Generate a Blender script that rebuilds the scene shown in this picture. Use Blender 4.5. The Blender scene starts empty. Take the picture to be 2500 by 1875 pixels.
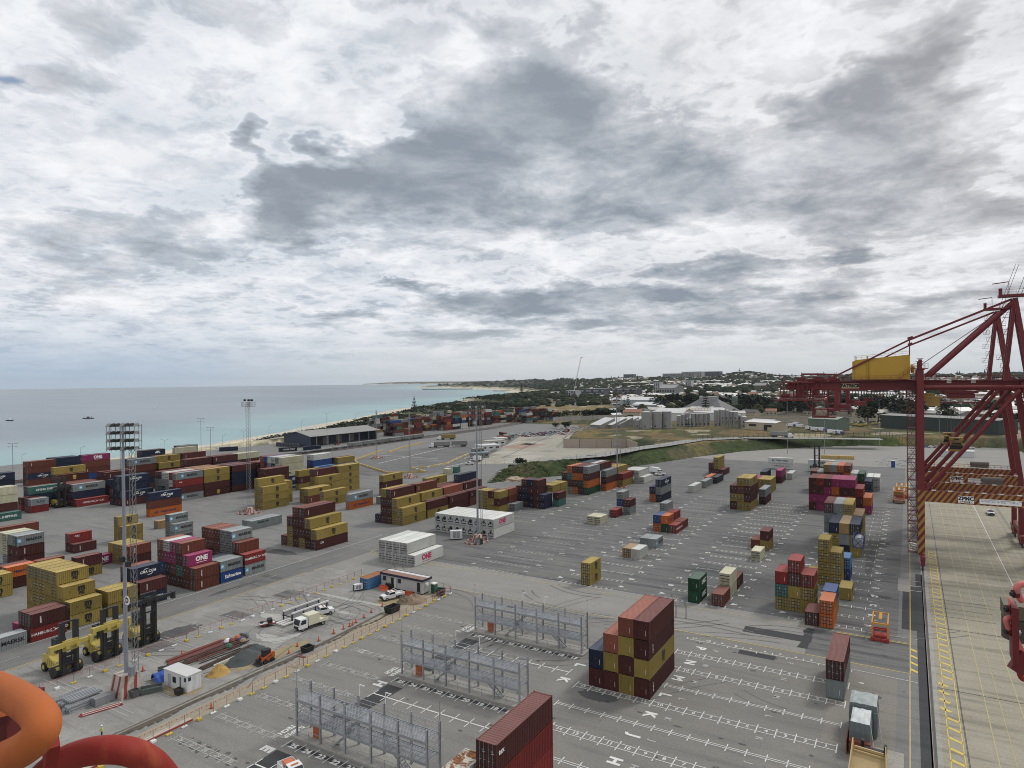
import bpy, bmesh, math, random
from mathutils import Matrix, Vector, noise
random.seed(7)
R = math.radians
sc = bpy.context.scene
col = sc.collection

# ------------------------------------------------------------------ camera, sky, sun, exposure
cam_d = bpy.data.cameras.new('camera'); cam = bpy.data.objects.new('camera', cam_d); col.objects.link(cam)
TH, PI_, RO = 0.5369147, -0.0057919, -0.0117226
def _basis():
    F0 = Vector((-math.sin(TH), math.cos(TH), 0)); R0 = Vector((math.cos(TH), math.sin(TH), 0)); U0 = Vector((0, 0, 1))
    F = F0*math.cos(PI_) + U0*math.sin(PI_); U = U0*math.cos(PI_) - F0*math.sin(PI_)
    return R0*math.cos(RO) + U*math.sin(RO), U*math.cos(RO) - R0*math.sin(RO), F
CR, CU, CF = _basis()
CAM = Vector((0, 0, 48))
cam.matrix_world = Matrix(((CR.x, CU.x, -CF.x, 0), (CR.y, CU.y, -CF.y, 0), (CR.z, CU.z, -CF.z, 48), (0, 0, 0, 1)))
cam_d.sensor_width = 36; cam_d.lens = 1629.7/2500*36
cam_d.clip_start = 0.1; cam_d.clip_end = 60000
sc.camera = cam
sc.cycles.pixel_filter_type = 'BLACKMAN_HARRIS'; sc.cycles.filter_width = 1.0
sc.view_settings.view_transform = 'Standard'; sc.view_settings.look = 'None'
sc.view_settings.exposure = 0.2; sc.view_settings.gamma = 1; sc.view_settings.use_curve_mapping = False
SUN_EL, SUN_AZ = R(48), R(28)          # azimuth from +Y towards +X
sun_d = bpy.data.lights.new('sun', 'SUN'); sun = bpy.data.objects.new('sun', sun_d); col.objects.link(sun)
sun_d.energy = 1.5; sun_d.angle = R(11); sun_d.color = (1, .96, .9)
sv = Vector((math.sin(SUN_AZ)*math.cos(SUN_EL), math.cos(SUN_AZ)*math.cos(SUN_EL), math.sin(SUN_EL)))
sun.rotation_euler = sv.to_track_quat('Z', 'Y').to_euler(); sun.location = (0, 0, 300)

class NT:
    def __init__(s, tree): s.t = tree; tree.nodes.clear()
    def n(s, typ, **kw):
        nd = s.t.nodes.new(typ)
        for k, v in kw.items():
            if k.startswith('_'): setattr(nd, k[1:], v)
        return nd
    def set(s, sock, v):
        if isinstance(v, bpy.types.NodeSocket): s.t.links.new(v, sock)
        elif v is not None: sock.default_value = v
    def m(s, op, a, b=None, c=None, clamp=False):
        nd = s.n('ShaderNodeMath', _operation=op); nd.use_clamp = clamp
        s.set(nd.inputs[0], a); s.set(nd.inputs[1], b); s.set(nd.inputs[2], c); return nd.outputs[0]
    def v(s, op, a, b=None):
        nd = s.n('ShaderNodeVectorMath', _operation=op); s.set(nd.inputs[0], a); s.set(nd.inputs[1], b)
        return nd.outputs[1] if op in ('DOT_PRODUCT', 'LENGTH', 'DISTANCE') else nd.outputs[0]
    def scale(s, a, k):
        nd = s.n('ShaderNodeVectorMath', _operation='SCALE'); s.set(nd.inputs[0], a); s.set(nd.inputs[3], k); return nd.outputs[0]
    def sep(s, a):
        nd = s.n('ShaderNodeSeparateXYZ'); s.set(nd.inputs[0], a); return nd.outputs
    def comb(s, x, y, z=0.0):
        nd = s.n('ShaderNodeCombineXYZ'); s.set(nd.inputs[0], x); s.set(nd.inputs[1], y); s.set(nd.inputs[2], z); return nd.outputs[0]
    def noise(s, vec, scale=1, detail=4, rough=.5, dist=0.0, dim='3D'):
        nd = s.n('ShaderNodeTexNoise', _noise_dimensions=dim)
        s.set(nd.inputs['Vector'], vec); s.set(nd.inputs['Scale'], scale); s.set(nd.inputs['Detail'], detail)
        s.set(nd.inputs['Roughness'], rough); s.set(nd.inputs['Distortion'], dist); return nd.outputs[0]
    def ramp(s, f, lo, hi, a=0.0, b=1.0, smooth=True):
        nd = s.n('ShaderNodeMapRange'); nd.interpolation_type = 'SMOOTHSTEP' if smooth else 'LINEAR'
        s.set(nd.inputs[0], f); s.set(nd.inputs[1], lo); s.set(nd.inputs[2], hi); s.set(nd.inputs[3], a); s.set(nd.inputs[4], b); return nd.outputs[0]
    def mix(s, f, a, b, mode='MIX'):
        nd = s.n('ShaderNodeMix', _data_type='RGBA', _blend_type=mode)
        s.set(nd.inputs[0], f); s.set(nd.inputs[6], a if not isinstance(a, tuple) else (*a, 1)[:4]); s.set(nd.inputs[7], b if not isinstance(b, tuple) else (*b, 1)[:4]); return nd.outputs[2]
    def link(s, a, b): s.t.links.new(a, b)

world = bpy.data.worlds.new('World'); sc.world = world; world.use_nodes = True
world.cycles.sampling_method = 'MANUAL'; world.cycles.sample_map_resolution = 256
w = NT(world.node_tree)
tc = w.n('ShaderNodeTexCoord'); D = tc.outputs['Generated']; dx, dy, dz = w.sep(D)
zc = w.m('ADD', w.m('MAXIMUM', dz, 0.0), .16)
P = w.comb(w.m('DIVIDE', dx, zc), w.m('DIVIDE', dy, zc))
sky = w.n('ShaderNodeTexSky', _sky_type='NISHITA', _sun_disc=False, _sun_elevation=SUN_EL, _sun_rotation=SUN_AZ)
skyc = w.mix(1.0, sky.outputs[0], (.10, .10, .10), 'MULTIPLY')
# domain warp so that edges billow
wx = w.noise(P, 3.2, 4, .6, dim='2D'); wy = w.noise(w.v('ADD', P, (7.3, 2.1, 0)), 3.2, 4, .6, dim='2D')
Pw = w.v('ADD', P, w.comb(w.m('MULTIPLY_ADD', wx, .5, -.25), w.m('MULTIPLY_ADD', wy, .5, -.25)))
n1 = w.noise(Pw, 1.5, 6, .58, .0, dim='2D')
n2 = w.noise(w.v('ADD', P, (3.1, 5.7, 0)), 2.6, 6, .6, .2, dim='2D')
n3 = w.noise(P, 7.5, 5, .64, .3, dim='2D')
acc = None
for (cx, cy, a, b, c, d, amp) in [(-0.772,1.505,4.003,2.085,-2.602,4.319,0.85),(-0.736,1.848,3.630,1.468,-2.186,3.870,0.50),(-1.119,1.615,2.327,1.633,-2.311,3.515,0.90),(-1.430,1.623,2.719,2.422,-2.210,3.068,1.00),(-1.112,2.121,2.226,1.180,-2.298,3.784,0.80),
    (-1.818,1.549,3.959,4.694,-2.206,2.709,1.15),(-1.564,1.195,11.422,15.149,-6.446,8.165,0.80),(-1.877,1.769,4.594,4.921,-3.950,4.906,0.70),(-0.605,2.207,5.031,1.401,-1.826,3.575,0.80),(-0.070,2.242,3.651,0.126,-1.030,2.393,0.62),(0.028,1.764,9.412,-0.114,-4.003,8.680,0.60),(0.217,2.809,4.497,-0.338,-1.712,4.954,0.75),(-0.307,2.654,4.295,0.509,-2.199,5.154,0.50),
    (-0.752,3.035,3.257,0.818,-2.299,4.973,1.10),(-0.166,3.080,7.443,0.419,-3.045,8.210,0.90),(-1.429,3.068,5.569,2.615,-3.458,5.994,1.00),(-1.902,3.078,1.782,1.109,-2.511,3.754,0.95),(-1.271,3.298,2.303,0.896,-2.701,5.124,0.90),(-2.514,3.601,2.079,1.459,-4.432,5.955,0.90),(-2.077,2.514,7.742,6.445,-6.827,8.885,0.90),(-2.695,2.773,4.700,4.598,-8.126,9.140,0.50),
    (-1.193,1.145,8.095,8.556,-7.652,10.704,0.30),(-2.535,1.227,1.224,2.556,-5.351,5.157,0.30),(-1.684,0.762,5.265,11.845,-5.839,6.912,0.30),(-0.843,4.033,1.160,0.245,-2.348,5.984,0.70),(-0.032,4.655,1.734,0.015,-1.689,7.639,0.60),
    (-0.065,2.094,2.249,0.078,-0.605,1.367,0.38),(-1.028,3.726,0.552,0.154,-0.680,1.518,0.35),(-1.349,1.807,1.231,0.929,-1.035,1.510,0.18),(-1.537,0.688,1.992,4.538,-2.776,3.406,0.35),(-2.653,1.541,0.732,1.273,-1.814,1.746,0.30),(-1.740,3.731,2.002,0.940,-4.212,7.357,0.70),(-0.531,3.631,3.251,0.483,-4.125,10.920,0.60),(0.168,3.852,3.562,-0.149,-2.517,9.645,0.60),(-1.317,4.228,2.738,0.860,-3.892,8.590,0.60),(-0.737,1.207,4.344,2.702,-5.950,9.553,0.25),(-0.138,1.628,6.041,0.541,-2.995,6.071,-0.90),(-0.313,1.794,9.927,1.779,-2.592,5.161,-0.50),(-1.333,1.278,4.457,4.712,-2.781,3.797,-0.50),(-0.924,1.160,3.512,2.843,-4.914,7.434,-0.35),(-1.531,1.375,8.533,9.617,-7.045,9.196,-0.50)]:
    q = w.v('SUBTRACT', Pw, (cx, cy, 0))
    u = w.v('DOT_PRODUCT', q, (a, b, 0)); t = w.v('DOT_PRODUCT', q, (c, d, 0))
    r = w.v('LENGTH', w.comb(u, t)); f = w.ramp(r, 1.55, .0, 0.0, amp*1.1)
    acc = f if acc is None else w.m('ADD', acc, f)
dens = w.m('ADD', w.m('ADD', w.m('MULTIPLY', acc, 1.25), w.m('MULTIPLY_ADD', n1, 1.7, -.85)), w.m('MULTIPLY_ADD', n3, 1.3, -.65))
dark = w.m('MULTIPLY', w.ramp(dens, .05, 1.25), w.ramp(n2, .28, .72, 1.15, .5))
light = w.ramp(w.m('ADD', n2, w.m('MULTIPLY', acc, -.1)), .30, .72)
c_lo = w.mix(w.ramp(w.v('DOT_PRODUCT', D, (-.85, .5, 0)), .55, 1.0), (.49, .50, .525), (.42, .475, .545))
cl = w.mix(light, c_lo, (.76, .77, .80))
cdark = w.mix(w.ramp(w.v('DOT_PRODUCT', D, (-.515, .857, 0)), .72, .98), (.32, .32, .34), (.24, .28, .33))
rim = w.m('MULTIPLY', w.ramp(dens, -.35, .0), w.ramp(dens, .35, .05))
cl = w.mix(w.m('MULTIPLY', rim, .35), cl, (.94, .95, .97))
clouds = w.mix(dark, cl, cdark)
# a few blue openings where the veil thins
BL = (-1.682,0.735,7.865,18.325,-22.540,26.664,1.00)
q = w.v('SUBTRACT', Pw, (BL[0], BL[1], 0)); rb = w.v('LENGTH', w.comb(w.v('DOT_PRODUCT', q, (BL[2], BL[3], 0)), w.v('DOT_PRODUCT', q, (BL[4], BL[5], 0))))
gap = w.m('MAXIMUM', w.ramp(w.noise(w.v('ADD', P, (1.7, 9.2, 0)), 1.7, 6, .6, .4), .68, .8, 0.0, .5), w.ramp(w.m('ADD', rb, w.m('MULTIPLY_ADD', n3, 3.0, -1.5)), 1.8, .3, 0.0, .75))
clouds = w.mix(gap, clouds, skyc)
hz = w.mix(w.ramp(w.v('DOT_PRODUCT', D, (.0, 1.0, 0)), .45, .85), (.36, .45, .56), (.56, .59, .61))
clouds = w.mix(w.ramp(dz, .11, .0, 0.0, .95), clouds, hz)
bg = w.n('ShaderNodeBackground'); w.link(clouds, bg.inputs[0]); bg.inputs[1].default_value = 1.0
wo = w.n('ShaderNodeOutputWorld'); w.link(bg.outputs[0], wo.inputs[0])

# ------------------------------------------------------------------ helpers
MATS = {}
def mat(name, c, rough=.6, metal=0.0, var=.12, dirt=.25, dscale=1.2, dcol=(.10, .085, .07), bump=0.0, bscale=20, rnd=.1, spec=.4, coord='Object', rust=0, rth=.66):
    if name in MATS: return MATS[name]
    c = tuple(v*.93 for v in c)
    m = bpy.data.materials.new(name); m.use_nodes = True; t = NT(m.node_tree); MATS[name] = m
    out = t.n('ShaderNodeOutputMaterial'); b = t.n('ShaderNodeBsdfPrincipled'); t.link(b.outputs[0], out.inputs[0])
    co = t.n('ShaderNodeTexCoord').outputs[coord]
    oi = t.n('ShaderNodeObjectInfo').outputs['Random']
    co = t.v('ADD', co, t.comb(t.m('MULTIPLY', oi, 90.0), t.m('MULTIPLY', oi, 37.0), 0.0))
    n = t.noise(t.v('MULTIPLY', co, (1, 1, .35)) if rust else co, dscale, 6, .6); f = t.ramp(n, .5, .8, 0.0, dirt)
    base = t.mix(f, c, dcol)
    if rust: base = t.mix(t.ramp(t.noise(co, rust, 7, .72), rth, rth+.05, 0, .85), base, (.13, .05, .025))
    n2 = t.noise(co, dscale*.35, 3, .5)
    val = t.m('ADD', t.m('MULTIPLY_ADD', n2, var*2, 1-var), t.m('MULTIPLY_ADD', oi, rnd*2, -rnd))
    base = t.mix(1.0, base, t.comb(val, val, val), 'MULTIPLY')
    t.link(base, b.inputs['Base Color']); b.inputs['Roughness'].default_value = rough; b.inputs['Metallic'].default_value = metal
    b.inputs['Specular IOR Level'].default_value = spec
    if bump:
        bn = t.n('ShaderNodeBump'); bn.inputs['Strength'].default_value = bump; t.link(t.noise(co, bscale, 5, .6), bn.inputs['Height']); t.link(bn.outputs[0], b.inputs['Normal'])
    return m
class MB:
    def __init__(s): s.v = []; s.f = []; s.mi = []; s.m = 0; s.smooth = []; s.sm = False
    def add(s, vs, fs):
        o = len(s.v); s.v += [tuple(p) for p in vs]
        for f in fs: s.f.append(tuple(o+i for i in f)); s.mi.append(s.m); s.smooth.append(s.sm)
    def box(s, x0, x1, y0, y1, z0, z1):
        s.add([(x0,y0,z0),(x1,y0,z0),(x1,y1,z0),(x0,y1,z0),(x0,y0,z1),(x1,y0,z1),(x1,y1,z1),(x0,y1,z1)],
              [(0,3,2,1),(4,5,6,7),(0,1,5,4),(1,2,6,5),(2,3,7,6),(3,0,4,7)]); return s
    def cb(s, c, d): return s.box(c[0]-d[0]/2, c[0]+d[0]/2, c[1]-d[1]/2, c[1]+d[1]/2, c[2]-d[2]/2, c[2]+d[2]/2)
    def quad(s, a, b, c, d): s.add([a, b, c, d], [(0,1,2,3)]); return s
    def prism(s, poly, z0, z1, cap=True):
        n = len(poly); s.add([(p[0],p[1],z0) for p in poly]+[(p[0],p[1],z1) for p in poly], [(i,(i+1)%n,n+(i+1)%n,n+i) for i in range(n)] + ([tuple(range(n,2*n)), tuple(range(n-1,-1,-1))] if cap else [])); return s
    def extr(s, prof, axis, a, b):
        # profile (u,v) extruded along axis; axis 'x': (u->y, v->z), 'y': (u->x, v->z)
        f = (lambda u,v,t:(t,u,v)) if axis=='x' else (lambda u,v,t:(u,t,v))
        n = len(prof); s.add([f(u,v,a) for u,v in prof]+[f(u,v,b) for u,v in prof], [(i,(i+1)%n,n+(i+1)%n,n+i) for i in range(n)]+[tuple(range(n,2*n)), tuple(range(n-1,-1,-1))]); return s
    def tube(s, p0, p1, r, n=8, r1=None, cap=True):
        p0 = Vector(p0); p1 = Vector(p1); r1 = r if r1 is None else r1
        d = (p1-p0); L = d.length
        if L < 1e-6: return s
        d /= L; a = d.orthogonal().normalized(); b = d.cross(a)
        vs = [p0+(a*math.cos(2*math.pi*i/n)+b*math.sin(2*math.pi*i/n))*r for i in range(n)] + [p1+(a*math.cos(2*math.pi*i/n)+b*math.sin(2*math.pi*i/n))*r1 for i in range(n)]
        s.add(vs, [(i,(i+1)%n,n+(i+1)%n,n+i) for i in range(n)] + ([tuple(range(n-1,-1,-1)), tuple(range(n,2*n))] if cap else [])); return s
    def bar(s, p0, p1, w_, h_):
        p0 = Vector(p0); p1 = Vector(p1); d = (p1-p0).normalized()
        up = Vector((0,0,1)) if abs(d.z) < .95 else Vector((0,1,0))
        a = d.cross(up).normalized()*w_/2; b = d.cross(a).normalized()*h_/2
        s.add([p0-a-b,p0+a-b,p0+a+b,p0-a+b,p1-a-b,p1+a-b,p1+a+b,p1-a+b], [(0,1,2,3),(7,6,5,4),(0,4,5,1),(1,5,6,2),(2,6,7,3),(3,7,4,0)]); return s
    def path(s, pts, r, n=6):
        for a, b in zip(pts[:-1], pts[1:]): s.tube(a, b, r, n)
        return s
    def lathe(s, prof, c=(0,0,0), n=16):
        vs = []; 
        for (r, z) in prof: vs += [(c[0]+r*math.cos(2*math.pi*i/n), c[1]+r*math.sin(2*math.pi*i/n), c[2]+z) for i in range(n)]
        fs = []
        for k in range(len(prof)-1):
            for i in range(n): j=(i+1)%n; fs.append((k*n+i,k*n+j,(k+1)*n+j,(k+1)*n+i))
        s.add(vs, fs); return s
    def wheel(s, c, r, w_, n=14, ax='x'):
        c = Vector(c); d = Vector((w_/2,0,0)) if ax=='x' else Vector((0,w_/2,0)); s.tube(c-d, c+d, r, n); return s
    def mesh(s, name, mats):
        me = bpy.data.meshes.new(name); me.from_pydata(s.v, [], s.f); 
        for m in (mats if isinstance(mats, (list, tuple)) else [mats]): me.materials.append(m)
        me.polygons.foreach_set('material_index', s.mi); me.polygons.foreach_set('use_smooth', s.smooth)
        me.update(); return me
def link(name, me, parent=None, loc=(0,0,0), rz=0, rot=None, scale=None):
    o = bpy.data.objects.new(name, me); col.objects.link(o); o.location = loc
    if rot: o.rotation_euler = rot
    elif rz: o.rotation_euler = (0,0,rz)
    if scale is not None: o.scale = scale if isinstance(scale, tuple) else (scale,)*3
    if parent is not None: o.parent = parent
    return o
def thing(name, label, cat, loc=(0,0,0), rz=0, group=None, me=None, scale=None):
    o = link(name, me, None, loc, rz, scale=scale); o['label'] = label; o['category'] = cat
    if group: o['group'] = group
    return o
def part(name, mb, m, parent, loc=(0,0,0), rz=0, rot=None):
    me = mb.mesh(name, m) if isinstance(mb, MB) else mb
    return link(name, me, parent, loc, rz, rot)
def struct(name, mb, m, kind='structure', label=None):
    o = link(name, mb.mesh(name, m) if isinstance(mb, MB) else mb); o['kind'] = kind
    if label: o['label'] = label
    return o
def copy_tree(o, parent=None, loc=None, rz=None, label=None):
    c = o.copy(); col.objects.link(c); c.parent = parent
    if loc is not None: c.location = loc
    if rz is not None: c.rotation_euler = (0,0,rz)
    if label: c['label'] = label
    for ch in list(o.children): copy_tree(ch, c)
    return c
_txt = {}
def text_mesh(s, size, m, off=.02, depth=0.0, cx='CENTER', key=None):
    k = (s, size, m.name, off, cx)
    if k in _txt: return _txt[k]
    cu = bpy.data.curves.new('lettering', 'FONT'); cu.body = s; cu.size = size; cu.align_x = cx; cu.align_y = 'CENTER'; cu.offset = off*size; cu.extrude = depth; cu.resolution_u = 2
    o = bpy.data.objects.new('lettering', cu); col.objects.link(o); o.data.materials.append(m)
    dg = bpy.context.evaluated_depsgraph_get(); me = bpy.data.meshes.new_from_object(o.evaluated_get(dg)); me.name = 'lettering'
    if not me.materials: me.materials.append(m)
    bpy.data.objects.remove(o); _txt[k] = me; return me
def ORD(i): return ['first','second','third','fourth','fifth','sixth','seventh','eighth','ninth','tenth','eleventh','twelfth'][i]

# ------------------------------------------------------------------ shipping containers
CC = {'Y':('mustard',(0.275, 0.205, 0.052)),'B':('maroon',(0.072, 0.02, 0.018)),'b':('brick brown',(0.135, 0.04, 0.024)),'m':('grey',(0.23, 0.25, 0.25)),'n':('navy',(0.014, 0.022, 0.05)),
 'o':('orange',(0.46, 0.115, 0.02)),'p':('magenta',(0.26, 0.028, 0.105)),'r':('red',(0.2, 0.024, 0.022)),'w':('white',(0.52, 0.53, 0.50)),'c':('cream',(0.52, 0.5, 0.36)),'t':('teal',(0.055, 0.16, 0.135)),
 'g':('dark green',(0.012, 0.06, 0.03)),'u':('blue',(0.02, 0.06, 0.2)),'l':('light blue',(0.08, 0.21, 0.42)),'k':('tan',(0.3, 0.19, 0.08)),'s':('salmon brown',(0.22, 0.07, 0.045)),'d':('charcoal',(0.02, 0.024, 0.03))}
cm = {}
for k, (nm, c) in CC.items():
    c = tuple(v*.84 for v in c); cm[k] = mat('painted_steel_'+nm.replace(' ','_'), c, .55, var=.2, dirt=.45, dscale=1.1, dcol=(c[0]*.5+.035, c[1]*.45+.022, c[2]*.4+.016), rnd=.2, spec=.25, rust=1.9, rth=.65)
roofm = {}  # lighter than the walls: chalky fading, and top light put into the colour
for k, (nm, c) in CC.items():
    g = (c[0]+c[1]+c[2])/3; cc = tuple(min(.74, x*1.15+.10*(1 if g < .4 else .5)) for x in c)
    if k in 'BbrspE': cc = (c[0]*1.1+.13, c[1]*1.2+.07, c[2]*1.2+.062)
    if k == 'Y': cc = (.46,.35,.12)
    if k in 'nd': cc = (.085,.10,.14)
    roofm[k] = mat('faded_lit_roof_'+nm.replace(' ','_'), cc, .7, var=.2, dirt=.45, dscale=.8, dcol=(cc[0]*.6+.05, cc[1]*.6+.04, cc[2]*.6+.03), rnd=.12)
M_ROD = mat('dark_lock_rod', (.07,.07,.075), .5, .3)
M_SEAM = mat('door_seal_rubber', (.035,.035,.036), .8, dirt=0)
M_STEEL = mat('galvanised_rod', (.30,.31,.32), .45, .4)
M_DARK = mat('dark_rubber_and_shadow_parts', (.018,.018,.02), .7)
M_WHITE = mat('white_print', (.78,.78,.77), .6, dirt=.05)
M_BLACK = mat('black_print', (.012,.012,.014), .5, dirt=0)
M_NAVYP = mat('navy_print', (.012,.025,.10), .5, dirt=0)
M_GOLD = mat('gold_print', (.45,.31,.06), .5, dirt=0)
M_CRIM = mat('crimson_print', (.42,.012,.09), .5, dirt=0)
M_SKYB = mat('sky_blue_print', (.12,.42,.68), .5, dirt=0)
M_GREYR = mat('reefer_unit_grey', (.42,.43,.43), .5, .1, dirt=.4, dscale=3)
CW, HC, LC = 2.438, 2.9, {40:12.19, 20:6.06}
def corr(mb, L, z0, z1, x, out, pitch=.36, dep=.045, ax='y', L0=0):
    n = max(4, int(L/pitch)); p = L/n; pts = []
    for i in range(n):
        a = -L/2+i*p; pts += [(a, 0), (a+p*.32, 0), (a+p*.5, -dep), (a+p*.82, -dep)]
    pts.append((L/2, 0))
    vs = []
    for (t, d) in pts:
        for z in (z0, z1): vs.append((x+out*d, t, z) if ax=='y' else (t, x+out*d, z))
    mb.add(vs, [((2*i, 2*i+2, 2*i+3, 2*i+1) if (out>0)==(ax=='y') else (2*i, 2*i+1, 2*i+3, 2*i+2)) for i in range(len(pts)-1)])
def frame_mb(L, H):
    b = MB(); w = CW/2; l = L/2
    for sx in (-1,1):
        for sy in (-1,1):
            x0, x1 = sorted((sx*w, sx*(w-.15))); y0, y1 = sorted((sy*l, sy*(l-.16)))
            b.box(x0, x1, y0, y1, .13, H-.13)
            x0, x1 = sorted((sx*(w+.006), sx*(w-.17))); y0, y1 = sorted((sy*(l+.006), sy*(l-.18)))
            b.box(x0, x1, y0, y1, 0, .125); b.box(x0, x1, y0, y1, H-.125, H)
        x0, x1 = sorted((sx*w, sx*(w-.07)))
        b.box(x0, x1, -l+.17, l-.17, .10, .22); b.box(x0, x1, -l+.17, l-.17, H-.11, H-.02)
    for sy in (-1,1):
        y0, y1 = sorted((sy*l, sy*(l-.08))); b.box(-w+.16, w-.16, y0, y1, .10, .2); b.box(-w+.16, w-.16, y0, y1, H-.14, H-.02)
    b.box(-w+.07, w-.07, -l+.08, l-.08, .16, .2)
    return b
_cm = {}
def cmesh(kind, size, colr, H):
    k = (kind, size, colr, H)
    if k in _cm: return _cm[k]
    L = LC[size]; w = CW/2; l = L/2
    if kind == 'body':
        b = frame_mb(L, H)
        for sx in (-1,1): corr(b, L-.32, .15, H-.1, sx*(w-.012), sx)
        corr(b, CW-.3, .15, H-.12, l-.02, 1, ax='x'); m = [cm[colr]]
    elif kind == 'rbody':      # smooth insulated sides
        b = frame_mb(L, H)
        for sx in (-1,1):
            corr(b, L-.32, .15, H-.1, sx*(w-.008), sx, pitch=.9, dep=.012)
        corr(b, CW-.3, .15, H-.12, l-.02, 1, ax='x'); m = [cm[colr]]
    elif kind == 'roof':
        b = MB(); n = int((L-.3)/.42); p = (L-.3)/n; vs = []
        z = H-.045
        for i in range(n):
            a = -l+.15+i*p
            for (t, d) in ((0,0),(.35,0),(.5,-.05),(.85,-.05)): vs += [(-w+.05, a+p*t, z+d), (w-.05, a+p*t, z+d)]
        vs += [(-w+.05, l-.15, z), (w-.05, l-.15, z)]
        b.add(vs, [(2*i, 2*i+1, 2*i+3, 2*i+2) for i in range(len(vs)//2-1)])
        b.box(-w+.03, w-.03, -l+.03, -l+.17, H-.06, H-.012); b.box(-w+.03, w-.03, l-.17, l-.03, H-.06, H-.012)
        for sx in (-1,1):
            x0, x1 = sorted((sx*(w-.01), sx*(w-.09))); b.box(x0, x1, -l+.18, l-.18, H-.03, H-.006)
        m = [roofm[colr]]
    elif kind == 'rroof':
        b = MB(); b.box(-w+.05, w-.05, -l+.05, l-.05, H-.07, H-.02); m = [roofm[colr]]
        for i in range(1, 6): y = -l+L*i/6; b.box(-w+.05, w-.05, y-.02, y+.02, H-.02, H-.01)
    elif kind == 'end_wall':
        b = MB(); corr(b, CW-.3, .15, H-.12, -l+.02, -1, ax='x', pitch=.27); m = [cm[colr], M_WHITE]
        b.m = 1; b.box(.6, .64, -l+.005, -l+.012, .7, 1.5); b.box(-.05, .0, -l+.005, -l+.012, 1.5, 1.55)
    elif kind == 'door':       # one leaf, origin at its centre line x 0..1.07
        b = MB(); b.box(.01, 1.06, -l+.03, -l+.07, .16, H-.15)
        for z in (.35, .95, 1.55, 2.15):
            b.box(.09, .98, -l+.015, -l+.03, z, z+.42*H/2.9)
        for (x, z) in ((.0, .2), (.98, .2)): b.box(x+.02, x+.07, -l, -l+.03, .16, H-.15)
        b.m = 1; b.box(.66, .88, -l-.004, -l+.01, H*.64, H*.64+.08); b.box(.66, .82, -l-.004, -l+.01, H*.72, H*.72+.05); b.box(.22, .34, -l-.004, -l+.01, H*.35, H*.35+.07); b.m = 2; b.box(-.03,.045,-l-.002,-l+.02,.14,H-.14); b.box(.49,.54,-l+.005,-l+.03,.2,H-.2); b.box(.05,1.02,-l+.012,-l+.03,.78,.94); b.box(.05,1.02,-l+.012,-l+.03,1.38,1.54); b.box(.05,1.02,-l+.012,-l+.03,1.98,2.14); m = [cm[colr], M_WHITE, M_SEAM]
    elif kind == 'lock_rod':
        b = MB()
        for x in (.3, .78):
            b.tube((x, -l-.02, .08), (x, -l-.02, H-.08), .022, 5); b.box(x-.02, x+.2, -l-.05, -l-.02, 1.1, 1.15)
            for z in (.3, 1.3, 2.2): b.box(x-.05, x+.05, -l-.03, -l+.02, z, z+.07)
        m = [M_ROD if colr in 'wcm' else M_STEEL]
    elif kind == 'unit':       # refrigeration machinery end
        b = MB(); b.box(-w+.16, w-.16, -l+.03, -l+.12, .15, H-.15)
        b.box(-w+.22, w-.22, -l+.0, -l+.03, .35, .95); b.m = 1
        b.tube((0, -l+.035, 1.75), (0, -l+.02, 1.75), .42, 12); b.box(-.85, -.45, -l+.0, -l+.03, 1.1, 1.6); b.box(.5, .85, -l, -l+.03, 1.2, 1.55)
        b.box(-.8, .8, -l-.004, -l+.0, .55, .85); b.box(-.5, .5, -l+.005, -l+.03, 2.35, 2.5); m = [M_GREYR, M_DARK]
    elif kind == 'unit2':
        b = MB(); b.box(-w+.16, w-.16, -l+.03, -l+.12, .15, H-.15)
        b.m = 1; b.tube((.1, -l+.035, 1.6), (.1, -l+.02, 1.6), .62, 14); b.box(-.9, -.55, -l, -l+.03, .5, 1.6); b.box(-.4, .9, -l, -l+.03, .4, .8); m = [M_GREYR, M_DARK]
    me = b.mesh(kind, m); _cm[k] = me; return me
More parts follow.
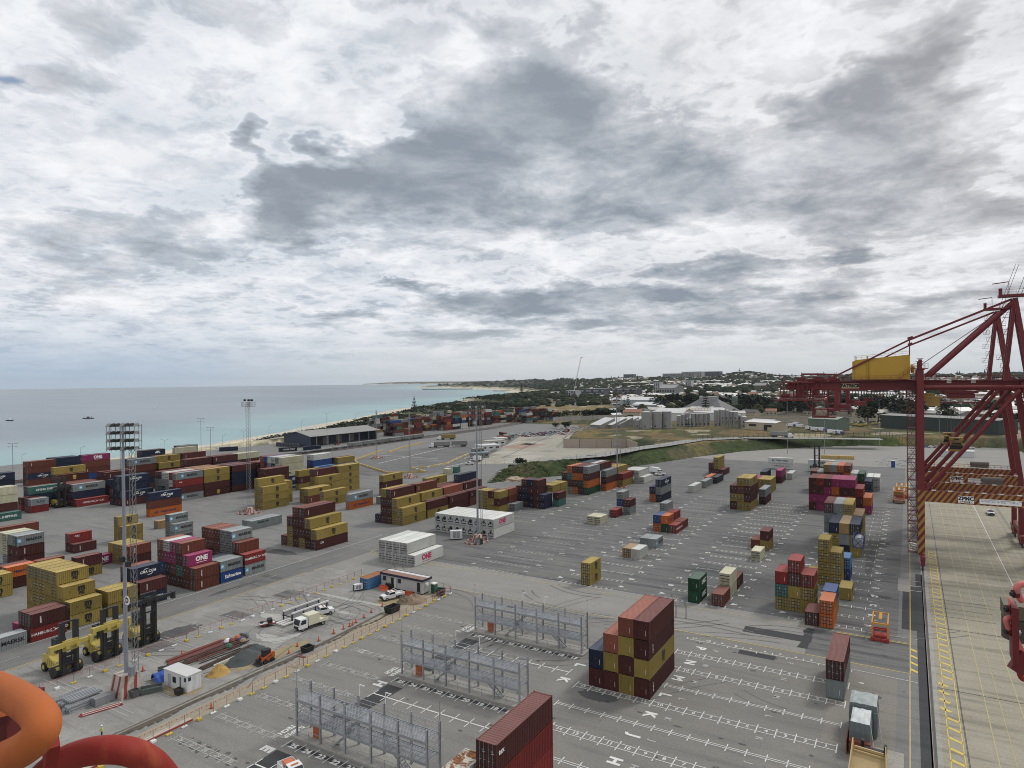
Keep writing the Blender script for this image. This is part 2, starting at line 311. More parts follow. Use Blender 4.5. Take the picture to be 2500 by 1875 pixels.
def side_marks(parent, size, logo, colr, H):
    """print on the +X side; logo code"""
    w = CW/2+.012; L = LC[size]; rot = (R(90), 0, R(90)); s = 1.0 if size == 40 else .78
    def T(txt, sz, m, y, z, name='lettering', off=.025, rr=None): link(name, text_mesh(txt, sz, m, off), parent, (w, y, z), rot=rr or rot)
    zc_ = H*.52
    if logo == 'M':
        if colr == 'w' : T('MAERSK', 1.35*s, M_BLACK, .9*s, zc_)
        else: T('MAERSK', 1.3*s, M_BLACK, 1.0*s, zc_)
        k = ('star', s)
        if k not in _cm:
            b = MB(); b.box(0, .012, -.6*s, .6*s, -.6*s, .6*s); b.m = 1
            pts = []
            for i in range(14):
                r = (.5 if i % 2 == 0 else .2)*s; a = math.pi*i/7+math.pi/2; pts.append((.02, r*math.cos(a), r*math.sin(a)))
            b.add(pts+[(.02,0,0)], [(14, i, (i+1) % 14) for i in range(14)]); _cm[k] = b.mesh('star_emblem', [M_SKYB, M_WHITE])
        link('star_emblem', _cm[k], parent, (w-.006, -3.3*s, zc_))
    elif logo == 'Y' or logo == 'G0':
        m = M_BLACK if logo == 'Y' else M_GOLD
        T('m', 1.75, m, .5*s, zc_+.42, off=.06); T('sc', 1.25, m, .5*s, zc_-.52, off=.06)
        T('|||||', .28, M_BLACK if logo == 'Y' else M_GOLD, -L/2+1.3, zc_, rr=(R(90), R(90), R(90)), off=.01)
    elif logo == 'C':
        T('CMA CGM', 1.0*s, M_WHITE, .3, zc_)
        k = ('arc', s)
        if k not in _cm:
            b = MB()
            for sg in (-1, 1):
                for i in range(8):
                    a0 = math.pi*(.15+.05*i); a1 = math.pi*(.15+.05*(i+1)); th = .09*math.sin(math.pi*(i+.5)/8)+.03
                    def pp(a, r): return (0, -sg*(r*math.cos(a))*1.5*s-.0, sg*((r*math.sin(a))*.85*s))
                    b.quad(pp(a0, 1.0), pp(a1, 1.0), pp(a1, 1.0+th*1.6), pp(a0, 1.0+th*1.6))
            _cm[k] = b.mesh('arc_emblem', M_WHITE)
        link('arc_emblem', _cm[k], parent, (w+.004, .3, zc_))
    elif logo == 'P': T('ONE', 1.9*s, M_WHITE, .3, zc_+.1, off=.05); link('underline', cmesh2('ul', s, M_WHITE), parent, (w, .3, zc_-1.0*s))
    elif logo == 'W': T('ONE', 1.9*s, M_CRIM, -1.2, zc_+.15, off=.05); link('underline', cmesh2('ul', s, M_CRIM), parent, (w, -1.2, zc_-.95*s))
    elif logo == 'H':
        m = M_NAVYP; T('Hapag-Lloyd', 1.15*s, m, .9*s, zc_, off=.03)
        k = ('hl', s)
        if k not in _cm:
            b = MB()
            for y in (0, .75): b.add([(0,(y+a)*s,z*s) for a, z in ((0,0),(.45,.45),(.75,.45),(.55,0),(.75,-.45),(.45,-.45))], [(0,5,4,3),(0,3,2,1)])
            _cm[k] = b.mesh('wedge_emblem', m)
        link('wedge_emblem', _cm[k], parent, (w+.004, -4.4*s, zc_))
    elif logo == 'S':
        m = M_WHITE if colr != 'w' else M_NAVYP
        T('HAMBURG', .95*s, m, -1.6*s, zc_, off=.01); T('SUD', .95*s, m, 3.4*s, zc_, off=.01)
        k = ('swoosh', s, m.name)
        if k not in _cm:
            b = MB(); b.add([(0,-.8*s,-.5*s),(0,.1*s,-.05*s),(0,-.5*s,.55*s),(0,.35*s,.1*s),(0,1.1*s,.35*s),(0,.4*s,-.1*s)], [(0,1,5),(1,3,5),(1,2,3),(3,4,5)]); _cm[k] = b.mesh('swallow_emblem', m)
        link('swallow_emblem', _cm[k], parent, (w+.004, 1.3*s, zc_))
    elif logo == 'K': T('K LINE', 1.3*s, M_WHITE, .3, zc_)
    elif logo == 'T': T('CHINA SHIPPING', 1.15, M_WHITE, .4, zc_)
    elif logo == 'A': T('APL', 1.5, M_WHITE, 2.0, zc_, off=.05)
    elif logo == 'CAI': T('CAI', .8, M_WHITE, -L/2+2.0, zc_+.4)
    elif logo == 'TEX': T('tex', .8, M_WHITE, -L/2+1.0, zc_+.4)
    elif logo == 'ML': T('MAERSK LINE', .75, M_BLACK, -1.6, zc_+.5)
    elif logo == 'SM': T('Safmarine', 1.15, M_WHITE, .3, zc_)
    elif logo == 'UA': T('UASC', 1.3, M_WHITE, .6, zc_)
    elif logo == 'O': T('OSC', 1.0, M_BLACK, -2, zc_, off=.05)
    elif logo == 'NOL': T('N.O.L', 1.1, M_NAVYP, .3, zc_)
    elif logo == 'RW': T('ROYAL WOLF', 1.2, M_WHITE, .6, zc_)
    elif logo == 'U':
        k = ('dia',)
        if k not in _cm:
            b = MB(); b.add([(0,-1.3,0),(0,0,-.75),(0,1.3,0),(0,0,.75),(0,-.9,0),(0,0,-.5),(0,.9,0),(0,0,.5)], [(0,1,5,4),(1,2,6,5),(2,3,7,6),(3,0,4,7)]); b.add([(.0,-.6,-.12),(.0,.6,-.12),(.0,.6,.12),(.0,-.6,.12)], [(0,1,2,3)]); _cm[k] = b.mesh('diamond_emblem', M_WHITE)
        link('diamond_emblem', _cm[k], parent, (w+.004, .3, zc_))
    elif logo == 'V':
        k = ('vert',)
        if k not in _cm:
            b = MB(); rr = random.Random(3)
            for i in range(7): b.box(0, .008, -.13, .13, i*.2, i*.2+.06+.06*rr.random()); b.box(0, .008, -.13, -.05, i*.2, i*.2+.16)
            _cm[k] = b.mesh('code_marks', M_WHITE)
        link('code_marks', _cm[k], parent, (w, -L/2+1.6, H*.25)); 
def cmesh2(kind, s, m):
    k = (kind, s, m.name)
    if k not in _cm:
        b = MB(); b.box(0, .01, -1.7*s, 1.7*s, 0, .12*s); _cm[k] = b.mesh('underline', m)
    return _cm[k]
LOGOCOL = {'Y':'Y','M':'m','C':'n','P':'p','W':'w','H':'o','S':'r','K':'r','T':'t','A':'n','U':'u','G':'g','X':'B','Z':'w','V':'w','I':'B','L':'m','F':'u','O':'c','N':'m','E':'B','Q':'w','R':'r','D':'d'}
CNT = [0, 0]; USED = {}
TIER = ['bottom','second tier','third tier','fourth tier']
def container_now(code, size, loc, exp_side, exp_top, exp_front, label, H=None, rz=0, door=None, far=False):
    """code: letter of the livery; capital letters carry print on the long side"""
    CNT[0] += 1
    H = H or (HC if size == 40 else 2.62)
    colr = LOGOCOL.get(code, code)
    if code in 'Bbk' : colr = code
    if code == 'y': colr = 'Y'
    if code == 'q': colr = 'w'
    if code == 'z': colr = 'm'
    nm = CC[colr][0]
    t = thing('shipping_container', label, 'container', loc, rz, 'shipping containers standing in the terminal yard')
    reef = code in 'WVZqQ'
    body = link('body', cmesh('rbody' if reef else 'body', size, colr, H), t)
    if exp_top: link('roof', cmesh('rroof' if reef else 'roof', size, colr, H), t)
    rnd = random.Random(int(loc[0]*13+loc[1]*7+loc[2]*31))
    if exp_front:
        if door == 'unit': link('cooling_unit', cmesh('unit' if rnd.random() < .6 else 'unit2', size, colr, H), t)
        elif door or (door is None and rnd.random() < .55):
            for k in (0, 1):
                d = link('door', cmesh('door', size, colr, H), t, (-1.07+k*1.07, 0, 0))
                if not far: link('lock_rod', cmesh('lock_rod', size, colr, H), d)
        else: link('end_wall', cmesh('end_wall', size, colr, H), t)
    if exp_side:
        lg = {'Y':'Y','M':'M','C':'C','P':'P','W':'W','H':'H','S':'S','K':'K','T':'T','A':'A','U':'U','G':'UA','X':'TEX','V':'M','I':'CAI','L':'ML','F':'SM','O':'O','N':'NOL','E':'G0','R':'CAI','Q':'H','D':'RW'}.get(code)
        if code in 'Bb' and rnd.random() < .65: lg = 'V'
        if lg: side_marks(body, size, lg, colr, H)
    return t
def block(desc, near, rows, size=40, door=None, H=None, gapx=2.49, far=False):
    """near: ground corner (x,y) at the near right; rows: list of (dy, columns-to-the-right offset, 'tiers tiers ...' right to left, row phrase)"""
    L = LC[size]; Hh = H or (HC if size == 40 else 2.62)
    parsed = []
    for row in rows:
        dy, off, s = row[:3]; parsed.append((dy, off, s.split(), row[3] if len(row) > 3 else ''))
    for ri, (dy, off, cols_, ph) in enumerate(parsed):
        def hgt(mode, c):
            best = 0
            for rj, (dj, o, cc, _p) in enumerate(parsed):
                if mode == 'side' and abs(dj-dy) > 1.0: continue
                if mode == 'front' and not (L*.6 < dy-dj < L+1.4): continue
                i = int(round(c-o)); 
                if abs(c-o-i) < .35 and 0 <= i < len(cc): best = max(best, len(cc[i]))
            return best
        for i, tiers in enumerate(cols_):
            c = i+off
            for t, code in enumerate(tiers):
                if code == '.': continue
                es = hgt('side', c-1) <= t; et = t == len(tiers)-1; ef = hgt('front', c) <= t
                if not (es or et or ef): continue
                x = near[0]-CW/2-c*gapx; y = near[1]+dy+L/2
                tw = 'only' if len(tiers) == 1 else ('top' if et else TIER[t])
                colr = LOGOCOL.get(code, code)
                if code == 'y': colr = 'Y'
                if code == 'q': colr = 'w'
                if code == 'z': colr = 'm'
                many = len(cols_) > 1
                nm = CC[colr][0]
                txt = ' lettered' if (es and code in LOGOCOL and code not in 'Z') else ''
                lab = '%s%s container, %s%s%s, %s' % (nm, txt, {'only':'alone on the ground','top':'top of column'}.get(tw, tw), ((', %s from right' % ORD(i)) if i < len(cols_)-1 else ', leftmost') if many and i > 0 else (', rightmost' if many else ''), (' '+ph) if ph else '', desc)
                lab = lab.replace(',  ', ', ')
                ws = lab.split()
                if len(ws) > 16: lab = ' '.join(lab.replace(' lettered','').replace('top of column','top').split()[:16])
                zz_ = t*(Hh+.012)
                area = (Hh*L*abs(x)*(.5 if es else 0) + Hh*2.4*y*(.6 if ef else 0) + L*2.4*(44-zz_)*.8*(1 if et else 0))
                QUEUE.append((visible_share((x,y,zz_), size, Hh)**3*area*(1 if (es or ef or et) else 0), (code, size, (x, y, zz_), es, et, ef, lab, Hh, 0, door, far)))

QUEUE = []
def visible_share(loc, size, tier_h):
    v = Vector((loc[0], loc[1], loc[2]+1.3))-CAM; d = v.dot(CF)
    if d < 5: return 0
    u, w_ = v.dot(CR)/d*1629.7, v.dot(CU)/d*1629.7
    if abs(u) > 1250+9*1629/d or w_ < -937.5-5*1629/d: return 0
    return 1/d
MASSC = MB(); MASSM = []
def container_mass(code, size, loc, es, et, ef, H, door):
    """merge one container into the joined remainder"""
    colr = LOGOCOL.get(code, code)
    if code in 'Bbk': colr = code
    colr = {'y':'Y','q':'w','z':'m'}.get(code, colr); reef = code in 'WVZqQ'
    ms = [('rbody' if reef else 'body', 0)]
    if et: ms.append(('rroof' if reef else 'roof', 0))
    if ef: ms += [('unit' if (loc[0]*5+loc[2]) % 2 < 1.2 else 'unit2', 0)] if door == 'unit' else ([('door', -1.07), ('door', 0)] if door or (door is None and (loc[0]*7+loc[1]*3) % 2 < 1.1) else [('end_wall', 0)])
    for k, dx_ in ms:
        me_ = cmesh(k, size, colr, H); mp = []
        for m_ in me_.materials:
            if m_ not in MASSM: MASSM.append(m_)
            mp.append(MASSM.index(m_))
        o = len(MASSC.v); MASSC.v += [(v.co.x+loc[0]+dx_, v.co.y+loc[1], v.co.z+loc[2]) for v in me_.vertices]
        for p in me_.polygons: MASSC.f.append(tuple(o+q for q in p.vertices)); MASSC.mi.append(mp[p.material_index]); MASSC.smooth.append(False)
def container(code, size, loc, *a, **k): return container_now(code, size, loc, *a, **k)
def flush_queue(limit):
    q = sorted(QUEUE, key=lambda e: -e[0])
    for i, (s_, a) in enumerate(q):
        if s_ > 0 and i < limit: container_now(*a)
        elif s_ > 0:
            code, size, loc, es, et, ef, lab, Hh, rz, door, far = a; container_mass(code, size, loc, es, et, ef, Hh, door)

# ------------------------------------------------------------------ terrain, sea, pavements
COAST = [(-520,-400),(-505,0),(-490,195),(-488,261),(-516,351),(-576,493),(-613,546),(-704,744),(-830,960),(-905,1180),(-1007,1480),(-1046,1668),(-1095,1847),(-1292,2186),(-1633,2679),(-2044,3173),(-2350,3420),(-3133,4150),(-3500,4240),
         (-3700,4800),(-4545,6177),(-5468,7708),(-6200,8700),(-7400,9300),(-9500,9800),(-11000,9900)]
def seg_d(px, py, a, b):
    vx, vy = b[0]-a[0], b[1]-a[1]; t = max(0, min(1, ((px-a[0])*vx+(py-a[1])*vy)/(vx*vx+vy*vy)))
    return math.hypot(px-a[0]-t*vx, py-a[1]-t*vy), vx*(py-a[1])-vy*(px-a[0])
def coast_d(x, y):
    best = None
    for a, b in zip(COAST[:-1], COAST[1:]):
        d, s_ = seg_d(x, y, a, b)
        if best is None or d < best[0]: best = (d, s_)
    return best[0]*(1 if best[1] < 0 else -1)       # positive on land
def inpoly(x, y, P_):
    c = False; n = len(P_); j = n-1
    for i in range(n):
        xi, yi = P_[i]; xj, yj = P_[j]
        if (yi > y) != (yj > y) and x < (xj-xi)*(y-yi)/(yj-yi)+xi: c = not c
        j = i
    return c
PLAT = [(-176,262),(-153,305),(-134,352),(-118,405),(-98,452),(-66,492),(-24,516),(40,530),(120,470),(200,380),(2000,300),(2500,4000),(-1500,4000),(-300,900),(-276,620),(-238,520),(-235,489),(-221,451),(-209,421),(-168,440),(-149,414),(-147,374),(-155,346),(-162,329),(-178,303)]
def pdist(x, y, P_):
    d = min(seg_d(x, y, P_[i], P_[(i+1) % len(P_)])[0] for i in range(len(P_))); return d if inpoly(x, y, P_) else -d
def sst(a, b, x): t = max(0, min(1, (x-a)/(b-a))); return t*t*(3-2*t)
YARD = [(-470,-60),(60,-60),(60,540),(-30,520),(-60,492),(-92,448),(-112,402),(-128,350),(-146,305),(-170,262),(-179,304),(-163,331),(-156,348),(-150,374),(-152,414),(-169,441),(-209,422),(-222,451),(-236,489),(-239,520),(-282,600),(-300,640),(-420,640),(-440,470),(-432,330),(-440,200)]
def height(x, y):
    cd = coast_d(x, y) if (x < -300 or y > 1200) else 200
    if cd < 0: return max(-12, -4+cd*.06)
    d = math.hypot(x, y)
    beach = -4+3.6*sst(0, 45, cd)+3.0*sst(40, 80, cd)*(1-sst(90, 150, cd)*.9)*(1 if y > 60 else .4)
    base = 0.0
    if inpoly(x, y, YARD): return -.6
    pd = pdist(x, y, PLAT) if y < 1200 else 99
    up = 6*sst(-8, 12, pd) if (x > -180 or y > 530) else 6*sst(0, 3, pd)
    far = 0
    if d > 650:
        nz = noise.fractal(Vector((x*.0011, y*.0011, 0)), 1, 2, 3)
        inland = sst(60, 700, cd) if cd < 700 else 1
        far = (sst(800, 3300, d)*31*inland + nz*9*sst(900, 2500, d)*inland)
        az = math.degrees(math.atan2(x, y)); b = az-(-11.5)
        far += 24*math.exp(-(b/1.9)**2)*sst(2500, 3300, d)
        up = max(up, 6*sst(600, 900, y)*inland)
        if d > 5200: far = far*(1-sst(4600, 6500, d)*.55) if az > -28 else far*.75
        far += 6*sst(100, 260, cd)*sst(1200, 2000, d)
    return min(beach, 0) + (up if cd > 60 else 0) + far + (max(beach, 0) if cd < 160 else 0)
naz, nr = 340, 300
mb = MB(); cols_ = []; vs = []
lc = []
def terr_col(x, y, h):
    cd = coast_d(x, y) if (x < -300 or y > 1200) else 300
    d = math.hypot(x, y); nz = noise.fractal(Vector((x*.02, y*.02, 3)), 1, 2, 4); nf = noise.fractal(Vector((x*.004, y*.004, 5)), 1, 2, 4)
    if ((x+478)/120)**2+((y-960)/170)**2 < 1: return (.20, .155, .08) if nz > -.3 else (.36, .31, .22)
    if cd < 45: return (.56, .52, .42)
    if d > 1500 and cd > 150: return (.045+.02*nz, .055+.02*nz, .035) if nf < .35 else (.16, .15, .11)
    if cd < 75+nz*25: return (.42, .38, .28)
    if cd < 170: return (.07, .075, .04) if nz < .2 else (.24, .21, .14)
    if pdist(x, y, PLAT) > 10 and y < 640:
        return (.17, .125, .06) if nz+.5*nf > .08 else ((.085, .085, .04) if nz > -.3 else (.30, .26, .18))
    if x < -200 and y < 900: return (.16, .125, .065) if nz > .1 else (.075, .078, .04)
    if pdist(x, y, PLAT) > -12 and y < 560: return (.045, .06, .024) if nz < .3 else (.10, .09, .045)
    return (.12, .11, .08)
idx = {}
az0, az1 = R(-72), R(12)
rs = []
r = 60.0
while r < 13600 and len(rs) < nr:
    rs.append(r); r *= 1.03 if not 230 < r < 640 else 1.011
for j, r in enumerate(rs):
    for i in range(naz+1):
        a = az0+(az1-az0)*i/naz; x = r*math.sin(a); y = r*math.cos(a); h = height(x, y)
        vs.append((x, y, h)); lc.append(terr_col(x, y, h))
fs = []
for j in range(len(rs)-1):
    for i in range(naz):
        k = j*(naz+1)+i
        if min(vs[k][2], vs[k+1][2], vs[k+naz+1][2], vs[k+naz+2][2]) > -11: fs.append((k, k+1, k+naz+2, k+naz+1))
me = bpy.data.meshes.new('terrain'); me.from_pydata(vs, [], fs)
ca = me.color_attributes.new('ground_cover', 'FLOAT_COLOR', 'POINT')
ca.data.foreach_set('color', [c for t in lc for c in (*t, 1)])
me.polygons.foreach_set('use_smooth', [True]*len(me.polygons))
mt = bpy.data.materials.new('ground_cover'); mt.use_nodes = True; t = NT(mt.node_tree)
o_ = t.n('ShaderNodeOutputMaterial'); b_ = t.n('ShaderNodeBsdfPrincipled'); t.link(b_.outputs[0], o_.inputs[0])
at = t.n('ShaderNodeAttribute'); at.attribute_name = 'ground_cover'
pos = t.n('ShaderNodeNewGeometry').outputs['Position']
nn = t.ramp(t.noise(pos, .25, 8, .7), .3, .75, .55, 1.35); nn2 = t.ramp(t.noise(pos, .03, 5, .6), .3, .7, .8, 1.2)
t.link(t.mix(1.0, at.outputs[0], t.comb(t.m('MULTIPLY', nn, nn2), t.m('MULTIPLY', nn, nn2), t.m('MULTIPLY', nn, 1.0)), 'MULTIPLY'), b_.inputs['Base Color'])
b_.inputs['Roughness'].default_value = .95; b_.inputs['Specular IOR Level'].default_value = .1
bn = t.n('ShaderNodeBump'); bn.inputs['Strength'].default_value = .5; bn.inputs['Distance'].default_value = .6; t.link(t.noise(pos, .5, 8, .7), bn.inputs['Height']); t.link(bn.outputs[0], b_.inputs['Normal'])
me.materials.append(mt); terrain = link('terrain', me); terrain['kind'] = 'structure'
# land continues on every side of the view at yard level
b = MB(); b.quad((-470,-60,-.7),(-470,-3000,-.7),(3000,-3000,-.7),(3000,-60,-.7)); b.quad((60,-60,-.75),(3000,-60,-.75),(3000,560,-.75),(60,560,-.75))
struct('land', b, mat('bare_land', (.16,.15,.12), .95, dscale=.05, dirt=.4, dcol=(.07,.08,.04)))
# sea: fan out to the true horizon distance
SEA = 13050.0
vs = []; fs = []; lc = []
srs = [0.0, 40.0]
r = 200.0
while r < SEA: srs.append(r); r *= 1.05
srs.append(SEA); na = 140; a0, a1 = R(-180), R(12)
for r in srs:
    for i in range(na+1):
        a = a0+(a1-a0)*i/na; x = r*math.sin(a); y = r*math.cos(a); vs.append((x, y, -4)); cd = -coast_d(x, y)
        s_ = 1-sst(0, 230+r*.10, cd); lc.append((s_, s_, s_))
for j in range(len(srs)-1):
    for i in range(na): k = j*(na+1)+i; fs.append((k, k+1, k+na+2, k+na+1))
me = bpy.data.meshes.new('sea'); me.from_pydata(vs, [], fs)
ca = me.color_attributes.new('shallows', 'FLOAT_COLOR', 'POINT'); ca.data.foreach_set('color', [c for t_ in lc for c in (*t_, 1)])
mt = bpy.data.materials.new('sea_water'); mt.use_nodes = True; t = NT(mt.node_tree)
o_ = t.n('ShaderNodeOutputMaterial'); b_ = t.n('ShaderNodeBsdfPrincipled'); t.link(b_.outputs[0], o_.inputs[0])
at = t.n('ShaderNodeAttribute'); at.attribute_name = 'shallows'; sh = t.sep(at.outputs[0])[0]
pos = t.n('ShaderNodeNewGeometry').outputs['Position']
pn = t.noise(t.v('MULTIPLY', pos, (.0011, .0035, .001)), 1.0, 5, .6)
c1 = t.mix(t.ramp(pn, .35, .65), (.135, .18, .215), (.19, .235, .27))
c2 = t.mix(t.ramp(pn, .4, .6), (.17, .30, .315), (.235, .37, .37))
t.link(t.mix(t.ramp(sh, .05, .95), c1, c2), b_.inputs['Base Color'])
b_.inputs['Roughness'].default_value = .32; b_.inputs['IOR'].default_value = 1.33
bn = t.n('ShaderNodeBump'); bn.inputs['Strength'].default_value = .55; bn.inputs['Distance'].default_value = 1.2
t.link(t.noise(t.v('MULTIPLY', pos, (.12, .22, .2)), 1.0, 5, .6), bn.inputs['Height']); t.link(bn.outputs[0], b_.inputs['Normal'])
me.materials.append(mt); link('sea', me)['kind'] = 'structure'

def pave(name, base, dark, light, streak='x', rough=.85, amt=.5, sc_=1.0):
    base, dark, light = (tuple(v*k_ for v in c_) for c_, k_ in ((base, .86), (dark, .80), (light, .90)))
    m = bpy.data.materials.new(name); m.use_nodes = True; t = NT(m.node_tree)
    o_ = t.n('ShaderNodeOutputMaterial'); b_ = t.n('ShaderNodeBsdfPrincipled'); t.link(b_.outputs[0], o_.inputs[0])
    pos = t.n('ShaderNodeNewGeometry').outputs['Position']
    s1 = (.035, .55, 1) if streak == 'x' else (.5, .03, 1)
    a = t.noise(t.v('MULTIPLY', pos, s1), 1*sc_, 8, .68, .3); g_ = t.noise(pos, .11*sc_, 8, .62, .2); f = t.noise(pos, 3.2, 8, .8); st = t.noise(pos, .6, 6, .7, .5)
    c = t.mix(t.ramp(a, .46, .66, 0, amt), base, dark); c = t.mix(t.ramp(g_, .45, .75, 0, .55), c, light)
    c = t.mix(t.ramp(st, .60, .74, 0, .65), c, (dark[0]*.6, dark[1]*.6, dark[2]*.6))
    v = t.ramp(f, .25, .75, .78, 1.2); c = t.mix(1.0, c, t.comb(v, v, v), 'MULTIPLY')
    t.link(c, b_.inputs['Base Color']); b_.inputs['Roughness'].default_value = rough; b_.inputs['Specular IOR Level'].default_value = .25
    bn = t.n('ShaderNodeBump'); bn.inputs['Strength'].default_value = .2; bn.inputs['Distance'].default_value = .02; t.link(f, bn.inputs['Height']); t.link(bn.outputs[0], b_.inputs['Normal'])
    return m
A_MID = pave('weathered_asphalt', (.205,.205,.20), (.12,.12,.12), (.245,.24,.23))
A_LIT = pave('worn_pale_asphalt', (.275,.27,.25), (.21,.205,.195), (.32,.31,.285), amt=.4)
A_DRK = pave('fresh_dark_asphalt', (.055,.057,.06), (.035,.035,.038), (.085,.085,.085))
A_GRY = pave('yard_asphalt_grey', (.165,.166,.163), (.075,.076,.078), (.205,.203,.195), amt=.8)
A_LFT = pave('left_yard_asphalt', (.215,.215,.21), (.13,.13,.13), (.27,.265,.25), amt=.5)
CONC = pave('quay_concrete', (.345,.32,.25), (.20,.19,.15), (.40,.375,.30), amt=.75)
SAND = pave('sandy_strip', (.335,.30,.225), (.22,.195,.15), (.40,.375,.31), streak='y', amt=.7)
DUST = pave('dusty_slab', (.27,.265,.25), (.17,.165,.155), (.42,.41,.39), amt=.5, sc_=1.6)
def sheet(name, poly, m, lay=0, label=None):
    b = MB(); n = len(poly); z = .004*lay
    b.add([(p[0], p[1], z) for p in poly], [tuple(range(n))]); return struct(name, b, m)
def rect(x0, y0, x1, y1): return [(x0,y0),(x1,y0),(x1,y1),(x0,y1)]
sheet('yard', YARD, A_MID, 0)
sheet('road', rect(-142,-60,-131,141.6), pave('road_asphalt', (.185,.185,.18), (.12,.12,.12), (.23,.225,.21), streak='y'), 2)
sheet('pavement', rect(-470,-60,-142,210), A_LFT, 1)
sheet('pavement', [(-131,125),(-16,125),(-16,141.3),(-60,141.5),(-131,141.3)], A_LIT, 1)
sheet('pavement', rect(-131,-60,-91,125), DUST, 1)
sheet('pavement', rect(-88.4,-60,-46,125), pave('reefer_yard_asphalt', (.225,.22,.205), (.16,.155,.15), (.26,.25,.23)), 1)
sheet('pavement', rect(-46,-60,-2.2,125), pave('near_yard_asphalt', (.215,.208,.19), (.15,.145,.135), (.25,.24,.215)), 1)
sheet('pavement', rect(-131,141.5,-2.2,400), A_GRY, 1)
sheet('pavement', rect(-16,125,-.4,141.4), A_GRY, 2)
sheet('pavement', rect(-10.5,96,-1.9,121), pave('repaired_slab', (.24,.225,.20), (.17,.16,.145), (.27,.25,.23)), 2)
sheet('pavement', rect(-131,400,60,520), A_LIT, 1)
sheet('pavement', rect(-300,255,-214,455), A_GRY, 1)
sheet('quay', rect(3.3,-60,36,440), CONC, 3)
# dark strip beside the crane rail, rail slot, and rail
sheet('road_strip', rect(.9,-60,2.25,188), A_DRK, 4)
sheet('road_strip', rect(-1.6,146,2.25,176), A_DRK, 2)
RAIL = mat('rusty_rail_steel', (.11,.09,.08), .6, .3)
b = MB(); b.box(2.35,2.5,-60,440,-.1,.03); b.box(2.62,2.7,-60,440,-.1,.03); b.box(2.54,2.58,-60,440,-.1,.06); struct('crane_rail', b, RAIL)
b = MB(); b.box(26.6,26.68,-60,440,0,.05); b.box(26.3,26.4,-60,440,0,.03); b.box(26.9,27,-60,440,0,.03); struct('crane_rail', b, RAIL)
b = MB(); b.box(2.72,3.3,-60,440,-.3,.016); b.box(2.05,2.33,-60,440,-.3,.016); struct('kerb', b, pave('kerb_concrete', (.36,.35,.32), (.2,.2,.19), (.42,.41,.38)))
b = MB(); b.box(35.6,36.4,-60,440,-4,.25); struct('kerb', b, pave('quay_edge', (.36,.34,.3), (.2,.2,.19), (.42,.41,.38)))
b = MB(); b.box(-3.9,-.4,129.5-39+.0,103.5,.0,.03); struct('slab', MB().box(-4.2,-.9,60,97.5,0,.10), pave('pale_slab', (.37,.355,.31), (.27,.26,.23), (.42,.40,.36)))
struct('slab', MB().box(-2.6,-.2,171.5,182,0,.05), pave('pale_slab_two', (.33,.31,.28), (.26,.25,.23), (.38,.36,.33)))
sheet('patch', rect(-27.5,130.2,-15.6,133.4), A_DRK, 4)
sheet('patch', [(-17.5,127.2),(-15.8,127.2),(-15.8,137.9),(-17,138),(-17.6,136),(-17.1,134),(-17.9,132),(-17.2,130)], A_DRK, 5)
sheet('patch', rect(-26,119.3,-20,121.2), A_DRK, 3)
for a in [(-124,101,-119,106),(-123,87,-117.5,91),(-120,68,-116.8,74),(-139,103,-132.5,118)]: sheet('patch', rect(*a), A_GRY, 4)
for x, y0, y1 in [(-71.3,50,58.8),(-71.3,63.5,80.4),(-71.3,86,102)]: sheet('patch', [(x-.1,y0),(x+2.9,y0),(x+2.9,y1),(x-.1,y1)], A_DRK, 4)
for y in (60.0, 81.7, 103.3): sheet('patch', rect(-71.3,y+.25,-49,y+1.0), A_DRK, 5)
# trench, sand strip, long concrete strip by the works
sheet('sand_strip', [(-91,-60),(-88.0,-60),(-87.9,82),(-89.0,104),(-89.6,122),(-96,122),(-95,106),(-91.3,84)], SAND, 3)
TR = mat('trench_earth', (.10,.085,.065), .95, var=.3, dirt=.6, dscale=2, bump=.5)
b = MB(); b.add([(-93.9,30,.02),(-92.8,30,.02),(-92.4,84,.02),(-94.0,105,.02),(-94.6,105,.02),(-93.3,84,.02)], [(0,1,2,5),(5,2,3,4)]); struct('trench', b, TR)
b = MB(); b.box(-94.25,-94.0,30,84,0,.22); struct('kerb', b, pave('trench_kerb', (.3,.28,.24), (.2,.19,.17), (.35,.33,.3)))
b = MB(); 
for i in range(60):
    y = 30+i*1.25; x = -92.6+.4*math.sin(i*.7); b.add([(x-.3,y,.02),(x+.35,y+.1,.02),(x+.2,y+1.1,.02),(x-.25,y+1.2,.02),(x+.02,y+.6,.16+.07*(i%3))], [(0,1,4),(1,2,4),(2,3,4),(3,0,4)])
struct('spoil_ridge', b, TR, 'stuff', 'low ridge of dug earth along the trench')
def blob(cx, cy, rx, ry, n=26, seed=1, jag=.25):
    rr = random.Random(seed); return [(cx+rx*math.cos(2*math.pi*i/n)*(1-jag+2*jag*rr.random()), cy+ry*math.sin(2*math.pi*i/n)*(1-jag+2*jag*rr.random())) for i in range(n)]
STAIN = pave('dark_stain', (.10,.10,.10), (.06,.06,.06), (.14,.14,.135)); YSAND = pave('yellow_sand_stain', (.33,.265,.15), (.24,.21,.16), (.38,.34,.25), sc_=3); CHALK = pave('chalky_dust', (.42,.42,.40), (.25,.25,.24), (.5,.5,.48), sc_=3)
